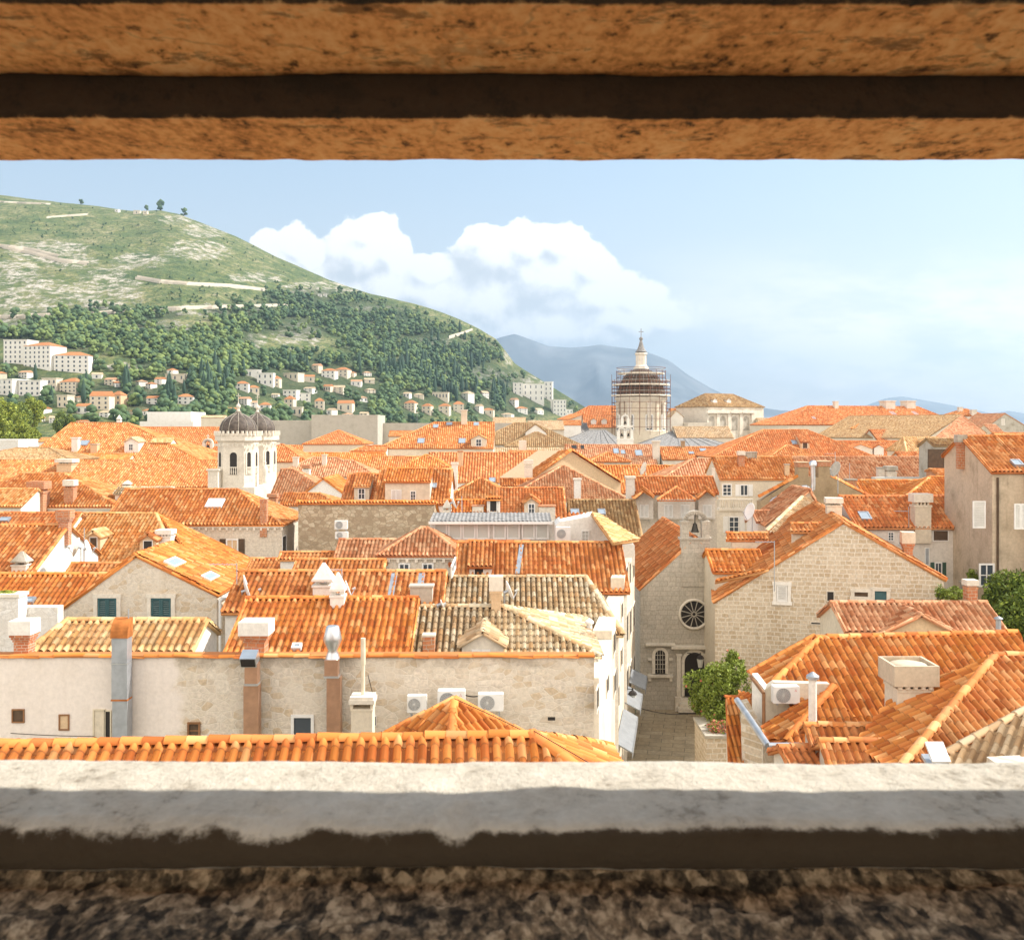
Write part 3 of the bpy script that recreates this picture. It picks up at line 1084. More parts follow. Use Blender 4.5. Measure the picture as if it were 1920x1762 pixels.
def G(name, label, apex, d, left, right, length, yaw=0.0, e0='g', e1='g', E0=None, E1=None, base=0, wall='white', tile='tile_orange', cat='house', group=None, **kw):
    """house whose gable faces us: apex, left and right eave points in the photo, ridge running away"""
    A = P(apex[0], apex[1], d)
    y = R(90 + yaw)
    rt = Vector((math.sin(y), -math.cos(y), 0))
    def run(px, py, sg):
        k = (px - CX) / F
        dx = rt * sg
        w = (k * A.y - A.x) / (dx.x - k * dx.y)
        z = EYE - (py - HY) / F * (A.y + dx.y * w)
        return w, A.z - z
    wF, hF = run(*right, 1)
    wB, hB = run(*left, -1)
    s = House(name, label, cat, group, (A.x, A.y, 0), y, d)
    s.body(length, A.z, wF, hF, wB, hB, e0, e1, E0, E1, base, wall, tile, **kw)
    return s


# ------------------------------------------------------------------ ground, street
def sheet(name, pts, z, mat, kind='structure'):
    mb = MB()
    mb.add([(x, y, z) for x, y in pts], [tuple(range(len(pts)))])
    return tag(mb.build(name, mat), kind=kind)


def env_mats():
    t, b, o = new_mat('ground')
    ob = t.n('ShaderNodeTexCoord').outputs['Object']
    n = t.noise(ob, 0.05, 6)
    t.put(b, 'Base Color', t.mix(t.rng(n, .35, .65), (.30, .27, .22), (.16, .17, .10)))
    b.inputs['Roughness'].default_value = .95
    t, b, o = new_mat('paving')
    ob = t.n('ShaderNodeTexCoord').outputs['Object']
    br = t.n('ShaderNodeTexBrick', {'Vector': t.v('MULTIPLY', t.n('ShaderNodeMapping', {'Vector': ob, 'Rotation': (0, 0, R(11))}), (1, 1, 0)), 'Color1': (.36, .285, .18), 'Color2': (.43, .35, .235),
                                    'Mortar': (.16, .13, .085), 'Scale': 1.0, 'Mortar Size': .018, 'Brick Width': 1.15, 'Row Height': .62, 'Mortar Smooth': .2})
    n = t.noise(ob, .8, 6, .65)
    n2 = t.noise(ob, 6, 4, .6)
    c = t.mix(t.m('MULTIPLY', t.rng(n, .42, .72), .55), br.outputs[0], (.20, .165, .11))
    k = t.rng(n2, .25, .75, .8, 1.15)
    t.put(b, 'Base Color', t.v('MULTIPLY', c, t.comb(k, k, k)))
    b.inputs['Roughness'].default_value = .6
    bump(t, b, t.m('SUBTRACT', n2, br.outputs[1]), .3, .02)
    # hillside: scrub, dry grass, limestone, by painted attributes plus noise
    t, b, o = new_mat('hillside')
    ob = t.n('ShaderNodeTexCoord').outputs['Object']
    rk = t.n('ShaderNodeAttribute', attribute_name='rock').outputs['Fac']
    fo = t.n('ShaderNodeAttribute', attribute_name='wood').outputs['Fac']
    st = t.v('MULTIPLY', ob, (1, .6, 1.7))
    n1 = t.noise(st, .018, 8, .68)
    n2 = t.noise(st, .075, 8, .72)
    n3 = t.noise(st, .23, 5, .7)
    scrub = t.ramp(t.m('ADD', t.m('MULTIPLY', n1, .5), t.m('MULTIPLY', n2, .5)), [(.38, (.06, .105, .038)), (.46, (.13, .175, .055)), (.52, (.215, .23, .085)), (.58, (.33, .305, .15)), (.66, (.44, .39, .25))])
    dark = t.rng(n3, .48, .58)
    scrub = t.mix(t.m('MULTIPLY', dark, .8), scrub, (.075, .12, .05))
    rockc = t.ramp(t.m('ADD', t.m('MULTIPLY', n2, .6), t.m('MULTIPLY', n3, .4)), [(.40, (.20, .18, .14)), (.5, (.44, .40, .33)), (.58, (.60, .55, .47))])
    rf = t.rng(t.m('ADD', t.m('MULTIPLY', rk, .29), t.m('ADD', t.m('MULTIPLY', n2, .75), t.m('MULTIPLY', n3, .5))), .86, 1.02)
    c = t.mix(rf, scrub, rockc)
    c = t.mix(t.m('MULTIPLY', fo, .7), c, (.05, .075, .035))
    t.put(b, 'Base Color', c)
    b.inputs['Roughness'].default_value = .95
    bump(t, b, t.m('ADD', n2, n3), .9, 6.0)
    t, b, o = new_mat('mountain')
    ob = t.n('ShaderNodeTexCoord').outputs['Object']
    n = t.noise(ob, .0016, 8, .65)
    t.put(b, 'Base Color', t.mix(t.rng(n, .42, .66), (.075, .09, .105), (.19, .20, .21)))
    b.inputs['Roughness'].default_value = 1
    # foreground stone
    for nm, cols, pit in (('lintel_stone', [(.38, (.20, .072, .022)), (.45, (.58, .225, .066)), (.51, (.84, .36, .12)), (.60, (.94, .50, .21))], (.06, .03, .012)),
                          ('sill_stone', [(.40, (.36, .31, .24)), (.46, (.58, .52, .42)), (.58, (.72, .66, .55))], (.26, .21, .15)),
                          ('rough_stone', [(.40, (.03, .022, .014)), (.47, (.12, .088, .055)), (.53, (.31, .215, .125)), (.61, (.66, .50, .32))], (.045, .036, .025)),
                          ('dark_stone', [(.3, (.10, .075, .05)), (.5, (.15, .115, .08)), (.7, (.20, .155, .11))], (.05, .036, .024))):
        t, b, o = new_mat(nm)
        ob = t.n('ShaderNodeTexCoord').outputs['Object']
        s = t.v('MULTIPLY', ob, (1, .55, 1.1) if nm != 'sill_stone' else (1, .8, 1.2))
        n1 = t.noise(s, 4.0, 8, .68)
        n2 = t.noise(s, 24.0, 8, .72)
        n3 = t.noise(s, 70.0, 4, .6)
        w1, w2, w3 = {'rough_stone': (.12, .46, .42), 'lintel_stone': (.30, .45, .25)}.get(nm, (.45, .38, .17))
        f = t.m('ADD', t.m('MULTIPLY', n1, w1), t.m('ADD', t.m('MULTIPLY', n2, w2), t.m('MULTIPLY', n3, w3)))
        if nm == 'rough_stone':                       # broken grains of different tone
            gv = t.n('ShaderNodeTexVoronoi', {'Vector': t.v('ADD', s, t.v('MULTIPLY', t.n('ShaderNodeTexNoise', {'Vector': s, 'Scale': 30.0, 'Detail': 3.0}).outputs[1], (.03, .03, .03))), 'Scale': 48.0})
            f = t.m('ADD', f, t.m('MULTIPLY', t.m('SUBTRACT', t.xyz(gv.outputs['Color'])[0], .5), .13))
        c = t.ramp(f, cols)
        p = t.rng(t.m('ADD', t.m('MULTIPLY', n2, .7), t.m('MULTIPLY', n3, .3)), .44 if nm == 'lintel_stone' else .40, {'sill_stone': .30, 'lintel_stone': .38}.get(nm, .33))
        c = t.mix(t.m('MULTIPLY', p, .85), c, pit)
        if nm == 'lintel_stone':                      # irregular soot and lichen blotches
            bl = t.noise(t.v('MULTIPLY', ob, (1, 1.6, 1.6)), 7.0, 9, .75)
            c = t.mix(t.m('MULTIPLY', t.rng(bl, .54, .62), .7), c, (.10, .045, .016))
            cv = t.n('ShaderNodeTexVoronoi', {'Vector': t.v('ADD', ob, t.v('MULTIPLY', t.n('ShaderNodeTexNoise', {'Vector': ob, 'Scale': 6.0, 'Detail': 5.0}).outputs[1], (.25, .25, .25))), 'Scale': 2.4}, feature='DISTANCE_TO_EDGE')
            ck = t.m('MULTIPLY', t.rng(cv.outputs[0], .018, .005), t.rng(n1, .50, .58))
            c = t.mix(t.m('MULTIPLY', ck, .3), c, (.10, .045, .016))
        if nm in ('lintel_stone', 'sill_stone'):      # shade painted into the colour of faces turned towards the room
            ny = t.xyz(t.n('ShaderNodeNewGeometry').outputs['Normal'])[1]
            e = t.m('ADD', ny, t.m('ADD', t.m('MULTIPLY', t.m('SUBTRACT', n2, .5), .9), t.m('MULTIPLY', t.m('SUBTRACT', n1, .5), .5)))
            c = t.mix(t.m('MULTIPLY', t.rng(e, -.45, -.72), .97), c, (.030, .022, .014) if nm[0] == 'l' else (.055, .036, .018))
        t.put(b, 'Base Color', c)
        b.inputs['Roughness'].default_value = .95
        bump(t, b, t.m('ADD', n2, t.m('MULTIPLY', n3, .4)), .7, .012)


env_mats()

mbg = MB()
g = 30000
mbg.add([(-9400, -75, 0), (9400, -75, 0), (9400, 15900, 0), (-9400, 15900, 0)], [(0, 1, 2, 3)])
tag(mbg.build('ground', 'ground'), kind='structure')
sheet('street', [(1.3, 26), (7.2, 26), (10.6, 56.5), (7.0, 56.5)], 0.004, 'paving')


# ------------------------------------------------------------------ the stone loophole we look through
def fbm(x, y, z, o=5):
    return mnoise.fractal(Vector((x, y, z)), 1.0, 2.0, o)


def stone_bar(name, x0, x1, prof, amp, freq, mat, parent, nx=420, ns=10, warp=None):
    """a long stone whose cross-section prof (y, z points, closed) runs along x, roughened by noise"""
    pts = []
    m = len(prof)
    for i in range(m):
        a, b = Vector(prof[i]), Vector(prof[(i + 1) % m])
        k = max(1, int((b - a).length / 0.022)) if ns else 1
        k = min(k, 16)
        for j in range(k):
            pts.append(a.lerp(b, j / k))
    n = len(pts)
    cy = sum(p[0] for p in pts) / n
    cz = sum(p[1] for p in pts) / n
    V = []
    for i in range(nx + 1):
        x = x0 + (x1 - x0) * i / nx
        for p in pts:
            q = Vector((x, p[0], p[1]))
            d = Vector((0, p[0] - cy, p[1] - cz))
            d.normalize()
            e = fbm(x * freq, p[0] * freq, p[1] * freq * 1.3) * amp + fbm(x * freq * 5, p[0] * freq * 5, p[1] * freq * 5 + 9, 4) * amp * 0.35
            q += d * e
            if warp:
                q = warp(q)
            V.append(q)
    Q = []
    for i in range(nx):
        for j in range(n):
            j2 = (j + 1) % n
            Q.append((i * n + j, (i + 1) * n + j, (i + 1) * n + j2, i * n + j2))
    V = np.array([tuple(v) for v in V])
    # fix winding
    me = np_mesh(name, V, np.array(Q), smooth=True)
    return link(name, me, parent, mat)


def foreground():
    Z = EYE
    X = 4.2
    root = empty('lookout_wall', (0, 1.7, 0))
    tag(root, 'rough stone wall with the long horizontal loophole that frames the whole view', 'wall')

    def off(pr):
        return [(y - 1.7, z) for y, z in pr]
    # sill slab: top from y=1.50 to 1.785
    zs = Z - 0.592

    def chip(q):
        # worn front edge: the top rim wanders towards and away from us
        w = fbm(q.x * 1.6 + 3.0, 0.3, 1.7, 4) * 0.045
        # the broken rim: knocked back in some places, left standing in others
        f = max(0.0, min(1.0, (zs + 0.01 - q.z) / 0.05))
        fr = max(0.0, 1 - abs(q.y + 1.7 - 1.50) / 0.10)
        up = 1 - f
        q.y += -0.05 * up * fr * max(0, w * 18) * 0.6
        q.y += .03 * fbm(q.x * 2.4 + 7, 1.3, 4.4, 5) * max(0.0, 1 - abs(q.y + 1.7 - 1.50) / 0.10) * up
        q.z += fbm(q.x * 1.1, 4.0, 2.0, 3) * 0.006 * up
        # big chipped notches near the middle-left
        for cx, wd, dp in ((-0.37, .07, .018), (-0.20, .09, .012), (-0.085, .03, .026), (-.58, .12, .010)):
            t = abs(q.x - cx) / wd
            if t < 1:
                q.z -= dp * (1 - t * t) * fr * up
                q.y += dp * .8 * (1 - t * t) * fr * (1 - f) * .5
        return q
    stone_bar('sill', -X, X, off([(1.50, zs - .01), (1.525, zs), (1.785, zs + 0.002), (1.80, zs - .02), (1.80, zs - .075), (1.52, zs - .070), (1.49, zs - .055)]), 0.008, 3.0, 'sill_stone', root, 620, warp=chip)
    # lower masonry: dark recess then a rough ledge towards us
    zb = zs - 0.074
    stone_bar('ledge', -X, X, off([(1.12, zb - .03), (1.25, zb - .012), (1.50, zb - .004), (1.57, zb + .03), (1.62, zb + .03), (1.64, zb - .3), (1.12, zb - .3)]), 0.017, 7.0, 'rough_stone', root, 520)
    mb = MB()
    mb.box((-X, -.14, 0), (X, .08, zb - .20))
    mb.build('masonry', 'ashlar', root)
    # lintels
    z1 = Z + 0.5
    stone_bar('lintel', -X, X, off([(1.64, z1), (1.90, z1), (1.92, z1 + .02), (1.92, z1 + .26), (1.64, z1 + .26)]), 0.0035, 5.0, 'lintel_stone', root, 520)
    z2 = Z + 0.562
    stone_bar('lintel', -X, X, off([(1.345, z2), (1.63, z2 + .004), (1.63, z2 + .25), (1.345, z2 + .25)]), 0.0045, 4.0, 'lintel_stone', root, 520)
    mb = MB()
    mb.box((-X, -.30, z2 + .27), (X, .22, z2 + 1.2))
    mb.build('masonry', 'dark_stone', root)
    for sg in (-1, 1):
        mb = MB()
        x0, x1 = sorted((sg * X, sg * (X + .6)))
        mb.box((x0, -.36, 0), (x1, .22, z2 + 1.2))
        mb.build('jamb', 'ashlar', root)
    # the lookout's unseen room behind us, its back opened to let light in
    room = empty('unseen_lookout_room', (0, -0.9, 0))
    tag(room, 'unseen stone room of the lookout behind the viewer, back opened to let light in', 'room')
    mb = MB()
    mb.box((-X - .6, -1.4, 0), (X + .6, -1.1, Z - .75))
    for sx in (-X - .3, -1.6, 1.6, X + .3):
        mb.box((sx - .3, -1.401, Z - .749), (sx + .3, -1.101, Z + 1.8))
    mb.build('unseen_back_parapet', 'limestone', room)
    mb = MB()
    for sg in (-1, 1):
        x0, x1 = sorted((sg * (X + .3), sg * (X + .6)))
        mb.box((x0, -.19, 0), (x1, 2.2, Z + 1.8))
    mb.build('unseen_side_wall', 'dark_stone', room)
    mb = MB()
    mb.box((-X - .29, -.19, Z - 1.8), (X + .29, 2.2, Z - 1.62))
    mb.build('unseen_room_floor', 'limestone', room)
    mb = MB()
    mb.box((-X - .8, -1.1, Z + 1.801), (X + .8, 2.8, Z + 2.0))
    mb.build('unseen_room_ceiling', 'dark_stone', room)


foreground()

# ------------------------------------------------------------------ hill
SIL = [(-700, 330), (-300, 345), (0, 366), (60, 372), (150, 384), (250, 396), (300, 394), (340, 402), (400, 425), (440, 442), (520, 482), (620, 525), (700, 552), (760, 566), (800, 576), (860, 598), (900, 617), (930, 635), (950, 660),
       (965, 680), (1000, 703), (1040, 728), (1100, 765), (1130, 800), (1180, 812)]
SX, SY = [p[0] for p in SIL], [p[1] for p in SIL]


def h_dt(px):
    return np.interp(px, [-700, 0, 500, 900, 1180], [1750, 1700, 1620, 1400, 1280])


def h_db(px):
    return np.interp(px, [-700, 100, 400, 700, 1000, 1180], [430, 430, 470, 640, 1000, 1180])


def hill_pt(px, t, det=True):
    """point on the slope along the bearing of photo column px; t = 0 foot, 1 crest, > 1 the far side"""
    dt, db = float(h_dt(px)), float(h_db(px))
    y = float(np.interp(px, SX, SY))
    zt = EYE + (HY - y) / F * dt
    d = db + (dt - db) * t
    if t <= 1:
        z = zt * (0.55 * t ** 1.15 + 0.45 * t ** 2.0 * (3 - 2 * t) ** .8 / 1.0) if t > 0 else t * 20
        k = min(1, t * 3) * (1 if t < .9 else max(0.25, (1 - t) * 10))
    else:
        z = zt * (1 - (t - 1) * 1.1)
        k = .3
    x = (px - CX) / F * d
    if det:
        n = fbm(x * .006, d * .006, 0.3, 6) * 9 + fbm(x * .03, d * .03, 5.1, 4) * 2.2
        z += n * k * min(1, zt / 150)
    return Vector((x, d, z))


def hill_at(px, py):
    """where the line of sight through a photo point meets the slope"""
    lo, hi = 0.0, 1.0
    best = None
    prev = None
    for i in range(61):
        t = i / 60
        q = hill_pt(px, t)
        yy = HY - (q.z - EYE) / q.y * F
        if prev is not None and prev[1] >= py >= yy:
            a, b = prev[0], t
            for _ in range(12):
                c = (a + b) / 2
                q = hill_pt(px, c)
                if HY - (q.z - EYE) / q.y * F > py:
                    a = c
                else:
                    b = c
            return hill_pt(px, (a + b) / 2)
        prev = (t, yy)
    return hill_pt(px, 0.0 if py > 700 else 1.0)


ROCKS = [(60, 555, 100, 45), (30, 520, 60, 40), (200, 545, 75, 48), (90, 470, 90, 22), (130, 492, 60, 18), (370, 470, 70, 22), (260, 490, 60, 18), (400, 582, 110, 14), (555, 628, 55, 28), (480, 640, 26, 18),
         (385, 432, 50, 16), (330, 412, 40, 9), (956, 662, 14, 26), (948, 712, 40, 18), (905, 700, 30, 15), (300, 615, 70, 16), (820, 640, 60, 10), (240, 690, 50, 14), (600, 540, 90, 14), (700, 580, 60, 8), (480, 520, 60, 12), (1000, 712, 30, 10), (20, 610, 40, 14)]
WOODS = [(600, 590, 130, 40), (540, 690, 130, 26), (500, 600, 70, 26), (760, 640, 90, 40), (170, 620, 150, 40), (90, 625, 120, 26), (330, 660, 90, 45), (440, 650, 40, 60), (580, 565, 90, 22), (450, 590, 60, 22), (690, 600, 90, 30), (780, 690, 130, 46), (860, 720, 130, 40), (700, 740, 150, 30), (950, 755, 110, 30), (560, 720, 120, 26),
         (420, 725, 90, 40), (60, 730, 90, 30), (250, 740, 120, 30), (720, 640, 80, 40), (470, 690, 40, 40), (1060, 765, 50, 14), (600, 775, 200, 20), (890, 665, 50, 30), (300, 590, 40, 10)]


def ell(lst, px, py):
    v = 0
    for (cx, cy, rx, ry) in lst:
        q = ((px - cx) / rx) ** 2 + ((py - cy) / ry) ** 2
        if q < 1.6:
            v = max(v, min(1, (1.6 - q) / 1.0))
    return v


def build_hill():
    nx, nt = 420, 170
    pxs = np.linspace(-700, 1180, nx)
    ts = np.concatenate([np.linspace(-0.02, 1, nt), [1.04, 1.12, 1.3]])
    V, A, B = [], [], []
    for px in pxs:
        for t in ts:
            p = hill_pt(px, t)
            V.append(tuple(p))
            py = HY - (p.z - EYE) / p.y * F
            A.append(ell(ROCKS, px, py) if t < 1.05 else 0.2)
            B.append(ell(WOODS, px, py) if t < 1.05 else 0)
    n = len(ts)
    V = np.array(V)
    idx = np.arange(nx * n).reshape(nx, n)
    q = np.stack([idx[:-1, :-1], idx[1:, :-1], idx[1:, 1:], idx[:-1, 1:]], -1).reshape(-1, 4)
    me = np_mesh('hill', V, q, smooth=True)
    for nm, arr in (('rock', A), ('wood', B)):
        at = me.attributes.new(nm, 'FLOAT', 'POINT')
        at.data.foreach_set('value', np.array(arr, dtype=np.float32))
    tag(link('hill', me, None, 'hillside'), kind='structure')
    # roads cut into the slope
    m_plain('hill_road', (.56, .50, .41), .9, var=.15)
    m_plain('road_bank', (.52, .40, .28), .9, var=.25)
    for nm, line, w in (('hill_road', [(-60, 455), (0, 463), (60, 476), (110, 490), (165, 496)], 5), ('hill_road', [(255, 522), (300, 530), (360, 535), (430, 538), (500, 546)], 5),
                        ('hill_road', [(-40, 598), (40, 596), (110, 592), (180, 590), (260, 583), (340, 580), (440, 577), (540, 574)], 4), ('hill_road', [(-40, 378), (0, 380), (50, 382), (95, 384)], 3),
                        ('hill_road', [(88, 409), (125, 406), (165, 403)], 3), ('hill_road', [(225, 605), (250, 625), (280, 645)], 3.5), ('hill_road', [(842, 634), (862, 628), (886, 620)], 4), ('hill_road', [(0, 462), (60, 470), (110, 482)], 4)):
        pts = []
        for (a, b), (c, d_) in zip(line[:-1], line[1:]):
            k = max(2, int(abs(c - a) / 8))
            for i in range(k):
                pts.append((a + (c - a) * i / k, b + (d_ - b) * i / k))
        pts.append(line[-1])
        mb = MB()
        vs = []
        for (a, b) in pts:
            p = hill_at(a, b)
            up = Vector((0, 0, 1))
            vs.append(p + Vector((0, -w * .5, 1.6)))
            vs.append(p + Vector((0, w * .5, 1.9)))
            vs.append(p + Vector((0, w * .62, w * .55 + 1.2)))
            vs.append(p + Vector((0, -w * .55, -2)))
        for i in range(len(pts) - 1):
            for u, v_ in ((0, 1), (1, 2), (3, 0)):
                mb.f.append((i * 4 + u, (i + 1) * 4 + u, (i + 1) * 4 + v_, i * 4 + v_))
                mb.sm.append(False)
        mb.v = [tuple(v) for v in vs]
        tag(mb.build(nm, 'hill_road'), kind='structure')


build_hill()


def mountain(name, sil, d, thick, seed, foot=815):
    px = np.linspace(sil[0][0], sil[-1][0], 160)
    py = np.interp(px, [p[0] for p in sil], [p[1] for p in sil])
    rows = 22
    V = []
    for x, y in zip(px, py):
        zt = EYE + (HY - y) / F * d
        for j in range(rows + 3):
            t = j / rows
            if t <= 1:
                dd = d - thick * (1 - t)
                z = zt * (t ** 1.2)
                wx = (x - CX) / F * dd
                rid = (abs(fbm(wx * .0011 + seed, dd * .0005, seed, 5))) * zt * .30 * math.sin(math.pi * min(1, t * 1.02)) if t > .02 else 0
                z -= rid
            else:
                dd = d + thick * (t - 1) * 2
                z = zt * (1 - (t - 1) * 3)
                wx = (x - CX) / F * dd
            V.append((wx, dd, z if j else -5))
    n = rows + 3
    idx = np.arange(len(px) * n).reshape(len(px), n)
    q = np.stack([idx[:-1, :-1], idx[1:, :-1], idx[1:, 1:], idx[:-1, 1:]], -1).reshape(-1, 4)
    me = np_mesh(name, np.array(V), q, smooth=True)
    return tag(link(name, me, None, 'mountain'), kind='structure')


mountain('mountain', [(700, 735), (820, 690), (900, 648), (940, 632), (965, 626), (990, 635), (1028, 649), (1070, 652), (1098, 650), (1125, 646), (1160, 651), (1195, 655), (1225, 664), (1255, 676), (1290, 703), (1335, 729), (1385, 752), (1420, 763), (1460, 769), (1520, 772), (1600, 790), (1700, 812)], 9000, 2600, 1.3)
mountain('mountain', [(1500, 800), (1590, 775), (1632, 757), (1660, 747), (1690, 743), (1720, 748), (1770, 757), (1830, 769), (1860, 775), (1890, 770), (1930, 776), (2050, 772), (2200, 790), (2400, 812)], 12500, 2600, 4.1)


# ------------------------------------------------------------------ trees
def ico(sub=1):
    import bmesh
    bm = bmesh.new()
    bmesh.ops.create_icosphere(bm, subdivisions=sub, radius=1.0)
    V = np.array([v.co[:] for v in bm.verts])
    T = np.array([[v.index for v in f.verts] for f in bm.faces])
    bm.free()
    return V, T


IV, IT = ico(2)
IV1, IT1 = ico(1)


def tri_mesh(name, V, T):
    return np_mesh(name, V, T)


def tree_geo(kind, rs, lo=True):
    """triangles of a distant tree crown about 1 m tall standing at the origin"""
    V0, T0 = (IV1, IT1) if lo else (IV, IT)
    Vs, Ts, n = [], [], 0
    if kind == 'cypress':
        q = V0 * np.array([.13, .13, .52]) * 1.0
        q[:, 2] += .5
        q[:, :2] *= (1.25 - np.clip(q[:, 2:3], 0, 1) * .9)
        q *= 1 + rs.uniform(-.10, .10, (len(q), 1))
        return q, T0
    parts = 6 if lo else 9
    for i in range(parts):
        z = rs.uniform(.22, .86)
        sp = .34 * (1.15 - z)
        c = np.array([rs.uniform(-sp, sp), rs.uniform(-sp, sp), z])
        r = rs.uniform(.13, .25)
        q = V0 * np.array([r, r, r * .9]) * (1 + rs.uniform(-.38, .38, (len(V0), 1))) + c
        Vs.append(q)
        Ts.append(T0 + n)
        n += len(q)
    return np.concatenate(Vs), np.concatenate(Ts)


def scatter_wood(name, pts, kind, mat, hmin, hmax):
    rs = np.random.RandomState(len(pts) + 5)
    Vs, Ts, n = [], [], 0
    for p in pts:
        V, T = tree_geo(kind, rs)
        h = rs.uniform(hmin, hmax)
        a = rs.uniform(0, 6.28)
        c, s_ = math.cos(a), math.sin(a)
        q = V @ np.array([[c, s_, 0], [-s_, c, 0], [0, 0, 1]]) * h
        q = q + np.array(p) - np.array([0, 0, .08 * h])
        Vs.append(q)
        Ts.append(T + n)
        n += len(q)
    me = np_mesh(name, np.concatenate(Vs), np.concatenate(Ts))
    return tag(link(name, me, None, mat), kind='stuff')


def make_tree(name, label, cat, kind, mat, group, h, loc):
    """a single tree: trunk and crown"""
    rs = np.random.RandomState(rnd.randint(0, 9999))
    root = empty(name, loc, rnd.uniform(0, 6))
    tag(root, label, cat, group)
    V, T = tree_geo(kind, rs, lo=False)
    me = np_mesh('crown', V * h, T)
    link('crown', me, root, mat)
    mb = MB()
    mb.tube((0, 0, -1.0), (0, 0, h * .5), h * .03, h * .015, 6)
    mb.build('trunk', 'bark', root)
    return root


def copy_thing(o, loc, rz, sc=1.0, label=None):
    c = o.copy()
    COL.objects.link(c)
    c.location = loc
    c.rotation_euler = (0, 0, rz)
    c.scale = (sc, sc, sc)
    if label:
        c['label'] = label
    for ch in list(o.children):
        k = ch.copy()
        COL.objects.link(k)
        k.parent = c
        for g2 in list(ch.children):
            k2 = g2.copy()
            COL.objects.link(k2)
            k2.parent = k
    return c


FARH = []      # photo boxes of the hillside houses, kept clear of trees


def clear_of_houses(px, py):
    for (x0, y0, x1, y1) in FARH:
        if x0 - 5 < px < x1 + 5 and y0 - 2 < py < y1 + 20:
            return False
    return True


def wood_density(px, py):
    d = ell(WOODS, px, py)
    if py > 690:
        d = max(d, .5)
    if ell(ROCKS, px, py) > .3:
        d *= .2
    return d


def plant_hill():
    dark, light, cyp = [], [], []
    tries = 0
    while len(dark) + len(light) < 3300 and tries < 40000:
        tries += 1
        px, py = rnd.uniform(-260, 1110), rnd.uniform(530, 800)
        if rnd.random() > wood_density(px, py) or py < np.interp(px, SX, SY) + 10 or not clear_of_houses(px, py):
            continue
        p = hill_at(px, py)
        lt = .6 if (px < 470 and 600 < py < 720) else .22
        (light if rnd.random() < lt else dark).append(p)
    scatter_wood('hillside_forest', dark, 'pine', 'pine', 6, 12)
    scatter_wood('hillside_forest', light, 'pine', 'pine_light', 6, 11)
    # low scrub dots all over the open slope
    scrub = []
    for _ in range(1500):
        px, py = rnd.uniform(-260, 980), rnd.uniform(372, 640)
        if py < np.interp(px, SX, SY) + 4 or ell(ROCKS, px, py) > .6 or not clear_of_houses(px, py):
            continue
        scrub.append(hill_at(px, py))
    scatter_wood('hillside_scrub', scrub, 'pine', 'pine', 2.0, 4.5)
    # cypress groves: single trees
    src = make_tree('cypress_tree', 'slim dark cypress standing in the groves of the green hillside', 'tree', 'cypress', 'cypress', 'cypresses on the hillside', 14, hill_at(800, 700))
    groves = [(790, 690, 125, 34, 90), (900, 755, 120, 30, 55), (120, 735, 120, 28, 24), (430, 720, 60, 30, 20), (560, 710, 100, 20, 16), (240, 755, 90, 25, 18), (30, 745, 40, 25, 8), (860, 640, 60, 30, 10), (330, 735, 60, 30, 10)]
    for (cx, cy, rx, ry, n) in groves:
        k = 0
        for _ in range(n * 3):
            if k >= n:
                break
            a, r = rnd.uniform(0, 6.28), math.sqrt(rnd.random())
            px, py = cx + rx * r * math.cos(a), cy + ry * r * math.sin(a)
            if not clear_of_houses(px, py - 4):
                continue
            copy_thing(src, hill_at(px, py), rnd.uniform(0, 6), rnd.uniform(.65, 1.25))
            k += 1
    # umbrella pines on the crest
    for i, (px, h, lb) in enumerate(((302, 13, 'largest spreading pine on the hill crest'), (345, 9, 'smaller leaning pine just right of the largest one on the hill crest'), (152, 7, 'small lone pine on the crest high above the town'), (275, 7, 'low pine beside the pale ruins on the hill crest'))):
        make_tree('pine_tree', lb, 'tree', 'pine', 'pine', 'pines along the hill crest', h * 1.5, hill_pt(px, .995) + Vector((0, 0, -1)))


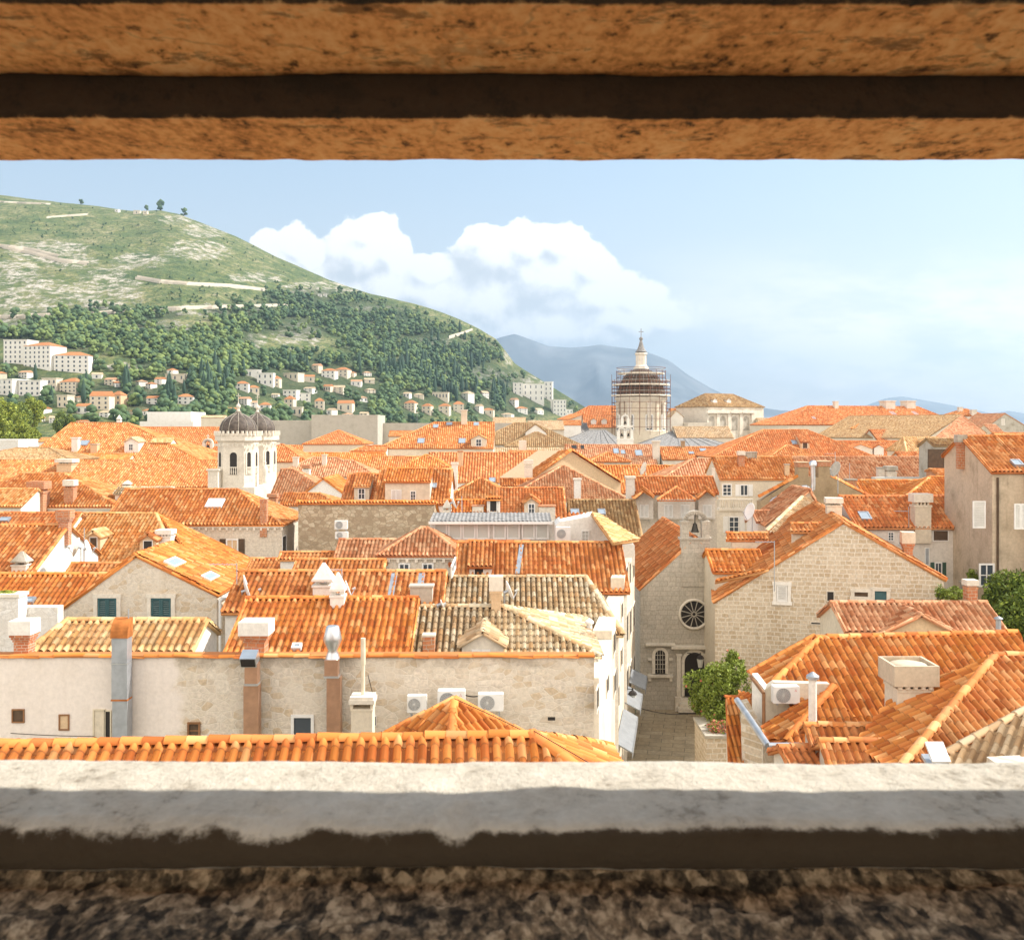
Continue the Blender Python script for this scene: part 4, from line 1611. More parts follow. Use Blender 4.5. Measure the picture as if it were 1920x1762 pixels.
# ------------------------------------------------------------------ houses far up the hillside
def far_house(px0, px1, py0, py1, label, roof='hip', tile='tile_orange', wall='white', floors=2, bays=3, yaw=None, base=None, name='house', flat=False):
    base = base or py1
    p = hill_at((px0 + px1) / 2, base)
    d = p.y
    w = (px1 - px0) / F * d
    h = (py1 - py0) / F * d
    y = yaw if yaw is not None else rnd.uniform(-.35, .35)
    root = empty(name, (p.x, p.y, p.z), y)
    tag(root, label, 'house', 'houses on the hillside')
    dp = max(6, w * .8)
    rh = 0 if roof == 'flat' else min(h * .28, 3.0)
    wh = h - rh
    mb = MB()
    mb.box((-w / 2, 0, -6), (w / 2, dp, wh))
    mb.build('wall', wall, root)
    if roof == 'hip':
        rb = MB()
        o = .4
        k = min(w / 2, dp / 2) * .9
        rb.add([(-w / 2 - o, -o, wh), (w / 2 + o, -o, wh), (w / 2 + o, dp + o, wh), (-w / 2 - o, dp + o, wh), (-w / 2 + k, dp / 2, wh + rh), (w / 2 - k, dp / 2, wh + rh)], [(0, 1, 5, 4), (1, 2, 5), (2, 3, 4, 5), (3, 0, 4), (3, 2, 1, 0)])
        rb.build('roof', tile, root)
    elif roof == 'gable':
        rb = MB()
        o = .3
        rb.add([(-w / 2 - o, -o, wh), (w / 2 + o, -o, wh), (w / 2 + o, dp + o, wh), (-w / 2 - o, dp + o, wh), (-w / 2 - o, dp / 2, wh + rh), (w / 2 + o, dp / 2, wh + rh)], [(0, 1, 5, 4), (1, 2, 5), (2, 3, 4, 5), (3, 0, 4), (3, 2, 1, 0)])
        rb.build('roof', tile, root)
    else:
        rb = MB()
        rb.box((-w / 2 - .3, -.3, wh + .003), (w / 2 + .3, dp + .3, wh + .5))
        rb.build('roof', wall, root)
    fh = wh / floors
    for f in range(floors):
        for b in range(bays):
            mb = MB()
            x = -w / 2 + w * (b + .5) / bays
            ww = min(1.1, w / bays * .45)
            mb.box((x - ww / 2, -.06, f * fh + fh * .25), (x + ww / 2, -.005, f * fh + fh * .75))
            mb.build('window', 'glass', root)
    return root


FAR_LIST = [
    # x0, x1, y0, y1, roof, wall, floors, bays, label
    (5, 52, 638, 682, 'flat', 'white', 5, 5, 'white terraced apartment block, left one of the three high on the slope'), (40, 98, 640, 690, 'hip', 'white', 5, 6, 'white terraced apartment block with orange roof, middle of the three high on the slope'),
    (102, 165, 658, 698, 'hip', 'white', 4, 6, 'white terraced apartment block with orange roof, right one of the three on the slope'), (-30, 28, 712, 740, 'flat', 'white', 3, 5, 'long low white house with flat roof at the left edge below the apartment blocks'),
    (35, 75, 714, 742, 'flat', 'white', 3, 4, 'flat white house left of the villa with orange hip roof'), (78, 106, 710, 732, 'flat', 'cream', 2, 3, 'small cream flat roofed house squeezed left of the villa'), (108, 146, 708, 736, 'hip', 'cream', 3, 4, 'cream villa with orange hip roof and three floors among cypresses'),
    (168, 204, 733, 768, 'gable', 'cream', 3, 3, 'tall cream gabled house between cypresses low on the slope'), (205, 228, 733, 760, 'hip', 'tan', 2, 2, 'small apricot coloured house right of the tall cream gabled house'), (142, 166, 756, 776, 'gable', 'white', 1, 2, 'low white house with orange roof below the cream gabled one'),
    (105, 128, 742, 764, 'flat', 'cream', 2, 2, 'plain cream house half hidden by cypresses below the villa'), (232, 246, 744, 760, 'hip', 'white', 1, 2, 'tiny white house right of the apricot house'), (274, 298, 742, 758, 'gable', 'white', 2, 2, 'white gabled house above the flat white hotel'),
    (333, 362, 738, 758, 'hip', 'white', 2, 3, 'white house with orange hip roof above the town left of the twin domes'), (312, 326, 690, 704, 'hip', 'white', 2, 1, 'tiny white tower house alone in the middle of the slope'), (308, 348, 702, 714, 'flat', 'cream', 1, 3, 'pale terrace house right below the tiny tower house'),
    (442, 465, 714, 732, 'hip', 'white', 2, 2, 'white house with orange roof left end of the middle cluster'), (462, 490, 694, 708, 'flat', 'white', 1, 2, 'flat white house highest in the middle cluster'), (482, 512, 700, 722, 'flat', 'white', 2, 3, 'white cubic house in the centre of the middle cluster'),
    (505, 524, 704, 724, 'hip', 'cream', 2, 2, 'cream house right of the cubic house in the middle cluster'), (466, 486, 722, 738, 'hip', 'cream', 1, 2, 'cream cottage lowest in the middle cluster'), (530, 560, 700, 712, 'flat', 'cream', 1, 3, 'low cream terrace house right of the middle cluster'),
    (560, 590, 702, 716, 'gable', 'cream', 1, 2, 'low cream gabled house left of the long villa'), (602, 628, 690, 708, 'hip', 'white', 2, 3, 'white villa left half of the pair below the cypress grove'), (626, 652, 688, 706, 'hip', 'cream', 2, 3, 'cream villa right half of the pair below the cypress grove'),
    (652, 664, 696, 706, 'hip', 'cream', 1, 1, 'tiny cream house right end beside the pair of villas'), (530, 556, 732, 746, 'flat', 'white', 2, 3, 'white house with flat roof and blue tinted glazing right of the domes'), (556, 582, 738, 752, 'flat', 'white', 2, 2, 'cubic white house right of the flat roofed glazed house'),
    (532, 550, 742, 764, 'hip', 'cream', 2, 2, 'cream house with orange roof below the glazed house'), (486, 506, 754, 772, 'hip', 'white', 2, 2, 'white house with orange roof immediately right of the twin domes'), (590, 607, 746, 766, 'hip', 'cream', 2, 2, 'cream house with orange roof left of the grey city wall tower'),
    (632, 660, 750, 772, 'gable', 'cream', 1, 2, 'cream gabled house with tall end above the city wall'), (548, 566, 764, 780, 'flat', 'cream', 1, 2, 'low cream terrace right above the grey city wall'),
    (757, 778, 750, 770, 'hip', 'cream', 3, 3, 'square cream villa with three floors alone among trees'), (790, 808, 756, 775, 'hip', 'cream', 2, 2, 'cream house left of the taller cream house among dark trees'), (822, 842, 756, 775, 'hip', 'cream', 2, 2, 'taller cream house in the middle below the arcaded terrace'),
    (850, 870, 752, 774, 'hip', 'cream', 3, 2, 'cream house with three floors right of the arcaded terrace'), (810, 840, 736, 748, 'flat', 'cream', 1, 5, 'arcaded pale terrace building among dark trees'), (903, 925, 765, 778, 'hip', 'cream', 1, 2, 'small cream cottage under the dark cypresses near the cliff'),
    (962, 980, 718, 740, 'flat', 'white', 3, 2, 'left white tower of the hotel under the cliff'), (980, 1020, 720, 752, 'flat', 'white', 3, 4, 'wide white hotel block under the cliff'), (1020, 1036, 716, 750, 'flat', 'white', 4, 2, 'right white stair tower of the hotel under the cliff'),
    (1037, 1062, 750, 780, 'flat', 'white', 4, 4, 'white stepped apartment house below the hotel'), (1062, 1074, 768, 784, 'flat', 'white', 2, 2, 'low white annexe right of the stepped apartment house'),
    (215, 222, 393, 398, 'flat', 'white', 1, 1, 'tiny pale ruin left on the hill crest'), (250, 262, 395, 402, 'flat', 'cream', 1, 1, 'pale ruin in the middle of the hill crest'), (268, 276, 396, 402, 'flat', 'cream', 1, 1, 'pale ruin beside the largest crest pine'), (596, 604, 552, 556, 'flat', 'white', 1, 1, 'tiny white hut left on the upper slope'), (606, 613, 552, 556, 'flat', 'white', 1, 1, 'tiny white hut right on the upper slope'),
]
for r_ in FAR_LIST:
    FARH.append(r_[:4])
for (x0, x1, y0, y1, rf, wl, fl, by, lb) in FAR_LIST:
    FARH.remove((x0, x1, y0, y1))
    FARH.append((x0, y0, x1, y1))
    far_house(x0, x1, y0, y1, lb, rf, 'tile_orange', wl, fl, by, base=y1)
small = 0
for _ in range(900):
    if small >= 46:
        break
    a = rnd.random()
    px, py = (rnd.uniform(-20, 300), rnd.uniform(700, 800)) if a < .45 else ((rnd.uniform(430, 690), rnd.uniform(696, 785)) if a < .85 else (rnd.uniform(740, 1010), rnd.uniform(735, 785)))
    w, h = rnd.uniform(12, 22), rnd.uniform(9, 15)
    if any(x0 - 2 < px + w and px < x1 + 2 and y0 - 3 < py and py - h < y1 + 2 for (x0, y0, x1, y1) in FARH):
        continue
    FARH.append((px, py - h, px + w, py))
    o = far_house(px, px + w, py - h, py, 'small pale tile roofed house scattered among trees at the foot of the hill', rnd.choice(('hip', 'gable', 'gable')), rnd.choice(('tile_orange', 'tile_pink', 'tile_sand')), rnd.choice(('white', 'cream', 'white')), rnd.choice((1, 2, 2, 3)), rnd.choice((1, 2, 3)), base=py, yaw=rnd.uniform(-.9, .9))
    o['group'] = 'small scattered houses at the foot of the hill'
    small += 1
plant_hill()


# ================================================================== the old town, near to far
# ---- nearest roof under the sill
n1 = H('house', 'nearest house, long orange barrel tile roof just below the white sill', -260, 1402, 998, 18.3, 1560, yaw=3.4, pitch=27, back=2.2, e1='h', wall='rubble', tile='tile_bright', tp=0.228)
n2 = H('house', 'small bright orange pyramid roof peeking over the ridge of the nearest roof', 851, 1313, 853.5, 25.2, 1420, yaw=45, pitch=35, e0='h', e1='h', wall='rubble', tile='tile_bright', tp=0.21)

# ---- the long party wall
WD = 31.0
pw = House('party_wall', 'long plaster and rubble wall with orange coping across the lower left', 'wall', None, (P(-120, 1225, WD).x, WD, 0), 0, WD)
zt = EYE - (1229 - HY) / F * WD


def party_mat():
    t, b, o = new_mat('party_wall')
    ob, uv, x, z = wall_uv(t)
    c, h = rubble_nodes(t, ob, uv, 4.6, [(.68, .60, .49), (.63, .54, .43), (.71, .64, .54), (.66, .57, .46), (.69, .61, .51), (.60, .48, .34), (.68, .60, .50)], (.70, .63, .53), .10)
    n1 = t.noise(ob, .9, 6, .62)
    n2 = t.noise(ob, 7.0, 5, .6)
    st = t.noise(t.v('MULTIPLY', uv, (3.0, .22, 1)), 1.5, 5, .65)
    pl = t.mix(t.m('ADD', t.m('MULTIPLY', t.rng(n1, .42, .75), .3), t.m('MULTIPLY', t.rng(st, .5, .8), .3)), (.78, .705, .64), (.60, .52, .43))
    k = t.rng(n2, .25, .75, .92, 1.06)
    pl = t.v('MULTIPLY', pl, t.comb(k, k, k))
    f = t.rng(t.m('ADD', x, t.m('MULTIPLY', t.m('SUBTRACT', n1, .5), 2.2)), 7.1, 7.6)
    up = t.m('MULTIPLY', t.rng(z, zt - .5, zt - .2), .6)
    c = t.mix(t.m('MULTIPLY', up, t.rng(n1, .4, .6)), c, (.30, .25, .19))
    t.put(b, 'Base Color', t.mix(f, pl, c))
    b.inputs['Roughness'].default_value = .92
    bump(t, b, t.m('ADD', t.m('MULTIPLY', h, f), t.m('MULTIPLY', n2, .3)), .45, .035)


party_mat()
pw.planes['F'] = (Vector((0, 0, 0)), Vector((0, -1, 0)), Vector((1, 0, 0)))
pw.planes['rF'] = (Vector((0, .2, 0)), Vector((0, -1, 0)))
xr = P(1114, 1232, WD).x - P(-120, 1225, WD).x
mb = MB()
mb.box((0, 0, 0), (xr, .5, zt - .05))
pw.build(mb, 'wall', 'party_wall')
cp = Roof()
for i in range(44):
    x = xr * i / 44
    zz = zt + .03 * math.sin(i * .9) - .02
    cp.caps((x, .02, zz), (x + xr / 44, .02, zz + rnd.uniform(-.02, .02)), 31, .10, .4)
mb = MB()
mb.box((-.02, -.06, zt - .049), (xr + .02, .5, zt + .01))
c0 = pw.build(mb, 'coping', 'tile_bright')
cp.build('ridge_tiles', 'tile_bright', c0)
pw.window('F', 25, 1331, 44, 1352, 'dark', frame='brown_wood', glass='dark_wood')
pw.window('F', 113, 1341, 128, 1366, 'dark', frame='brown_wood', glass='tan')
pw.window('F', 197, 1333, 207, 1388, 'dark', frame='cream_paint', glass='dark')
pw.window('F', 177, 1331, 196, 1387, 'dark', frame='cream_paint', glass='cream')
pw.window('F', 352, 1353, 376, 1385, 'plain', frame='brown_wood', glass='dark_wood', grid=(1, 2))
pw.window('F', 546, 1339, 589, 1384, 'plain', frame='white_paint', glass='glass', grid=(1, 1))
pw.window('F', 699, 1341, 706, 1360, 'plain', frame='white_paint', glass='glass', grid=(1, 1))
pw.window('F', 1027, 1343, 1041, 1350, 'dark', frame='rubble', glass='dark')
# chimneys standing on the party wall
pw.planes['top'] = (Vector((0, 0, 0)), Vector((0, -1, 0)))
pw.chimney(15, 57, 1165, 1232, 'brick', 'rF', 'brick', 'white', 1.0)
pw.chimney(446, 503, 1167, 1232, 'brick', 'rF', 'brickwork', 'white', .9)

# ---- left: houses right behind the party wall
o1 = H('house', 'ochre tiled lean roof directly behind the plaster part of the long party wall', 128, 1163, 383, 34.0, 1224, pitch=25, back=1.6, e0='h', E0=.7, wall='white', tile='tile_ochre', tp=.24)
sg = G('house', 'stone gable house with two teal shuttered windows and two roof lights', (255, 1040), 41.5, (88, 1161), (411, 1116), 4.4, wall='rubble', tile='tile_bright', oh=.10, og=.05)
for (a, b, c, d_) in ((184, 1121, 219, 1157), (284, 1121, 321, 1157)):
    sg.window('0', a, b, c, d_, 'shut', shutter='teal_paint', grid=(2, 1), surround='limestone')
sg.skylight(306, 1049, 345, 1068, 'rF', 'white_paint')
sg.skylight(374, 1077, 410, 1093, 'rF', 'white_paint')
mb = MB()
q = sg.hit('0', 411, 1124)
mb.tube(q + Vector((-.06, -.05, 0)), q + Vector((-.06, -.05, -5)), .06)
mb.tube(q + Vector((-.06, -.05, 0)), q + Vector((3.5, -.08, 0.0)), .07)
sg.build(mb, 'gutter', 'white_paint')


def prism_thing(name, label, cat, x0, x1, y0, d, depth, mat, top=None, zb=0, skew=0.0, topmat=None):
    a, b = P(x0, y0, d), P(x1, y0, d)
    root = empty(name, ((a.x + b.x) / 2, d, 0))
    tag(root, label, cat)
    mb = MB()
    w = (b.x - a.x) / 2
    mb.prism([(-w, 0), (w, 0), (w + skew, depth), (-w + skew, depth)], zb, a.z)
    mb.build('wall', mat, root)
    if topmat:
        mb = MB()
        mb.prism([(-w - .05, -.05), (w + .05, -.05), (w + skew + .05, depth + .05), (-w + skew - .05, depth + .05)], a.z + .002, a.z + .12)
        mb.build('coping', topmat, root)
    return root


prism_thing('terrace_wall', 'whitewashed rubble terrace wall, taller one at the left edge of the view', 'wall', -200, 34, 1120, 37.5, .7, 'white_rubble', topmat='limestone')
prism_thing('terrace_wall', 'whitewashed rubble terrace wall, lower one left of the stone gable house', 'wall', 34, 108, 1138, 38.2, .5, 'white_rubble')
l2 = H('house', 'plain orange roof strip behind the white terrace walls at the left edge', -160, 1077, 204, 44.5, 1150, back=2.0, e1='h', E1=1.0, wall='white', tile='tile_bright')
l2.skylight(40, 1124, 66, 1134, 'rF')
l2b = H('house', 'short orange roof wedged between the white gable and the stone gable house', 140, 1057, 226, 48.5, 1090, back=2.0, wall='white', tile='tile_orange')
l1 = H('house', 'orange roofed house with large blank white gable and stone obelisk chimney', -160, 985, 126, 53.0, 1079, back=None, wall='white', tile='tile_orange')
l1.chimney(19, 49, 1033, 1074, 'obelisk', 'rF', 'limestone', 'concrete')
l1.chimney(103, 131, 957, 994, 'brick', 'rF', 'brick', 'brickwork', .8)
l3 = H('house', 'narrow orange roof strip with a roof light above the blank white gable', -120, 962, 150, 63.0, 1000, wall='white', tile='tile_red', back=3)
l3.skylight(0, 973, 19, 980, 'rF')
l4 = H('house', 'mottled orange roof with two small dormers and long pale right slope', 136, 963, 292, 64.0, 1062, pitch=27, wall='white', tile='tile_mottle', back=3, e1='h', E1=3.2)
l4.tiles((294, 964, 64.2), -8, 24, [[(294, 963), (505, 1066), (420, 1075), (362, 1046)]], 'tile_bright', d=64)
l4.tiles((362, 1046, 60.0), -60, 24, [[(362, 1040), (440, 1075), (470, 1110), (330, 1110)]], 'tile_pink', d=64)
l4.dormer(163, 188, 994, 1005, 1033, 'gable', 'tan', 'tile_ochre', 'dark', glass='dark_wood', deep=1.6)
l4.dormer(262, 293, 1000, 1011, 1041, 'gable', 'tan', 'tile_orange', 'dark', glass='dark', deep=1.6)
l4.chimney(290, 321, 994, 1030, 'cap', 'rF', 'white', 'white')

# ---- middle: roofs behind the rubble part of the wall
m3 = H('house', 'bright orange roof right behind the rubble part of the long party wall', 468, 1122, 779, 35.6, 1228, pitch=25, back=2.2, wall='white', tile='tile_bright')
m3.skylight(548, 1212, 566, 1222, 'rF', 'white_paint')
m4 = H('house', 'orange roof strip with grey valleys behind the two white cone chimneys', 455, 1072, 832, 41.0, 1150, pitch=24, back=2.5, wall='white', tile='tile_orange')
for a, b in ((728, 742), (783, 793)):
    mb = MB()
    q0, q1 = m4.hit('rF', b - 2, 1078), m4.hit('rF', a + 1, 1140)
    mb.obox((q0 + q1) / 2 + Vector((0, -.03, .07)), (1, 0, 0), (q1 - q0).normalized(), m4.planes['rF'][1], .12, (q1 - q0).length / 2, .02)
    m4.build(mb, 'valley_flashing', 'zinc')
m4.chimney(584, 623, 1054, 1122, 'obelisk', 'rF', 'white', 'white', 1.0)
m3.chimney(617, 646, 1071, 1142, 'obelisk', 'rF', 'white', 'white', 1.0)
m4.chimney(768, 811, 1098, 1134, 'box', 'rF', 'concrete', 'concrete', .7)
m6 = H('house', 'old mottled ochre roof with small stone dormer behind the rubble wall', 782, 1138, 944, 36.2, 1231, pitch=25, back=4.2, e1='h', E1=3.3, wall='white', tile='tile_old')
m6.dormer(866, 944, 1182, 1206, 1229, 'gable', 'limestone', 'tile_sand', 'shut', deep=1.8, wrect=(884, 1217, 920, 1230))
m6.chimney(917, 943, 1081, 1151, 'brick', 'rF', 'tan', 'limestone')
m6.chimney(792, 815, 1190, 1230, 'box', 'rF', 'brickwork', 'limestone')
m6.tiles((1000, 1232, 33.5), 0, 25, [[(1090, 1215), (1142, 1228), (1124, 1272), (1085, 1262)]], 'tile_sand', d=40)
m5 = H('house', 'large old ochre roof with blackened tiles below the plain orange roof beside the street', 830, 1082, 1098, 42.6, 1192, pitch=25, back=2.5, e1='h', E1=1.2, wall='white', tile='tile_old')
m5.chimney(1097, 1114, 1160, 1236, 'pipe', 'rF', 'white_paint', 'white_paint')
m7 = H('house', 'orange roof with blank white gable beside the street seen above the old ochre roofs', 862, 1018, 1160, 48.5, 1112, pitch=26, back=2.2, wall='white', tile='tile_orange')
m7.dormer(880, 922, 1024, 1062, 1078, 'shed', 'white', 'tile_orange', 'dark', glass='dark', deep=2.0, wrect=(890, 1066, 906, 1078))
mb = MB()
q0, q1 = m7.hit('rF', 978, 1024), m7.hit('rF', 970, 1078)
mb.obox((q0 + q1) / 2 + Vector((0, -.03, .07)), (1, 0, 0), (q1 - q0).normalized(), m7.planes['rF'][1], .10, (q1 - q0).length / 2, .02)
m7.build(mb, 'valley_flashing', 'zinc')

# ---- the white street front on the left of the lane
ax = Vector((2.62, 31.0))
bx = Vector((6.75, 55.5))
sdv = (bx - ax).normalized()
snv = Vector((sdv.y, -sdv.x))
az_f = math.degrees(math.atan2(snv.y, snv.x))


def facade(label, t0, t1, z, back, mat, holes=(), thick=7, name='row_house', d=40):
    p0, p1 = ax + sdv * t0, ax + sdv * t1
    h = House(name, label, 'house', 'row of houses along the lane', (p0.x, p0.y, 0), 0, d)
    h.block([(p0.x, p0.y), (p1.x, p1.y), (p1.x - back, p1.y), (p0.x - back, p0.y)], 0, z, mat)
    h.add_plane('S', (p0.x, p0.y, 0), az_f)
    for (x0, y0, x1, y1) in holes:
        w = h.window('S', x0, y0, x1, y1, 'dark', frame='limestone', glass='dark')
    return h


z1_ = EYE - (1300 - HY) / F * 36
f1 = facade('pale narrow house front at the end of the rubble wall, nearest along the lane', .5, 6.2, zt - .8, .8, 'limestone', [(1117, 1290, 1121, 1330), (1136, 1268, 1140, 1300)])
f2 = facade('white house front below the old ochre roof, middle one along the lane', 6.25, 14.2, P(1146, 1120, 43.5).z - .15, .7, 'cream', [(1149, 1185, 1153, 1225), (1156, 1290, 1160, 1330), (1163, 1215, 1166, 1250), (1150, 1260, 1154, 1300), (1164, 1130, 1167, 1160)])
f3 = facade('white house front with three rows of narrow windows, farthest along the lane', 14.25, 24.4, P(1190, 1030, 50.5).z - .6, .6, 'cream',
            [(1173.5, 1152, 1177, 1206), (1180, 1142, 1183, 1190), (1186.5, 1132, 1189.5, 1176), (1174, 1252, 1177.5, 1300), (1180.5, 1242, 1183.5, 1282), (1187, 1228, 1189.7, 1266), (1173.5, 1062, 1176.5, 1106), (1179.5, 1055, 1182, 1095), (1186, 1047, 1188.5, 1084)])
f3.tiles((1112, 963, 52.5), -14, 24, [[(1108, 962), (1124, 966), (1199, 1013), (1150, 1020)]], 'tile_ochre', d=50)
# white house with square window grid above, at the street
w8 = House('house', 'white gabled house with square paned window left of its yellow roof by the lane', 'house', None, (P(1075, 1000, 52).x, 52, 0), 0, 52)
a_, b_ = P(1075, 970, 52), P(1160, 970, 52)
w8.add_plane('F', (a_.x, 52, 0), -90)
w8.panel('F', [(1042, 1060), (1042, 985), (1050, 978), (1118, 966), (1190, 1022), (1190, 1060)], 'white', 2.5)
w8.window('F', 1090, 994, 1105, 1016, 'plain', grid=(2, 3), glass='glass_grey')
w8.tiles((1042, 966, 54), -90, 24, [[(1050, 963), (1108, 963), (1104, 982), (1050, 980)]], 'tile_red', d=50)

# ---- the little church
ch = G('church', 'small grey stone church with round rose window and bell arch', (1304, 1008), 55.5, (1197, 1106), (1411, 1106), 12, wall='ashlar_grey', tile='tile_red', cat='church', oh=.10, og=.02)
# rose window
def rose(h, face, px, py, rpx):
    n, U = h.planes[face][1], h.planes[face][2]
    V = Vector((0, 0, 1))
    c = h.hit(face, px, py)
    r = rpx / F * (h.M @ c).y
    mb = MB()
    N = 40
    rings = [(r, .0), (r, .10), (r * .93, .13), (r * .86, .10), (r * .84, .02)]
    vs = []
    for (q, o) in rings:
        for i in range(N):
            a = 2 * math.pi * i / N
            vs.append(c + (U * math.cos(a) + V * math.sin(a)) * q + n * o)
    mb.add(vs, [(j * N + i, j * N + (i + 1) % N, (j + 1) * N + (i + 1) % N, (j + 1) * N + i) for j in range(4) for i in range(N)], True)
    o = mb.build('rose_window', 'limestone', h.root)
    gb = MB()
    gb.add([c + (U * math.cos(2 * math.pi * i / N) + V * math.sin(2 * math.pi * i / N)) * r * .85 + n * .012 for i in range(N)], [tuple(range(N))])
    gb.build('pane', 'dark', o)
    tb = MB()
    for i in range(12):
        a = 2 * math.pi * (i + .5) / 12
        dr = U * math.cos(a) + V * math.sin(a)
        tb.tube(c + dr * r * .14 + n * .05, c + dr * r * .85 + n * .05, .022, .03, 6)
    for i in range(20):
        a, b = 2 * math.pi * i / 20, 2 * math.pi * (i + 1) / 20
        tb.tube(c + (U * math.cos(a) + V * math.sin(a)) * r * .14 + n * .05, c + (U * math.cos(b) + V * math.sin(b)) * r * .14 + n * .05, .03, .03, 5)
    tb.build('tracery', 'concrete', o)


rose(ch, '0', 1301, 1151, 29)


def arched(h, face, x0, x1, ytop, ybot, mat='dark', frame='limestone', name='door', fw=.17, bars=False, inner=None):
    n, U = h.planes[face][1], h.planes[face][2]
    V = Vector((0, 0, 1))
    c = h.hit(face, (x0 + x1) / 2, ybot)
    a, b = h.hit(face, x0, ybot), h.hit(face, x1, ybot)
    r = abs((b - a).dot(U)) / 2
    H_ = (h.hit(face, (x0 + x1) / 2, ytop) - c).z
    sh = H_ - r
    def outline(r_, e):
        pts = [c - U * r_ + n * e, c + U * r_ + n * e]
        for i in range(15):
            a = math.pi * i / 14
            pts.append(c + V * sh + (U * math.cos(a) + V * math.sin(a)) * r_ + n * e)
        return pts
    mb = MB()
    inn, out = outline(r, .10), outline(r + fw, .10)
    inb, outb = outline(r, .0), outline(r + fw, .0)
    m = len(inn)
    mb.add(inn + out + inb + outb, [(i, m + i, m + (i + 1) % m, (i + 1) % m) for i in range(1, m)] + [(i, (i + 1) % m, 2 * m + (i + 1) % m, 2 * m + i) for i in range(m)] + [(m + i, 3 * m + i, 3 * m + (i + 1) % m, m + (i + 1) % m) for i in range(m)])
    o = mb.build(name, frame, h.root)
    pb = MB()
    q = outline(r, .015)
    pb.add(q, [tuple(range(len(q)))])
    pb.build('door_leaf' if name == 'door' else 'pane', mat, o)
    if bars:
        bb = MB()
        for i in range(1, 4):
            x = -r + 2 * r * i / 4
            bb.tube(c + U * x + n * .05, c + U * x + V * (sh + math.sqrt(max(0, r * r - x * x))) + n * .05, .02, .02, 5)
        for i in range(1, 5):
            bb.tube(c - U * r + V * (sh * i / 4) + n * .05, c + U * r + V * (sh * i / 4) + n * .05, .018, .018, 5)
        bb.build('bars', 'concrete', o)
    return o, c, U, V, n, r, H_


o, c, U, V, n, r, H_ = arched(ch, '0', 1283, 1320, 1222, 1304, 'dark')
mb = MB()
mb.obox(c + V * (H_ + .30) + n * .14, U, V, n, r + .75, .07, .20)
mb.obox(c + V * (H_ + .20) + n * .08, U, V, n, r + .55, .04, .10)
for sg_ in (-1, 1):
    mb.obox(c + U * sg_ * (r + .32) + V * (H_ * .42) + n * .07, U, V, n, .11, H_ * .50, .09)
    mb.obox(c + U * sg_ * (r + .32) + V * (H_ * .95) + n * .09, U, V, n, .16, .06, .12)
    mb.obox(c + U * sg_ * (r + .32) - V * .45 + n * .12, U, V, n, .22, .42, .16)
mb.build('portal', 'limestone', ch.root)
mb = MB()
for i in range(3):
    mb.obox(c - V * (.18 + .2 * i) + n * (.2 + .12 * i), U, V, n, r + .25 + .1 * i, .10, .20 + .12 * i)
mb.build('steps', 'limestone', ch.root)
o, c, U, V, n, r, H_ = arched(ch, '0', 1228, 1247, 1218, 1262, 'dark', name='window', fw=.16, bars=True)
mb = MB()
mb.obox(c + V * (H_ + .32) + n * .12, U, V, n, r + .52, .05, .16)
sb_ = MB()
sb_.obox(c - V * .12 + n * .10, U, V, n, r + .42, .07, .12)
sb_.build('sill', 'limestone', o)
for sg_ in (-1, 1):
    mb.obox(c + U * sg_ * (r + .30) + V * (H_ * .62) + n * .07, U, V, n, .10, .05, .10)
    mb.obox(c + U * sg_ * (r + .30) - V * .28 + n * .07, U, V, n, .08, .12, .08)
mb.build('window_hood', 'limestone', o)
# raised middle with the bell arch
mb = MB()
n0 = ch.planes['0'][1]
ctr = ch.hit('0', 1304, 1045)
ux = ch.planes['0'][2]
def bell_pt(dx, z, dy):
    return ctr + ux * dx + Vector((0, 0, z - ctr.z)) + n0 * (-dy)
zb0, zs_, zt_ = P(1300, 1100, 55.4).z, P(1300, 1012, 55.4).z, P(1300, 958, 55.4).z
hw = 27 / F * 55.4
cxp = ctr
mb.obox(cxp + Vector((0, 0, (zb0 + zs_) / 2 - ctr.z)) + n0 * (-.18), ux, (0, 0, 1), n0, hw, (zs_ - zb0) / 2, .24)
mb.obox(cxp + Vector((0, 0, zs_ + .06 - ctr.z)) + n0 * (-.18), ux, (0, 0, 1), n0, hw + .1, .06, .32)
for sg_ in (-1, 1):
    mb.obox(cxp + ux * sg_ * hw * .72 + Vector((0, 0, zs_ + .12 + .40 - ctr.z)) + n0 * (-.18), ux, (0, 0, 1), n0, hw * .27, .40, .22)
    mb.obox(cxp + ux * sg_ * hw * .72 + Vector((0, 0, zs_ + .97 - ctr.z)) + n0 * (-.18), ux, (0, 0, 1), n0, hw * .31, .05, .26)
ra = hw * .72
zc = zs_ + 1.0
N = 12
prev = None
for i in range(N):
    a0, a1 = math.pi * i / N, math.pi * (i + 1) / N
    am = (a0 + a1) / 2
    mb.obox(cxp + ux * math.cos(am) * ra + Vector((0, 0, zc + math.sin(am) * (zt_ - zc - .1) - ctr.z)) + n0 * (-.18), ux * -math.sin(am) + Vector((0, 0, math.cos(am))), ux * math.cos(am) + Vector((0, 0, math.sin(am))), n0, ra * .15, .11, .2)
bg = mb.build('bell_arch', 'ashlar_grey', ch.root)
mb = MB()
q = cxp + Vector((0, 0, zc - .35 - ctr.z)) + n0 * (-.18)
mb.lathe(q, [(.24, -.25), (.21, -.20), (.15, 0), (.12, .18), (.05, .24), (.03, .30)], 14)
mb.tube(q + Vector((0, 0, .3)), q + Vector((0, 0, .7)), .03)
mb.build('bell', 'bronze', bg)

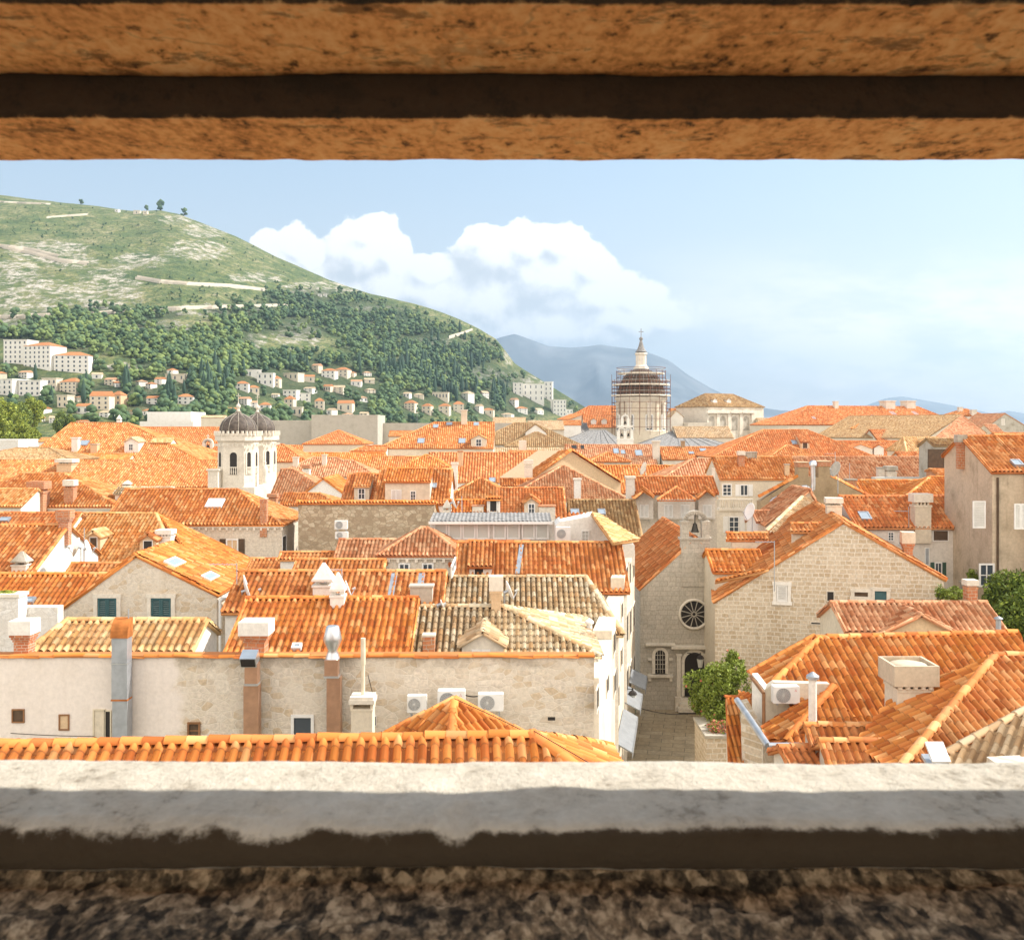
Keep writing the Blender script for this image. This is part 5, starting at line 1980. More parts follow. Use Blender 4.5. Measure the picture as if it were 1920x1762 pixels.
# ---- right of the lane: big stone gable
r6 = G('house', 'large squared stone gable house with white louvred window right of the church', (1581, 978), 49.0, (1336, 1129), (1775, 1088), 13, yaw=-11, wall='ashlar', tile='tile_orange', oh=.12, og=.06)
r6.window('0', 1456, 1097, 1476, 1127, 'shut', grid=(1, 1), surround='white')
r6.window('0', 1551, 1109, 1563, 1126, 'dark', glass='dark', frame='limestone')
r6.window('0', 1602, 1110, 1627, 1118, 'dark', glass='dark_wood', frame='limestone', surround='limestone')
r6.window('0', 1640, 1108, 1662, 1126, 'dark', glass='teal_paint', frame='limestone', surround='limestone')
r6.window('0', 1521, 1167, 1553, 1170, 'dark', glass='dark', frame='limestone')
# small attic strips lying on its left slope
for (x0, x1, y0, y1, yb, d_) in ((1362, 1440, 1000, 1013, 1034, 54.5), (1482, 1562, 982, 998, 1030, 51.5)):
    a, b = P(x0, y0, d_ + .8), P(x1, y0, d_ + .8)
    r6.tiles((x0, y0, d_ + .8), -90, 24, [[(x0, y0), (x1, y0), (x1 + 1, y1), (x0 - 1, y1)]], 'tile_orange', [((x0, y0), (x1, y0))], d=50)
    r6.add_plane('dw', P(x0, y1, d_ + .2), -90)
    r6.panel('dw', [(x0 + 4, y1 - 1), (x1 - 4, y1 - 1), (x1 - 60, yb + 14), (x0 + 4, yb + 14)] if x0 > 1400 else [(x0 + 10, y1 - 1), (x1 - 4, y1 - 1), (x1 - 40, yb + 8), (x0 + 10, yb + 8)], 'cream', .2)
r6.chimney(1549, 1581, 934, 975, 'cap', 'rB', 'cream', 'limestone', at=53.5, bury=1.2)
r6.chimney(1692, 1716, 998, 1052, 'brick', 'rF', 'brickwork', 'cream', at=50.5, bury=.6)
r6b = H('house', 'stepped rows of orange tiles tucked between the bell arch and the big stone gable', 1327, 1032, 1420, 54.5, 1074, pitch=24, back=1.5, wall='cream', tile='tile_bright', tp=.24)
# half-hidden eave piece left of the gable
r6.tiles((1345, 1118, 48.3), 180, 25, [[(1430, 1072), (1440, 1067), (1350, 1086), (1340, 1092)]], 'tile_bright', d=50)


# ================================================================== right foreground roofs
r1 = House('house', 'broad bright orange roof at lower right with air conditioner dormer wall', 'house', None, (P(1530, 1195, 34).x, 34, 0), 0, 34)
rid = P(1530, 1196, 34.0)
r1.tiles((1530, 1196, 34.0), -86, 27, [[(1536, 1196), (1908, 1186), (1990, 1330), (1990, 1440), (1600, 1440), (1510, 1395), (1560, 1282), (1452, 1281)]], 'tile_bright', [((1530, 1196), (1908, 1186)), ((1536, 1198), (1450, 1280))], tp=.26)
r1.tiles((1530, 1196, 34.0), 196, 23, [[(1530, 1196), (1452, 1281), (1428, 1296), (1406, 1262), (1500, 1205)]], 'tile_bright', [((1406, 1262), (1528, 1193))], tp=.24)
# wall of the attic under the left eave
r1.add_plane('W', P(1450, 1285, 31.2), -90)
r1.panel('W', [(1434, 1293), (1452, 1279), (1556, 1282), (1500, 1350), (1440, 1392), (1434, 1370)], 'cream', .3)
r1.add_plane('V', P(1434, 1293, 31.2), 196)
r1.panel('V', [(1434, 1293), (1410, 1262), (1410, 1330), (1434, 1372)], 'white', .2)
# lower hip in front of the attic wall
r1.tiles((1560, 1290, 30.9), 200, 24, [[(1560, 1288), (1474, 1384), (1440, 1395), (1428, 1366)]], 'tile_bright', [((1562, 1288), (1472, 1390))], tp=.22)
r1.tiles((1560, 1292, 30.9), -88, 30, [[(1562, 1290), (1640, 1400), (1470, 1398)]], 'tile_bright', tp=.24)
r1.block([(P(1434, 0, 30).x, 30.2), (P(1900, 0, 30).x, 30.2), (P(1900, 0, 34).x, 36), (P(1440, 0, 34).x, 36)], 0, EYE - (1400 - HY) / F * 30.2, 'rubble')
mb = MB()
g0, g1 = r1.loc(P(1408, 1268, 32)), r1.loc(P(1432, 1300, 30.9))
g2 = r1.loc(P(1432, 1376, 30.6))
mb.path([g0, g1, g2], .055)
g3, g4 = r1.loc(P(1410, 1330, 31)), r1.loc(P(1450, 1402, 28.6))
r1.build(mb, 'gutter', 'brown_wood')
mb = MB()
mb.tube(r1.loc(P(1382, 1312, 31.5)), r1.loc(P(1440, 1398, 28.8)), .10)
mb.tube(r1.loc(P(1440, 1398, 28.8)), r1.loc(P(1520, 1398, 28.9)), .10)
r1.build(mb, 'lower_gutter', 'zinc')
r1.planes['rF'] = (r1.loc(P(1600, 1360, 28.6)), Vector((0, -.42, .9)).normalized())
r1.chimney(1515, 1540, 1262, 1358, 'pipe', 'rF', 'white', 'zinc')
# plastered flue with open tray top
r1.planes['ch'] = (r1.loc(P(1715, 1362, 27.6)), Vector((0, -1, 0)))
r1.chimney(1677, 1762, 1249, 1366, 'tray', 'ch', 'cream', 'beige', 1.0)

# second roof, its hip pointing at us
r2 = House('house', 'orange roof at the right edge with thick diagonal hip tiles', 'house', None, (P(1862, 1230, 28.5).x, 28.5, 0), 0, 26)
r2.tiles((1862, 1230, 28.5), -80, 27, [[(1864, 1230), (2120, 1226), (2120, 1440), (1800, 1440), (1690, 1430)]], 'tile_orange', [((1862, 1229), (2120, 1225)), ((1864, 1231), (1690, 1436))], tp=.22, d=22)
r2.tiles((1862, 1230, 28.5), 190, 22, [[(1862, 1230), (1690, 1434), (1660, 1440), (1600, 1400), (1690, 1290), (1766, 1272)]], 'tile_bright', tp=.24, d=30)
r2.block([(P(1720, 0, 27).x, 25.5), (P(2100, 0, 27).x, 25.5), (P(2100, 0, 28).x, 28), (P(1800, 0, 28).x, 28)], 0, EYE - (1440 - HY) / F * 25.5, 'rubble')
r3 = House('house', 'low roof of worn pinkish and yellow tiles at the bottom right corner', 'house', None, (P(1900, 1380, 23).x, 23, 0), 0, 23)
r3.tiles((1920, 1340, 23.4), 232, 22, [[(1780, 1415), (1930, 1332), (2150, 1300), (2150, 1560), (1780, 1460)]], 'tile_sand', [((1775, 1412), (1930, 1328))], tp=.20, d=26)
r3.block([(P(1850, 0, 22).x, 20), (P(2150, 0, 22).x, 20), (P(2150, 0, 22).x, 22.5), (P(1850, 0, 22).x, 22)], 0, EYE - (1480 - HY) / F * 20, 'rubble')
r4 = H('house', 'upper of two stepped strips of orange tiles below the tray topped chimney', 1517, 1360, 1658, 27.8, 1402, yaw=-2, pitch=27, back=.6, wall='cream', tile='tile_orange')
r4b = H('house', 'lower of two stepped strips of orange tiles below the tray topped chimney', 1545, 1389, 1695, 26.4, 1450, yaw=-2, pitch=27, back=.6, wall='cream', tile='tile_orange')
r4c = H('house', 'small orange eave corner under the grey gutter right of the lane', 1468, 1402, 1524, 27.4, 1450, yaw=8, pitch=24, back=.8, wall='limestone', tile='tile_red')
# narrow roof right beside the lane
r8 = House('house', 'narrow strip of steep orange tiles above a stone wall beside the lane', 'house', None, (P(1370, 1310, 32).x, 32, 0), 0, 32)
r8.tiles((1362, 1310, 33), -84, 44, [[(1361, 1308), (1384, 1308), (1394, 1440), (1366, 1440)]], 'tile_bright', [((1360, 1307), (1386, 1307))], tp=.15, d=32)
r8.add_plane('V', P(1388, 1312, 31.5), 215)
r8.panel('V', [(1388, 1312), (1436, 1396), (1436, 1460), (1392, 1460)], 'ashlar', .3)
r8.block([(P(1362, 0, 32.5).x, 31.2), (P(1388, 0, 32).x, 31.2), (P(1388, 0, 34).x, 34), (P(1362, 0, 34).x, 34)], 0, 4.8, 'rubble')
r8.tiles((1380, 1300, 34), 200, 30, [[(1386, 1296), (1410, 1300), (1404, 1350), (1388, 1320)]], 'tile_bright', tp=.2, d=34)

# ---- mid right
r5 = H('house', 'weathered pink tile roof with a yellowish front gable below the big stone gable', 1562, 1130, 1846, 44.0, 1186, pitch=25, back=2.0, wall='cream', tile='tile_pink', tp=.25)
r5.planes['g'] = (Vector((0, -r5.dim['wF'] - .5, 0)), Vector((0, -1, 0)), Vector((1, 0, 0)))
g5 = G('gable_porch', 'yellowish plastered gable with sagging orange verge breaking out of the weathered pink roof', (1725, 1151), 42.0, (1640, 1192), (1795, 1188), 3.0, wall='tan', tile='tile_pink', cat='gable', oh=.22, og=.18)
r5.chimney(1813, 1836, 1088, 1132, 'cap', 'rF', 'brickwork', 'limestone')
r7b = H('house', 'narrow stained beige house part with white shutter beside the tall beige house', 1803, 818, 1868, 56.0, 886, pitch=26, wall='beige', tile='tile_orange', back=2.4)
r7 = H('house', 'tall beige stained house at the right edge with orange roof and white shutters', 1868, 817, 2100, 55.9, 910, pitch=26, wall='beige', tile='tile_orange', back=3)
r7.planes['T'] = (r7.loc(r7b.M @ r7b.planes['F'][0]), Vector((0, -1, 0)), Vector((1, 0, 0)))
r7.window('T', 1823, 939, 1848, 990, 'shut', grid=(1, 1))
r7.window('T', 1835, 1056, 1864, 1100, 'plain', grid=(2, 2))
r7.window('F', 1901, 944, 1926, 992, 'shut', grid=(2, 1))
r7.skylight(1897, 866, 1915, 876, 'rF')
r7.chimney(1796, 1814, 815, 852, 'brick', 'rF', 'brickwork', 'concrete', at=55.5)
mb = MB()
q = r7.hit('T', 1868, 895)
mb.tube(q + Vector((.05, -.06, 0)), q + Vector((.05, -.06, -6.5)), .06)
r7.build(mb, 'downpipe', 'dark_wood')
r9 = H('house', 'orange roof with one roof light and wide rendered chimney', 1577, 931, 1793, 60.0, 991, pitch=27, wall='grey_plaster', tile='tile_red', back=3, tp=.24)
r9.skylight(1611, 963, 1631, 977, 'rF')
r9.chimney(1714, 1750, 926, 992, 'cap', 'rF', 'cream', 'limestone', .8)
r9.window('F', 1664, 997, 1676, 1014, 'plain', grid=(2, 3))
r9.window('F', 1750, 995, 1777, 1013, 'dark', glass='dark_wood')
r9.window('F', 1735, 1028, 1741, 1058, 'dark', glass='zinc')
r9.window('F', 1752, 1054, 1766, 1082, 'open', shutter='green_paint')
r9.window('F', 1686, 996, 1694, 1020, 'dark', glass='dark')

m1 = H('house', 'house with three white shuttered dormers and orange roof behind the bell arch', 1190, 894, 1334, 80.0, 926, pitch=27, wall='ashlar_pale', tile='tile_red', back=3, base=0)
dF = (m1.M @ Vector((0, -m1.dim['wF'] - .1, 0))).y
for i, (x0, x1, yp, ye_, yb) in enumerate(((1189, 1226, 921, 934, 973), (1233, 1304, 914, 938, 973), (1309, 1342, 920, 934, 973))):
    m1.add_plane('W', P(x0, 950, dF - .25), -90)
    m1.panel('W', [(x0 + 1, yb), (x0 + 1, ye_), ((x0 + x1) / 2, yp + 2), (x1 - 1, ye_), (x1 - 1, yb)], 'grey_plaster', 2.2, name='dormer')
    if i == 1:
        m1.tiles((1268, 913, dF - .5), -90, 27, [[(1268, 913), (1305, 938), (1232, 938)]], 'tile_red', [((1268, 913), (1306, 938)), ((1268, 913), (1231, 938))], name='dormer_roof')
        for a in (1245, 1276):
            m1.window('W', a, 946, a + 17, 970, 'shut', grid=(2, 1))
    else:
        xm = (x0 + x1) / 2
        for az_, xe in ((0, x1 + 2), (180, x0 - 2)):
            m1.tiles((xm, yp, dF - .4), az_, 32, [[(xm, yp), (xm - 6, yp - 10), (xe - 5, ye_ - 6), (xe, ye_ + 2)]], 'tile_orange', [((xm, yp), (xe, ye_ + 2))], name='dormer_roof')
        m1.window('W', xm - 8, 946, xm + 9, 970, 'shut', grid=(2, 1))
m1.chimney(1174, 1191, 893, 952, 'slim', 'F', 'grey_plaster', 'limestone')
m2 = H('house', 'white house with balustraded balcony under an orange roof right of the three dormers', 1336, 857, 1482, 88.0, 899, pitch=26, wall='cream', tile='tile_orange', back=3)
m2.window('F', 1354, 907, 1372, 930, 'plain', grid=(2, 3))
m2.window('F', 1387, 908, 1403, 930, 'open', grid=(2, 1))
dB = (m2.M @ Vector((0, -m2.dim['wF'], 0))).y - 1.0
bal = MB()
a, b = m2.loc(P(1348, 936, dB)), m2.loc(P(1412, 936, dB))
bal.box((a.x, a.y - .1, a.z - .06), (b.x, a.y + .12, a.z + .06))
bal.box((a.x, a.y - .12, a.z - .95), (b.x, a.y + 1.3, a.z - .75))
for i in range(15):
    x = a.x + (b.x - a.x) * (i + .5) / 15
    bal.lathe((x, a.y, a.z - .74), [(.06, 0), (.09, .2), (.05, .5), (.07, .68)], 8)
m2.build(bal, 'balcony', 'limestone')
m2.block([(P(1340, 0, dB).x, dB), (P(1412, 0, dB).x, dB), (P(1412, 0, dB).x, dB + 2), (P(1340, 0, dB).x, dB + 2)], 0, P(1380, 956, dB).z, 'limestone')
m2.add_plane('L', P(1380, 980, dB - .01), -90)
m2.window('L', 1366, 968, 1386, 998, 'open', grid=(2, 3))
m2.chimney(1384, 1398, 846, 876, 'cap', 'rF', 'brickwork', 'limestone')
m2.chimney(1400, 1420, 847, 860, 'box', 'rF', 'concrete', 'concrete')
m2.chimney(1335, 1341, 878, 896, 'slim', 'rF', 'limestone', 'limestone')
m2.chimney(1472, 1481, 870, 893, 'slim', 'rF', 'tan', 'concrete')

# brown rendered gable end with two brick topped flues
d1 = House('house', 'brown stained party gable with two brick topped flues and silver vent pipe', 'house', None, (P(1540, 900, 74).x, 74, 0), 0, 74)
d1.add_plane('W', P(1540, 900, 74), -90)
d1.panel('W', [(1425, 940), (1497, 893), (1497, 876), (1516, 876), (1516, 893), (1535, 895), (1535, 872), (1557, 872), (1557, 893), (1625, 930), (1625, 1010), (1425, 1010)], 'brown_plaster', 1.0)
for (a, b, c, d_) in ((1425, 932, 1498, 893), (1558, 893, 1630, 930)):
    r = Roof()
    r.caps(d1.hit('W', a, b) + Vector((0, .2, 0)), d1.hit('W', c, d_) + Vector((0, .2, 0)), 74, .22)
    r.build('verge_tiles', 'tile_bright', d1.root)
for x0, x1, yt in ((1496, 1517, 866), (1534, 1558, 864)):
    mb = MB()
    q0, q1 = d1.hit('W', x0, yt), d1.hit('W', x1, yt + 10)
    mb.box((q0.x, -.06, q1.z), (q1.x, 1.0, q0.z - .06))
    o = d1.build(mb, 'flue_top', 'brickwork')
    mb = MB()
    mb.box((q0.x - .05, -.1, q0.z - .058), (q1.x + .05, 1.05, q0.z))
    mb.build('slab', 'tan', o)
d1.block([(P(1440, 0, 75).x, 75.1), (P(1620, 0, 75).x, 75.1), (P(1620, 0, 79).x, 79), (P(1440, 0, 79).x, 79)], 0, P(1530, 950, 75).z, 'brown_plaster')
d3 = G('house', 'pale pink tiled gable roof pointing at us below the brown flue gable', (1518, 918), 66.0, (1432, 985), (1532, 944), 4, wall='cream', tile='tile_pink', oh=.1)
d3.tiles((1512, 926, 66.5), -60, 24, [[(1512, 926), (1532, 946), (1526, 962), (1492, 998), (1440, 1000)]], 'tile_sand', [((1511, 925), (1436, 996))], d=66, tp=.24)
d4 = H('house', 'short pink tile lean roof with a satellite dish at its left end', 1412, 958, 1462, 68, 979, pitch=24, wall='white', tile='tile_pink', back=2)
d2 = H('house', 'orange hip roof between the brown flue gable and the beige house', 1745, 894, 1775, 76, 932, pitch=26, wall='cream', tile='tile_bright', e0='h', e1='h', E0=3.0, E1=.5, back=2)
d2b = H('house', 'small orange roof left of the orange hip roof and behind the wide rendered chimney', 1606, 901, 1720, 78, 938, pitch=26, wall='cream', tile='tile_bright', back=2)
d2b.chimney(1588, 1607, 898, 928, 'box', 'rF', 'brickwork', 'concrete')
cw = H('house', 'small house under old pale tiles with weathered boarded upper wall beside the beige house', 1738, 823, 1795, 92, 836, pitch=20, wall='concrete', tile='tile_brown', back=2)
cw.add_plane('W', P(1760, 850, 89.0), -90)
cw.panel('W', [(1741, 842), (1790, 842), (1788, 892), (1741, 892)], 'dark_wood', .2, name='boarding')
cw.window('W', 1770, 846, 1783, 890, 'plain', frame='concrete', glass='concrete', grid=(1, 2))

# ---- centre
m8 = House('veranda', 'long glazed veranda with grey corrugated roof above the orange roofs left of the lane', 'veranda', None, (P(812, 1010, 54).x, 54, 0), 0, 54)
m8.add_plane('W', P(812, 1000, 54), -90)
m8.panel('W', [(806, 1060), (806, 977), (1040, 977), (1040, 1060)], 'white', .15, proud=-.06)
a, b = m8.loc(P(806, 977, 53.8)), m8.loc(P(1034, 977, 53.8))
zr_ = m8.loc(P(820, 962, 56.2)).z
mb = MB()
nn = 60
for i in range(nn):
    x0, x1 = a.x + (b.x - a.x) * i / nn, a.x + (b.x - a.x) * (i + 1) / nn
    h0, h1 = (.0, .04) if i % 2 else (.04, .0)
    mb.add([(x0, a.y - .15, a.z + h0), (x1, a.y - .15, a.z + h1), (x1, a.y + 2.6, zr_ + h1), (x0, a.y + 2.6, zr_ + h0)], [(0, 1, 2, 3)])
    mb.add([(x0, a.y - .15, a.z + h0 - .04), (x1, a.y - .15, a.z + h1 - .04), (x1, a.y + 2.6, zr_ + h1 - .04), (x0, a.y + 2.6, zr_ + h0 - .04)], [(3, 2, 1, 0)])
m8.build(mb, 'roof', 'zinc_sheet')
mb = MB()
mb.box((a.x - .05, a.y - .25, a.z - .14), (b.x + .05, a.y - .12, a.z - .01))
m8.build(mb, 'gutter', 'white_paint')
for i, (x0, x1) in enumerate(((813, 839), (840, 866), (867, 892), (893, 918), (924, 949), (950, 975), (978, 1003), (1004, 1029))):
    m8.window('W', x0, 980, x1, 1011, 'plain', glass='glass_grey', grid=(1, 1))
m8.block([(a.x + m8.root.location.x, 54.5), (b.x + m8.root.location.x, 54.5), (b.x + m8.root.location.x, 57), (a.x + m8.root.location.x, 57)], 0, EYE - (975 - HY) / F * 54.5, 'white')
sw = H('house', 'house with rough rubble stone side wall carrying two air conditioners', 560, 940, 815, 68.5, 944, pitch=20, back=3.5, wall='rubble_dark', tile='tile_bright')
b15 = H('house', 'small cream house with hipped roof behind the two white cone chimneys', 790, 990, 801, 53.0, 1043, pitch=30, e0='h', e1='h', wall='ashlar_pale', tile='tile_pink', eave='dentil', tp=.2)
b15.window('F', 747, 1055, 769, 1076, 'plain')
b15.window('F', 791, 1055, 813, 1076, 'plain')
b15.window('1', 845, 1052, 853, 1074, 'plain')
b16 = H('house', 'weathered orange roof stepping down left of the small hipped cream house', 640, 1012, 740, 57.0, 1068, pitch=25, wall='white', tile='tile_pink', back=2.5)
b16b = H('house', 'low orange roof strip running under the rubble side wall', 530, 1036, 640, 57.5, 1050, pitch=23, wall='white', tile='tile_orange', back=2.5)
b16c = H('house', 'orange tile patch behind the ridge left of the white cone chimneys', 560, 1050, 720, 50.5, 1090, pitch=24, wall='white', tile='tile_orange', back=2.0)
b16d = H('house', 'short orange roof between the small hipped house and the veranda', 850, 1016, 990, 53.0, 1060, pitch=24, wall='white', tile='tile_red', back=.8)
l5 = H('house', 'pale house with dark folded shutters left of the dark rubble wall', 238, 918, 444, 72.0, 985, pitch=26, e1='h', wall='ashlar_pale', tile='tile_orange', back=3, eave='dentil', tp=.24)
l5.window('F', 424, 1010, 447, 1043, 'open', shutter='dark_wood', glass='tan', grid=(2, 1))
l5.skylight(388, 938, 419, 953, 'rF', 'white_paint', 'white_paint')
l5.chimney(487, 500, 936, 984, 'box', 'rF', 'brickwork', 'brickwork')
l5.window('1', 529, 1005, 536, 1040, 'dark', glass='dark')
ls = H('house', 'grey plaster wing between the shuttered house and the rubble wall', 475, 1048, 560, 60, 1075, pitch=20, wall='white', tile='tile_orange', back=2)
m5b = H('house', 'brownish ochre roof with two roof lights left of the three dormers', 1068, 938, 1188, 74.0, 1008, pitch=27, wall='white', tile='tile_brown', back=2.5, tp=.24)
m5b.skylight(1070, 957, 1086, 968, 'rF')
m5b.skylight(1121, 957, 1135, 967, 'rF')
c13 = H('house', 'orange roof with a wide dormer and white shutter above the rubble wall', 716, 880, 846, 76.0, 946, pitch=28, wall='white', tile='tile_orange', back=3)
c13.dormer(722, 806, 881, 903, 944, 'shed', 'cream', 'tile_bright', 'shut', deep=2.2, wrect=(733, 918, 753, 942))
c13.window('d', 769, 920, 780, 940, 'plain', grid=(2, 3))
c13.chimney(846, 858, 867, 928, 'slim', '1', 'white', 'limestone')
c13.skylight(808, 909, 819, 917, 'rF')
c13b = H('house', 'dark orange roof left of the hipped dormer house above the rubble wall', 656, 889, 730, 78.0, 945, pitch=28, wall='cream', tile='tile_red', back=2.5)
c13b.dormer(664, 692, 890, 912, 940, 'shed', 'cream', 'tile_orange', 'plain', deep=2.0)
b12 = H('house', 'orange hip roof with pale right slope above the veranda', 899, 897, 904, 82.0, 940, pitch=28, e0='h', e1='h', wall='white', tile='tile_orange', back=3)
b12b = H('house', 'orange roof fragment with an open dark shaft above the veranda left part', 838, 938, 930, 66.0, 962, pitch=25, wall='white', tile='tile_bright', back=2)
b12b.dormer(913, 937, 935, 936, 962, 'shed', 'white', 'tile_bright', 'dark', glass='dark', deep=1.2)
b12b.chimney(885, 907, 948, 962, 'box', 'rF', 'limestone', 'brickwork')
b12b.chimney(829, 846, 936, 968, 'obelisk', 'rF', 'limestone', 'concrete')
b13 = H('house', 'orange roof with a small gabled dormer and white right gable above the veranda', 934, 915, 1054, 74.0, 970, pitch=26, wall='white', tile='tile_red', back=2.5)
b13.dormer(983, 1010, 931, 941, 966, 'gable', 'cream', 'tile_orange', 'plain', deep=2.0)
b13.chimney(1010, 1042, 948, 972, 'box', 'rF', 'limestone', 'brickwork')
b14 = H('house', 'pinkish hip roof with white chimney before the blank beige gable', 1053, 874, 1058, 88.0, 940, pitch=27, e0='h', e1='h', wall='white', tile='tile_pink', back=3)
b14.chimney(1076, 1090, 897, 937, 'slim', 'rF', 'white', 'limestone')
m6b = House('house', 'large blank beige gable wall with orange verge in the middle of the town', 'house', None, (P(1070, 900, 98).x, 98, 0), 0, 98)
m6b.add_plane('W', P(1070, 900, 98), -60)
m6b.panel('W', [(995, 900), (1070, 846), (1164, 906), (1164, 990), (995, 990)], 'tan', 6)
r = Roof()
r.caps(m6b.hit('W', 995, 898), m6b.hit('W', 1071, 844), 90, .3)
r.caps(m6b.hit('W', 1071, 844), m6b.hit('W', 1166, 905), 90, .3)
r.build('verge_tiles', 'tile_bright', m6b.root)
m6b.tiles((1068, 843, 98.5), 205, 26, [[(1068, 843), (1050, 846), (985, 890), (995, 898)]], 'tile_orange', d=98)
b13c = H('house', 'orange strip roof with stepped white parapet left of the beige blank gable', 940, 898, 1010, 92, 912, pitch=25, wall='white', tile='tile_orange', back=2)
b13c.chimney(982, 1000, 862, 896, 'cap', 'rF', 'limestone', 'limestone')
b13c.chimney(1022, 1044, 893, 912, 'box', 'rF', 'limestone', 'white')

# ---- the white double bell tower
tw = empty('bell_tower', (0, 0, 0))
DT = 112.0
tw.location = (P(447, 0, DT).x, DT, 0)
tag(tw, 'white church towers with two dark ribbed domes left of the middle of the town', 'church')


def oct_tower(cx, cy, w, zbase, zc0, zc1, ztop, zwin0, zwin1, ball):
    """square tower with cut corners; returns nothing, parts under tw"""
    h = w / 2
    c = h * .42
    pts = [(-h + c, -h), (h - c, -h), (h, -h + c), (h, h - c), (h - c, h), (-h + c, h), (-h, h - c), (-h, -h + c)]
    pts = [(cx + x, cy + y) for x, y in pts]
    mb = MB()
    mb.prism(pts, zbase, zc0)
    o = mb.build('shaft', 'limestone', tw)
    def grow(k):
        return [(cx + (x - cx) * k, cy + (y - cy) * k) for x, y in pts]
    mb = MB()
    hh = zc1 - zc0
    mb.prism(grow(1.03), zc0 + .002, zc0 + hh * .12)
    mb.prism(grow(1.14), zc0 + hh * .12 + .002, zc0 + hh * .78)
    for (x0, y0), (x1, y1) in zip(grow(1.16), grow(1.16)[1:] + grow(1.16)[:1]):
        L = math.hypot(x1 - x0, y1 - y0)
        k = max(2, int(L / .45))
        for i in range(k):
            t = (i + .5) / k
            x, y = x0 + (x1 - x0) * t, y0 + (y1 - y0) * t
            mb.box((x - .11, y - .11, zc0 + hh * .78 - .25), (x + .11, y + .11, zc1))
            mb.box((x - .08, y - .08, zc0 - .45), (x + .08, y + .08, zc0 - .2))
    mb.build('cornice', 'limestone', tw)
    # dome with ribs, lantern ball and cross
    r = h * .98
    prof = [(r, 0), (r * 1.04, .18 * r), (r * 1.01, .42 * r), (r * .90, .66 * r), (r * .70, .87 * r), (r * .42, 1.03 * r), (r * .17, 1.13 * r), (r * .10, 1.28 * r)]
    z0 = zc1 - .25
    mb = MB()
    mb.lathe((cx, cy, z0), prof, 24)
    dm = mb.build('dome', 'dome_lead', tw)
    mb = MB()
    for i in range(12):
        a = 2 * math.pi * (i + .5) / 12
        for (r0, q0), (r1, q1) in zip(prof[:-1], prof[1:]):
            mb.tube((cx + math.cos(a) * (r0 + .02), cy + math.sin(a) * (r0 + .02), z0 + q0), (cx + math.cos(a) * (r1 + .02), cy + math.sin(a) * (r1 + .02), z0 + q1), .026, .026, 5)
    mb.build('ribs', 'concrete', dm)
    mb = MB()
    zz = z0 + prof[-1][1]
    mb.lathe((cx, cy, zz - .25), [(.30, 0), (.18, .3), (.12, .5), (.22, .62), (.26, .78), (.2, .95), (.06, 1.05), (.04, 1.3)], 12)
    mb.tube((cx, cy, zz + 1.0), (cx, cy, zz + 2.0), .03)
    mb.tube((cx - .25, cy, zz + 1.7), (cx + .25, cy, zz + 1.7), .03)
    mb.build('finial', 'limestone', dm)
    # arched openings on the faces
    hs = House.__new__(House)
    hs.root, hs.M, hs.Mi = tw, Matrix.Translation(tw.location), Matrix.Translation(-tw.location)
    hs.eye, hs.R3 = hs.Mi @ Vector((0, 0, EYE)), Matrix.Identity(3)
    hs.d = DT
    mid = [((pts[i][0] + pts[(i + 1) % 8][0]) / 2, (pts[i][1] + pts[(i + 1) % 8][1]) / 2) for i in range(8)]
    for i in (7, 0, 1, 2):
        a, b = Vector(pts[i]), Vector(pts[(i + 1) % 8])
        n = Vector(((b - a).y, -(b - a).x, 0)).normalized()
        U = Vector(((b - a).x, (b - a).y, 0)).normalized()
        m = Vector((mid[i][0], mid[i][1], 0))
        W_ = (b - a).length * (.17 if i % 2 == 0 else .2)
        V = Vector((0, 0, 1))
        q = MB()
        def outl(r_, e, zb_):
            p = [m - U * r_ + V * zb_ + n * e, m + U * r_ + V * zb_ + n * e]
            for k in range(11):
                t = math.pi * k / 10
                p.append(m + V * (zwin1 - W_) + (U * math.cos(t) + V * math.sin(t)) * r_ + n * e)
            return p
        inn, out, ob = outl(W_, .06, zwin0), outl(W_ + .16, .06, zwin0), outl(W_ + .16, 0, zwin0)
        k = len(inn)
        q.add(inn + out + ob, [(j, k + j, k + (j + 1) % k, (j + 1) % k) for j in range(1, k)] + [(k + j, 2 * k + j, 2 * k + (j + 1) % k, k + (j + 1) % k) for j in range(k)])
        wo = q.build('belfry_opening', 'limestone', tw)
        g = MB()
        g.add(outl(W_, .012, zwin0), [tuple(range(k))])
        g.build('shade', 'dark', wo)
        bl = MB()
        for j in range(3):
            bl.lathe(tuple(m + U * (W_ * (j - 1) * .62) + n * .03 + V * zwin0), [(.05, 0), (.08, .25), (.05, .6), (.06, .75)], 6)
        bl.obox(m + n * .03 + V * (zwin0 + .80), U, V, n, W_, .05, .03)
        bl.build('baluster_rail', 'limestone', wo)


zz = lambda py: EYE - (py - HY) / F * DT
oct_tower(-.65, 2.4, 4.0, 0, zz(829), zz(808), 0, zz(890), zz(848), 0)
oct_tower(-.05, 8.6, 4.0, 0, zz(829), zz(808), 0, zz(890), zz(848), 0)
mb = MB()
mb.prism([(-2.9, .3), (1.7, .3), (3.2, 4), (3.2, 11), (-2.9, 11)], 0, zz(914))
mb.build('base', 'limestone', tw)
mb = MB()
mb.box((-3.2, -.6, 0), (-2.1, .8, zz(882)))
mb.box((-3.35, -.75, zz(882) + .002), (-1.95, .9, zz(879)))
mb.build('buttress', 'limestone', tw)
mb = MB()
q = (3.6, 1.5, zz(906))
mb.lathe((2.3, 2.6, zz(908)), [(.42, 0), (.40, .5), (.28, 1.1), (.34, 1.5), (.22, 1.95), (.12, 2.05), (.17, 2.3), (.10, 2.5), (.02, 2.55)], 12)
mb.build('statue', 'limestone', tw)


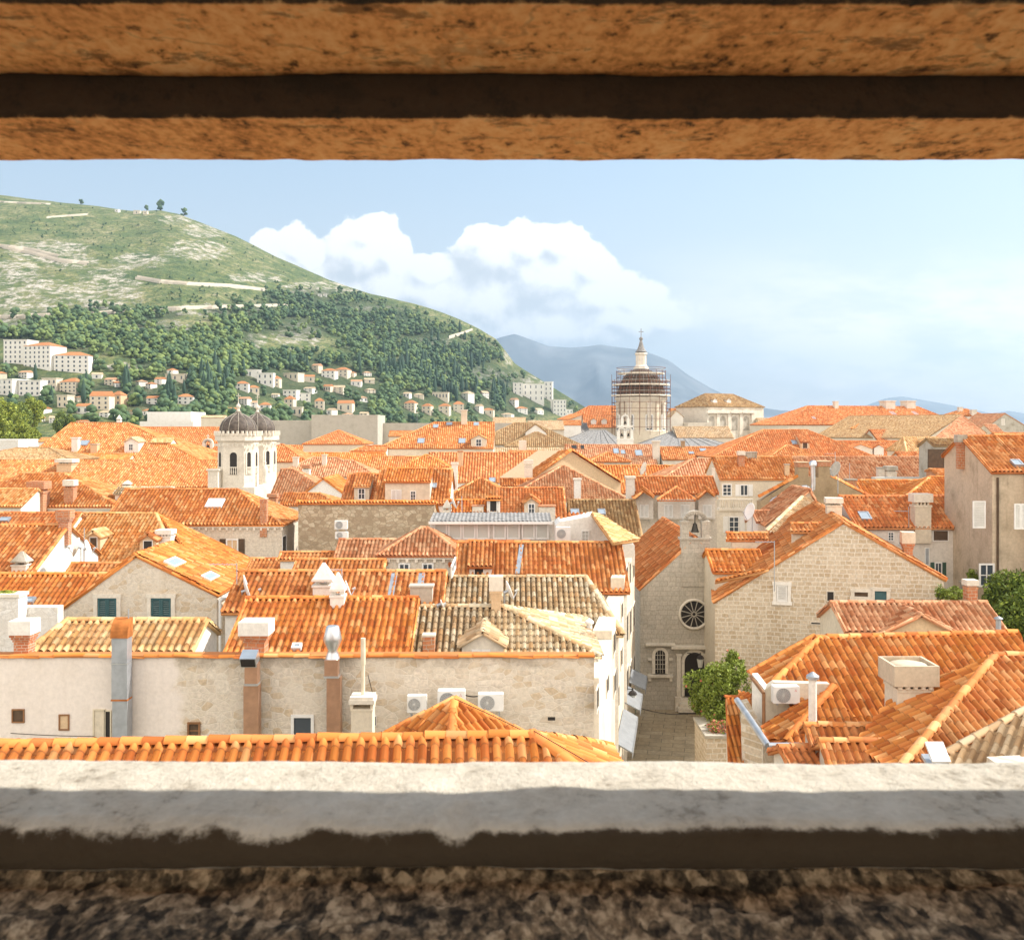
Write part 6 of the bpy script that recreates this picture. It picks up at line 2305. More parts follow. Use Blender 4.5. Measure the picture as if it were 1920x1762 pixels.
# ================================================================== the far half of the town
l6 = H('house', 'hipped orange roof with two brick chimneys and stone cornice at the left edge', 40, 888, 122, 86, 951, pitch=27, e0='h', e1='h', E1=6.5, wall='limestone', tile='tile_orange', back=5, eave='plain', tp=.25)
l6.chimney(49, 82, 903, 962, 'cap', 'rF', 'brickwork', 'brickwork')
l6.chimney(117, 138, 900, 946, 'cap', 'rF', 'brickwork', 'limestone')
l6b = H('house', 'low orange roof in front of the hipped roof with brick chimneys', -60, 917, 70, 80, 950, pitch=22, wall='limestone', tile='tile_mottle', back=2)
l7 = H('house', 'very long orange roof running from the left edge to the white bell towers', 4, 863, 455, 128, 914, pitch=25, wall='limestone', tile='tile_orange', back=4, tp=.3)
l7.chimney(102, 135, 861, 888, 'cap', 'rF', 'tan', 'limestone', bury=1.5)
l7.chimney(228, 244, 900, 915, 'obelisk', 'rF', 'limestone', 'limestone')
l7b = H('house', 'narrow strip of old pale tiles below the long orange roof', 225, 914, 326, 84, 926, pitch=20, wall='limestone', tile='tile_old', back=2)
l8 = H('house', 'large trapezoid orange roof with a white dormer far left behind the long roof', 134, 793, 240, 150, 866, pitch=30, e0='h', e1='h', E0=3, E1=14, wall='white', tile='tile_orange', back=8, tp=.32)
l8.dormer(233, 260, 820, 828, 849, 'gable', 'white', 'tile_sand', 'plain', deep=3, wrect=(241, 832, 250, 845))
l8.chimney(133, 146, 820, 848, 'slim', 'rF', 'white', 'white')
l8.chimney(169, 182, 832, 850, 'box', 'rF', 'tan', 'concrete')
l8.skylight(150, 827, 166, 836, 'rF')
l8.chimney(218, 226, 777, 794, 'obelisk', 'rF', 'white', 'white')
l8b = H('house', 'pale tiled dormer house on the right slope of the large trapezoid roof', 288, 822, 325, 146, 830, pitch=24, wall='white', tile='tile_ochre', back=4)
l9 = H('house', 'long weathered dark orange church roof behind the bell towers', 256, 801, 470, 178, 846, pitch=30, wall='limestone', tile='tile_red', back=8, tp=.35)
l9.skylight(340, 834, 350, 841, 'rF')
l9b = H('house', 'low orange strip roof in front of the weathered dark church roof', 355, 850, 430, 150, 864, pitch=24, wall='limestone', tile='tile_orange', back=4)
bgl = empty('bell_gable', P(390, 842, 172))
bgl.location.z = 0
tag(bgl, 'tiny white single arch bell gable on the weathered church roof', 'bell gable')
mb = MB()
zb_, zt2 = P(390, 846, 172).z, P(390, 822, 172).z
for sx in (-1, 1):
    mb.box((sx * .65 - .25, -.3, 0), (sx * .65 + .25, .3, zb_ + 1.3))
for i in range(8):
    a = math.pi * (i + .5) / 8
    mb.obox((math.cos(a) * .65, 0, zb_ + 1.3 + math.sin(a) * .65), (-math.sin(a), 0, math.cos(a)), (math.cos(a), 0, math.sin(a)), (0, 1, 0), .16, .25, .28)
mb.box((-1.1, -.35, 0), (1.1, .35, zb_ + .1))
mb.box((-.06, -.06, zb_ + 2.1), (.06, .06, zb_ + 2.9))
mb.box((-.25, -.05, zb_ + 2.5), (.25, .05, zb_ + 2.62))
mb.build('arch', 'limestone', bgl)
mb = MB()
mb.lathe((0, 0, zb_ + .55), [(.3, 0), (.22, .3), (.1, .55)], 10)
mb.build('bell', 'bronze', bgl)
l10 = H('house', 'brown flat hipped roof at the far left in front of the pale rocks', 30, 840, 92, 134, 863, pitch=16, e0='h', e1='h', wall='brown_plaster', tile='tile_brown', back=4)
l11 = H('house', 'small orange roof with two low gables behind the long roof at left', 100, 851, 248, 141, 866, pitch=24, wall='cream', tile='tile_bright', back=4)
l12 = H('house', 'small white house with orange roof below the bright trees at far left', 79, 821, 112, 190, 828, pitch=24, wall='white', tile='tile_orange', back=5)
rk = prism_thing('fort_wall', 'pale rough fortress wall below the bright green trees at the far left', 'wall', -200, 34, 824, 235, 10, 'white_rubble')
rk2 = prism_thing('fort_wall', 'lower pale rough wall right of the fortress wall at the far left', 'wall', 34, 82, 836, 240, 10, 'white_rubble')
# pale buildings between town and hill
prism_thing('hotel', 'white flat roofed modern hotel left of the bell towers', 'hotel', 276, 358, 772, 420, 20, 'white')
prism_thing('hotel_wing', 'low white wing in front of the modern hotel left of the bell towers', 'hotel', 262, 362, 790, 400, 12, 'white')
H('house', 'pale low house with gabled roof right of the modern hotel', 380, 779, 424, 380, 783, pitch=20, wall='cream', tile='tile_sand', back=10)

# grey city wall
prism_thing('city_wall', 'tall blank grey city wall tower behind the small hipped roof', 'wall', 584, 708, 779, 238, 14, 'oldwall', topmat='limestone')
prism_thing('city_wall', 'lower blank grey city wall left of the wall tower', 'wall', 420, 584, 789, 246, 8, 'oldwall', topmat='limestone')
prism_thing('city_wall', 'plain grey city wall right of the wall tower', 'wall', 708, 960, 793, 248, 8, 'oldwall')
b2 = H('house', 'small cream house with hipped dark orange roof in front of the grey wall tower', 634, 807, 637, 176, 833, pitch=24, e0='h', e1='h', wall='cream', tile='tile_red', back=5, tp=.3)
b3 = H('house', 'broad orange hipped roof with dormer, roof lights and tall cream chimney', 814, 792, 926, 158, 841, pitch=28, e0='h', E0=8, wall='cream', tile='tile_orange', back=6, tp=.3)
b3.chimney(864, 876, 768, 797, 'slim', 'rF', 'cream', 'limestone')
b3.dormer(883, 912, 814, 822, 838, 'gable', 'cream', 'tile_orange', 'plain', deep=3, wrect=(892, 823, 903, 837))
for q in ((783, 823, 796, 832), (860, 823, 873, 832), (837, 793, 848, 798), (888, 793, 898, 799), (812, 797, 822, 803)):
    b3.skylight(*q, 'rF')
H('house', 'thin orange roof strip against the grey city wall left of the broad hipped roof', 732, 808, 780, 190, 818, pitch=22, wall='cream', tile='tile_orange', back=4)
H('house', 'plain orange roof directly right of the white bell towers', 500, 833, 530, 138, 866, pitch=28, e1='h', wall='cream', tile='tile_red', back=6, tp=.3)
H('house', 'long orange ridge roof between the bell towers and the middle of the town', 545, 849, 722, 146, 880, pitch=26, wall='cream', tile='tile_bright', back=5, tp=.3)
H('house', 'small orange roof under the eaves of the broad hipped roof', 684, 836, 726, 150, 846, pitch=24, wall='white', tile='tile_red', back=4, e0='h', E0=2)
b6 = H('house', 'pinkish hipped roof with three small chimneys right of the bell towers', 586, 858, 632, 130, 896, pitch=27, e0='h', e1='h', wall='limestone', tile='tile_pink', back=4, tp=.28)
b6.chimney(548, 559, 857, 876, 'slim', 'rF', 'limestone', 'limestone')
b6.chimney(603, 612, 852, 873, 'slim', 'rF', 'limestone', 'limestone')
b6.chimney(565, 581, 872, 898, 'cap', 'rF', 'white', 'brickwork')
b6d = H('house', 'second pinkish hipped roof behind the yellow slopes right of the bell towers', 630, 863, 660, 122, 894, pitch=27, e1='h', wall='limestone', tile='tile_pink', back=4, tp=.28)
b6b = H('house', 'pink roof with long diagonal hip falling right beside the bell towers', 529, 880, 551, 104, 939, pitch=27, e1='h', E1=6, wall='white', tile='tile_pink', back=4, tp=.26)
b6c = G('house', 'house with a smooth yellow slope seen edge on right of the bell towers', (606, 897), 98, (570, 925), (662, 938), 8, wall='white', tile='tile_bright')
b6e = H('house', 'small orange roof between the pink roof and the rubble wall', 536, 925, 600, 90, 948, pitch=24, e1='h', wall='white', tile='tile_orange', back=3)
b6e.chimney(500, 519, 926, 953, 'cap', 'rF', 'brickwork', 'brickwork')
b7 = H('house', 'orange roof with pale walls left of the long columned roof in the middle', 700, 856, 800, 132, 879, pitch=26, wall='white', tile='tile_orange', back=4, tp=.28)
b8 = H('house', 'small hipped orange roof behind the dormer house in the middle', 797, 853, 802, 124, 882, pitch=27, e0='h', e1='h', wall='white', tile='tile_bright', back=4, tp=.28)
b9 = H('house', 'long straight orange roof with narrow tile rows in the middle distance', 806, 849, 1052, 128, 905, pitch=27, wall='white', tile='tile_red', back=5, tp=.34)
b9.chimney(858, 868, 845, 876, 'slim', 'rF', 'tan', 'brickwork')
b9.skylight(917, 897, 929, 905, 'rF')
H('house', 'white walled house under dark ochre hipped tiles left of the cathedral', 1003, 810, 1008, 205, 838, pitch=25, e0='h', e1='h', wall='white', tile='tile_brown', back=6, tp=.4)
c1 = H('house', 'old brown hipped roof with a white pediment left of the cathedral', 965, 793, 1000, 225, 834, pitch=25, e0='h', e1='h', wall='concrete', tile='tile_brown', back=8, tp=.4)
c1g = G('house', 'white pediment gable with a tiny round hole left of the cathedral', (1004, 795), 214, (984, 810), (1026, 812), 6, wall='white', tile='tile_brown')
H('house', 'flat ochre roof at the town edge left of the cathedral', 925, 783, 985, 262, 797, pitch=18, wall='cream', tile='tile_sand', back=8)
H('house', 'pale brown roof right behind the white pediment left of the cathedral', 990, 789, 1055, 252, 806, pitch=20, wall='cream', tile='tile_sand', back=6)
H('house', 'short orange roof left of the orange gabled house by the cathedral', 1055, 788, 1088, 268, 797, pitch=22, wall='white', tile='tile_orange', back=6)
H('house', 'orange roof strip with white wall below the old brown hipped roof', 955, 845, 1018, 148, 852, pitch=22, wall='white', tile='tile_orange', back=4)
prism_thing('chimney_block', 'square pale chimney block in front of the old brown hipped roof', 'chimney', 973, 987, 826, 150, 2, 'limestone')

# cathedral roofs of lead
lr = House('cathedral_hall', 'grey lead covered roofs of the cathedral nave around the dome', 'church', None, (P(1200, 0, 262).x, 262, 0), 0, 262)


def lead_roof(pts_top, base_px, d, dback, name='roof'):
    (x0, y0, x1, y1) = base_px
    mb = MB()
    a, b = lr.loc(P(x0, y1, d)), lr.loc(P(x1, y1, d))
    c, e = lr.loc(P(x1, y1, dback)), lr.loc(P(x0, y1, dback))
    zz_ = a.z
    t0, t1 = lr.loc(P(pts_top[0], y0, (d + dback) / 2)), lr.loc(P(pts_top[1], y0, (d + dback) / 2))
    vs = [(a.x, a.y, zz_), (b.x, b.y, zz_), (c.x, c.y, zz_), (e.x, e.y, zz_), tuple(t0), tuple(t1)]
    mb.add(vs, [(0, 1, 5, 4), (1, 2, 5), (2, 3, 4, 5), (3, 0, 4), (3, 2, 1, 0)])
    # standing seams
    V = [Vector(v) for v in vs]
    for (p, q, r, s) in ((0, 1, 5, 4), (1, 2, 5, 5), (3, 0, 4, 4)):
        for i in range(1, 9):
            t = i / 9
            mb.tube(V[p].lerp(V[q], t) + Vector((0, 0, .05)), V[s].lerp(V[r], t) + Vector((0, 0, .05)), .07, .07, 4)
    o = lr.build(mb, name, 'lead')
    w = MB()
    w.box((a.x + .3, a.y + .3, 0), (b.x - .3, c.y - .3, zz_ - .02))
    lr.build(w, 'wall', 'limestone')
    return o


lead_roof((1108, 1135), (1044, 806, 1170, 833), 236, 262)
lead_roof((1262, 1278), (1190, 808, 1380, 838), 232, 262)
lead_roof((1100, 1080), (1030, 793, 1110, 822), 264, 290)

# the dome wrapped in scaffolding
DD = 282.0
cxw, zt_d = P(1202, 800, DD).x, lambda py: EYE - (py - HY) / F * DD
dome = empty('cathedral_dome', (cxw, DD, 0))
tag(dome, 'cathedral dome with stone drum, ribbed lead cupola and white lantern wrapped in scaffolding', 'church dome')
rw = lambda px: px / F * DD
mb = MB()
n_o = 8
mb.lathe((0, 0, 0), [(rw(49), 0), (rw(49), zt_d(808)), (rw(47), zt_d(807)), (rw(45), zt_d(806)), (rw(45), zt_d(752))], 16, False, rot=R(11.25))
o = mb.build('drum', 'cream', dome)
mb = MB()
mb.lathe((0, 0, zt_d(754)), [(rw(45.1), 0), (rw(47), .4), (rw(49), .8), (rw(49), 1.3), (rw(45), 1.5)], 16, False, rot=R(11.25))
for i in range(16):
    a = 2 * math.pi * (i + .5) / 16 + R(11.25) * 0
    p = Vector((math.cos(a), math.sin(a), 0))
    if i % 2 == 0:
        mb.obox(p * rw(45.7) + Vector((0, 0, (zt_d(803) + zt_d(755)) / 2)), (-p.y, p.x, 0), (0, 0, 1), p, .55, (zt_d(755) - zt_d(803)) / 2, .35)
        mb.obox(p * rw(46.1) + Vector((0, 0, zt_d(757))), (-p.y, p.x, 0), (0, 0, 1), p, .75, .25, .5)
mb.build('drum_trim', 'limestone', o)
for i in range(-3, 4):
    a = R(-90 + 45 * i + 12)
    p = Vector((math.cos(a), math.sin(a), 0))
    U = Vector((-p.y, p.x, 0))
    c = p * rw(44.7) + Vector((0, 0, (zt_d(778) + zt_d(806)) / 2))
    wb_ = MB()
    hw_, hh_ = .95, (zt_d(778) - zt_d(806)) / 2
    for sg_ in (-1, 1):
        wb_.obox(c + U * sg_ * hw_, U, (0, 0, 1), p, .14, hh_, .28)
        wb_.obox(c + Vector((0, 0, sg_ * hh_)), U, (0, 0, 1), p, hw_, .14, .28)
    wb_.obox(c, U, (0, 0, 1), p, .07, hh_, .2)
    for k in (-.5, 0, .5):
        wb_.obox(c + Vector((0, 0, k * hh_)), U, (0, 0, 1), p, hw_, .06, .19)
    wo = wb_.build('window', 'white_paint', dome)
    g = MB()
    g.obox(c, U, (0, 0, 1), p, hw_, hh_, .14)
    g.build('pane', 'glass', wo)
R0 = rw(44.5)
prof = [(R0, 0), (R0 * .99, R0 * .25), (R0 * .93, R0 * .52), (R0 * .82, R0 * .78), (R0 * .66, R0 * 1.0), (R0 * .46, R0 * 1.16), (R0 * .26, R0 * 1.25)]
zd0 = zt_d(748)
mb = MB()
mb.lathe((0, 0, zd0), prof, 32)
cup = mb.build('cupola', 'dome_brown', dome)
mb = MB()
for i in range(32):
    a = 2 * math.pi * i / 32
    for (r0, q0), (r1, q1) in zip(prof[:-1], prof[1:]):
        mb.tube((math.cos(a) * r0, math.sin(a) * r0, zd0 + q0), (math.cos(a) * r1, math.sin(a) * r1, zd0 + q1), .09, .07, 4)
mb.build('ribs', 'lead', cup)
mb = MB()
zl = zt_d(690)
mb.lathe((0, 0, zl - .3), [(rw(15), 0), (rw(14), .5), (rw(11), 1.0), (rw(10), 1.2), (rw(10), zt_d(664) - zl), (rw(12), zt_d(663) - zl), (rw(12), zt_d(660) - zl), (rw(9), zt_d(659) - zl)], 8, False, rot=R(22.5))
ln = mb.build('lantern', 'limestone', dome)
for i in range(8):
    a = 2 * math.pi * i / 8 + R(0)
    p = Vector((math.cos(a), math.sin(a), 0))
    wb_ = MB()
    wb_.obox(p * rw(9.5) + Vector((0, 0, (zt_d(682) + zt_d(667)) / 2)), (-p.y, p.x, 0), (0, 0, 1), p, .30, (zt_d(667) - zt_d(682)) / 2, .05)
    wb_.build('lantern_window', 'grey_plaster', ln)
mb = MB()
mb.lathe((0, 0, zt_d(660)), [(rw(11), 0), (rw(7), .8), (rw(4.5), 1.8), (rw(2.6), 3.0), (rw(1.6), zt_d(637) - zt_d(660))], 16)
mb.lathe((0, 0, zt_d(639)), [(.2, 0), (.5, .35), (.55, .6), (.4, .9), (.1, 1.1)], 12)
mb.tube((0, 0, zt_d(634)), (0, 0, zt_d(616)), .09)
mb.tube((-.7, 0, zt_d(622)), (.7, 0, zt_d(622)), .08)
mb.build('spire', 'lead', ln)
# scaffold
sc_ = empty('scaffolding', (cxw, DD, 0))
tag(sc_, 'brown pipe scaffolding with plank decks wrapped around the cathedral dome', 'scaffolding')
decks = [(743, 56), (723, 54), (702, 44)]
for (py, rr) in decks:
    mb, rb_ = MB(), MB()
    r_ = rw(rr)
    N_ = 12
    ring = []
    for i in range(N_):
        a0, a1 = 2 * math.pi * i / N_, 2 * math.pi * (i + 1) / N_
        z = zt_d(py)
        v = [Vector((math.cos(a) * q, math.sin(a) * q, zz_)) for a in (a0, a1) for q in (r_ - 1.3, r_) for zz_ in (z, z + .38)]
        mb.add([tuple(p) for p in v], [(0, 2, 3, 1), (4, 5, 7, 6), (1, 3, 7, 5), (0, 4, 6, 2), (2, 6, 7, 3), (0, 1, 5, 4)])
        p0, p1 = Vector((math.cos(a0) * r_, math.sin(a0) * r_, z + .3)), Vector((math.cos(a1) * r_, math.sin(a1) * r_, z + .3))
        d_ = (p1 - p0)
        rb_.obox((p0 + p1) / 2 + Vector((0, 0, 1.1)), d_.normalized(), (0, 0, 1), d_.normalized().cross(Vector((0, 0, 1))), d_.length / 2, .03, .03)
    rb_.build('rail', 'plank', mb.build('deck', 'plank', sc_))
mb = MB()
N_ = 18
rO = rw(55)
for i in range(N_):
    a = 2 * math.pi * i / N_
    for r_, top in ((rO, 712 if i % 3 else 702), (rO - 1.5, 716), (rw(46), 694)):
        if r_ == rw(46):
            mb.tube((math.cos(a) * r_, math.sin(a) * r_, zt_d(724)), (math.cos(a) * r_, math.sin(a) * r_, zt_d(695)), .07, .07, 4)
        else:
            mb.tube((math.cos(a) * r_, math.sin(a) * r_, zt_d(815)), (math.cos(a) * r_, math.sin(a) * r_, zt_d(top)), .07, .07, 4)
for py in (716, 729, 736, 755, 766, 772, 785, 800):
    for i in range(N_):
        a0, a1 = 2 * math.pi * i / N_, 2 * math.pi * (i + 1) / N_
        for r_ in (rO,):
            mb.tube((math.cos(a0) * r_, math.sin(a0) * r_, zt_d(py)), (math.cos(a1) * r_, math.sin(a1) * r_, zt_d(py)), .07, .07, 4)
        if i % 2:
            mb.tube((math.cos(a0) * r_, math.sin(a0) * r_, zt_d(py)), (math.cos(a0) * (rO - 2.2), math.sin(a0) * (rO - 2.2), zt_d(py)), .07, .07, 4)
for py in (690, 697, 708):
    for i in range(N_):
        a0, a1 = 2 * math.pi * i / N_, 2 * math.pi * (i + 1) / N_
        r_ = rw(46)
        mb.tube((math.cos(a0) * r_, math.sin(a0) * r_, zt_d(py)), (math.cos(a1) * r_, math.sin(a1) * r_, zt_d(py)), .07, .07, 4)
mb.build('pipes', 'scaffold_pipe', sc_)

# small white three arch belfry
bf = empty('belfry', (P(1172, 0, 222).x, 222, 0))
tag(bf, 'white three arched bell gable standing in front of the cathedral dome', 'bell gable')
mb = MB()
zf_ = lambda py: EYE - (py - HY) / F * 222
rr_ = lambda px: px / F * 222
mb.box((-rr_(15), -.6, 0), (rr_(15), .8, zf_(825)))
mb.box((-rr_(16), -.7, zf_(825) + .002), (rr_(16), .9, zf_(822)))
for x in (-12.5, -.0, 12.5):
    mb.box((rr_(x) - rr_(2.6), -.4, zf_(822)), (rr_(x) + rr_(2.6), .5, zf_(808)))
for cx_ in (-6.3, 6.3):
    for i in range(8):
        a = math.pi * (i + .5) / 8
        mb.obox((rr_(cx_) + math.cos(a) * rr_(5.2), .05, zf_(808) + math.sin(a) * rr_(5.2)), (-math.sin(a), 0, math.cos(a)), (math.cos(a), 0, math.sin(a)), (0, 1, 0), rr_(1.2), rr_(1.8), .44)
mb.box((-rr_(14.5), -.5, zf_(801)), (rr_(14.5), .6, zf_(797)))
for x in (-5.5, 5.5):
    mb.box((rr_(x) - rr_(2.4), -.4, zf_(797)), (rr_(x) + rr_(2.4), .5, zf_(785)))
for i in range(8):
    a = math.pi * (i + .5) / 8
    mb.obox((math.cos(a) * rr_(5.4), .05, zf_(785) + math.sin(a) * rr_(5.4)), (-math.sin(a), 0, math.cos(a)), (math.cos(a), 0, math.sin(a)), (0, 1, 0), rr_(1.3), rr_(2), .44)
mb.box((-.08, -.08, zf_(780)), (.08, .08, zf_(774)))
mb.build('arches', 'white', bf)
for (x, py) in ((-6.3, 818), (6.3, 818), (0, 795)):
    b = MB()
    b.lathe((rr_(x), .05, zf_(py)), [(.32, 0), (.24, .3), (.14, .6), (.05, .7)], 10)
    b.build('bell', 'bronze', bf)
# church roof strips near
lr2 = G('house', 'orange gabled house with two tiny white dormers left of the dome', (1094, 776), 300, (1068, 786), (1130, 792), 10, yaw=20, wall='cream', tile='tile_red')
lr3 = H('house', 'orange hipped roof behind the gabled house left of the dome', 1105, 761, 1162, 312, 790, pitch=28, e0='h', wall='cream', tile='tile_red', back=8, tp=.5)
lr3b = H('house', 'orange roof with two tiny white dormers below the hipped roof left of the dome', 1092, 778, 1160, 296, 802, pitch=30, wall='cream', tile='tile_red', back=5, tp=.5)
for a in (1113, 1133):
    lr3b.dormer(a - 5, a + 5, 784, 787, 796, 'gable', 'white', 'tile_orange', None, deep=2)
H('house', 'orange roof and small white gabled house right of the dome', 1255, 766, 1296, 306, 778, pitch=26, wall='white', tile='tile_orange', back=6, tp=.5)
G('house', 'white house with curved gable immediately right of the dome', (1268, 770), 292, (1257, 782), (1282, 782), 8, wall='white', tile='tile_sand')

# palace with four arched niches
pl = H('palace', 'pale stone palace with four tall arched niches and brown hipped roof', 1322, 738, 1374, 300, 763, yaw=31, pitch=30, e0='h', e1='h', E0=5.0, E1=6.5, wall='limestone', tile='tile_brown', back=8, tp=.5, cat='palace', oh=.35)
for i, x in enumerate((1334, 1355, 1377, 1399)):
    o, c, U, V, n, r, H_ = arched(pl, 'F', x - 5.5, x + 5.5, 780, 806, 'concrete', 'limestone', 'window', fw=.6)
    mb = MB()
    mb.obox(c + V * (H_ + 1.0) + n * .45, U, V, n, r + 1.0, .18, .4)
    mb.add([tuple(c + U * (r + 1.0) + V * (H_ + 1.2) + n * .7), tuple(c - U * (r + 1.0) + V * (H_ + 1.2) + n * .7), tuple(c + V * (H_ + 2.0) + n * .7), tuple(c + U * (r + 1.0) + V * (H_ + 1.2) + n * .1), tuple(c - U * (r + 1.0) + V * (H_ + 1.2) + n * .1), tuple(c + V * (H_ + 2.0) + n * .1)], [(0, 2, 1), (0, 3, 5, 2), (2, 5, 4, 1), (3, 4, 5)])
    mb.build('hood', 'limestone', o)
for x in (1345, 1366, 1388, 1410):
    mb = MB()
    c = pl.hit('F', x, 795)
    mb.box((c.x - .55, c.y - .45, c.z - 4.0), (c.x + .55, c.y - .01, c.z + 3.2))
    mb.box((c.x - .75, c.y - .6, c.z + 3.202), (c.x + .75, c.y - .01, c.z + 3.7))
    pl.build(mb, 'pilaster', 'limestone')
for x in (1341, 1367):
    pl.dormer(x - 5, x + 5, 746, 749, 756, 'gable', 'white', 'tile_brown', None, deep=2.5)
H('house', 'old brown roof in front of the palace and right of the cathedral roofs', 1262, 800, 1366, 246, 821, pitch=24, wall='cream', tile='tile_sand', back=6, tp=.4)
prism_thing('roof_terrace', 'pale flat terrace wall in front of the palace', 'terrace', 1290, 1332, 792, 285, 8, 'limestone')
H('house', 'small brown roof right of the palace', 1418, 784, 1446, 300, 794, pitch=22, wall='cream', tile='tile_sand', back=6)

c9 = H('house', 'long pinkish roof with blue roof lights below the cathedral', 1060, 834, 1222, 160, 874, pitch=26, wall='limestone', tile='tile_pink', back=6, tp=.32)
for q in ((1150, 842, 1160, 851), (1164, 845, 1172, 852), (1191, 845, 1204, 855)):
    c9.skylight(*q, 'rF')
for q in ((1071, 836, 1082, 843), (1088, 836, 1096, 843)):
    c9.skylight(*q, 'rF', 'brown_wood', 'dark')
c9.chimney(1224, 1238, 826, 862, 'slim', 'rF', 'limestone', 'limestone')
c9b = H('house', 'orange roof with two roof lights right of the pale flue stack', 1236, 838, 1392, 158, 862, pitch=25, wall='limestone', tile='tile_orange', back=5, tp=.32)
for q in ((1291, 848, 1301, 852), (1312, 842, 1324, 847)):
    c9b.skylight(*q, 'rF')
c9b.chimney(1277, 1285, 826, 840, 'slim', 'rF', 'brown_plaster', 'concrete')
c9c = H('house', 'little hipped orange roof with dark opening in front of the long pinkish roof', 1138, 848, 1142, 142, 866, pitch=24, e0='h', e1='h', wall='concrete', tile='tile_orange', back=3, tp=.3)
c11 = H('house', 'orange roof with large satellite dish right of the beige blank gable', 1122, 873, 1304, 116, 925, pitch=26, wall='limestone', tile='tile_bright', back=4, tp=.3)
c12 = H('house', 'pinkish hipped roof left of the balcony house', 1300, 860, 1342, 108, 900, pitch=26, e0='h', wall='limestone', tile='tile_pink', back=4, tp=.28)
c13_ = H('house', 'big trapezoid orange roof with dormer and ridge in the right middle distance', 1431, 806, 1513, 150, 858, pitch=30, e0='h', e1='h', E0=9, E1=8, wall='cream', tile='tile_red', back=7, tp=.32)
c13_.skylight(1484, 827, 1494, 834, 'rF')
c13_.dormer(1501, 1518, 812, 829, 842, 'shed', 'tan', 'tile_red', 'dark', glass='dark_wood', deep=2.5)
c13e = H('house', 'small orange gable roof at the foot of the big trapezoid roof', 1474, 835, 1479, 140, 858, pitch=26, e0='h', e1='h', wall='cream', tile='tile_orange', back=3, tp=.3)
c14 = H('house', 'very long orange roof with three block chimneys on cream walls at the right horizon', 1514, 761, 1720, 268, 797, yaw=16, pitch=27, e0='h', e1='h', E0=12, E1=7, wall='cream', tile='tile_red', back=9, tp=.5)
c14.chimney(1565, 1573, 752, 767, 'box', 'rF', 'limestone', 'limestone')
c14.chimney(1660, 1681, 751, 768, 'box', 'rF', 'limestone', 'limestone')
c14.chimney(1699, 1719, 751, 767, 'box', 'rF', 'limestone', 'limestone')
for q in ((1523, 782, 1528, 786), (1592, 782, 1599, 786), (1602, 782, 1608, 787), (1634, 779, 1639, 783), (1670, 772, 1677, 778), (1711, 772, 1718, 778)):
    c14.skylight(*q, 'rF')
for x in (1529, 1555, 1582, 1606):
    c14.window('F', x, 817, x + 9, 826, 'plain', grid=(2, 2))
c15 = H('house', 'small white tower house with hipped orange cap below the long right roof', 1611, 795, 1618, 205, 804, pitch=24, e0='h', e1='h', wall='cream', tile='tile_bright', back=3, tp=.4)
c15.window('F', 1609, 808, 1614, 815, 'plain', grid=(1, 1))
c16 = G('house', 'large old sand coloured gable roof with dormer at the right', (1803, 778), 190, (1735, 822), (1850, 812), 26, yaw=32, wall='cream', tile='tile_brown')
c16.tiles((1803, 778, 189.4), -62, 24, [[(1803, 778), (1848, 812), (1842, 830), (1760, 830), (1748, 824)]], 'tile_pink', d=120, tp=.35)
c16b = H('house', 'orange roof between the long right roof and the sand coloured gable', 1676, 786, 1745, 215, 812, pitch=24, wall='cream', tile='tile_pink', back=5, tp=.4)
c16c = H('house', 'orange hillside of roofs left of the sand coloured gable roof', 1630, 806, 1690, 196, 830, pitch=24, wall='cream', tile='tile_red', back=5, tp=.4)
c17 = H('house', 'ochre roof with a tiny dormer left of the boarded house', 1694, 820, 1756, 140, 847, pitch=27, wall='cream', tile='tile_ochre', back=4, tp=.3, e0='h', E0=1)
c17.dormer(1725, 1738, 822, 827, 836, 'gable', 'tan', 'tile_ochre', 'plain', deep=2)
c18 = H('house', 'dark orange roof behind three small stone dormer gables at right', 1566, 827, 1690, 158, 858, pitch=30, wall='limestone', tile='tile_red', back=5, tp=.34)
for (x0, x1, y0, y1, wl) in ((1569, 1586, 834, 839, 'white'), (1591, 1636, 832, 840, 'limestone'), (1639, 1657, 833, 838, 'white')):
    c18.dormer(x0, x1, y0, y1, 854, 'gable', wl, 'tile_red', 'shut' if x1 - x0 > 30 else None, deep=3, wrect=(1608, 842, 1620, 853))
H('house', 'thin orange roof ending above the boarded house', 1680, 848, 1740, 120, 860, pitch=24, wall='concrete', tile='tile_red', back=3, tp=.3)
c19 = H('house', 'small orange hipped roof with two chimneys at the right horizon', 1806, 767, 1812, 262, 780, pitch=26, e0='h', e1='h', wall='limestone', tile='tile_orange', back=6, tp=.5)
c19.chimney(1798, 1806, 763, 772, 'box', 'rF', 'limestone', 'limestone')
c19.chimney(1822, 1832, 768, 780, 'box', 'rF', 'limestone', 'limestone')
c19b = G('house', 'grey stone gable with one pale window at the right horizon', (1884, 775), 225, (1848, 802), (1935, 806), 14, wall='concrete', tile='tile_pink')
c19b.window('0', 1878, 785, 1884, 797, 'dark', glass='grey_plaster')
H('house', 'little orange roof left of the grey stone gable at the right horizon', 1853, 778, 1872, 250, 790, pitch=24, wall='brickwork', tile='tile_red', back=4)
H('house', 'orange roof strip just above the tall beige house at the right edge', 1862, 812, 2050, 120, 822, pitch=22, wall='cream', tile='tile_orange', back=4)
H('house', 'pinkish roof piece between the grey stone gable and the sand coloured gable', 1845, 796, 1866, 200, 812, pitch=24, wall='cream', tile='tile_pink', back=4)
c20 = H('house', 'long pale pink roof with many narrow tile rows behind the brown flue gable', 1482, 857, 1742, 104, 918, pitch=25, wall='limestone', tile='tile_pink', back=4, tp=.3)
c20.chimney(1647, 1660, 876, 902, 'box', 'rF', 'limestone', 'concrete')
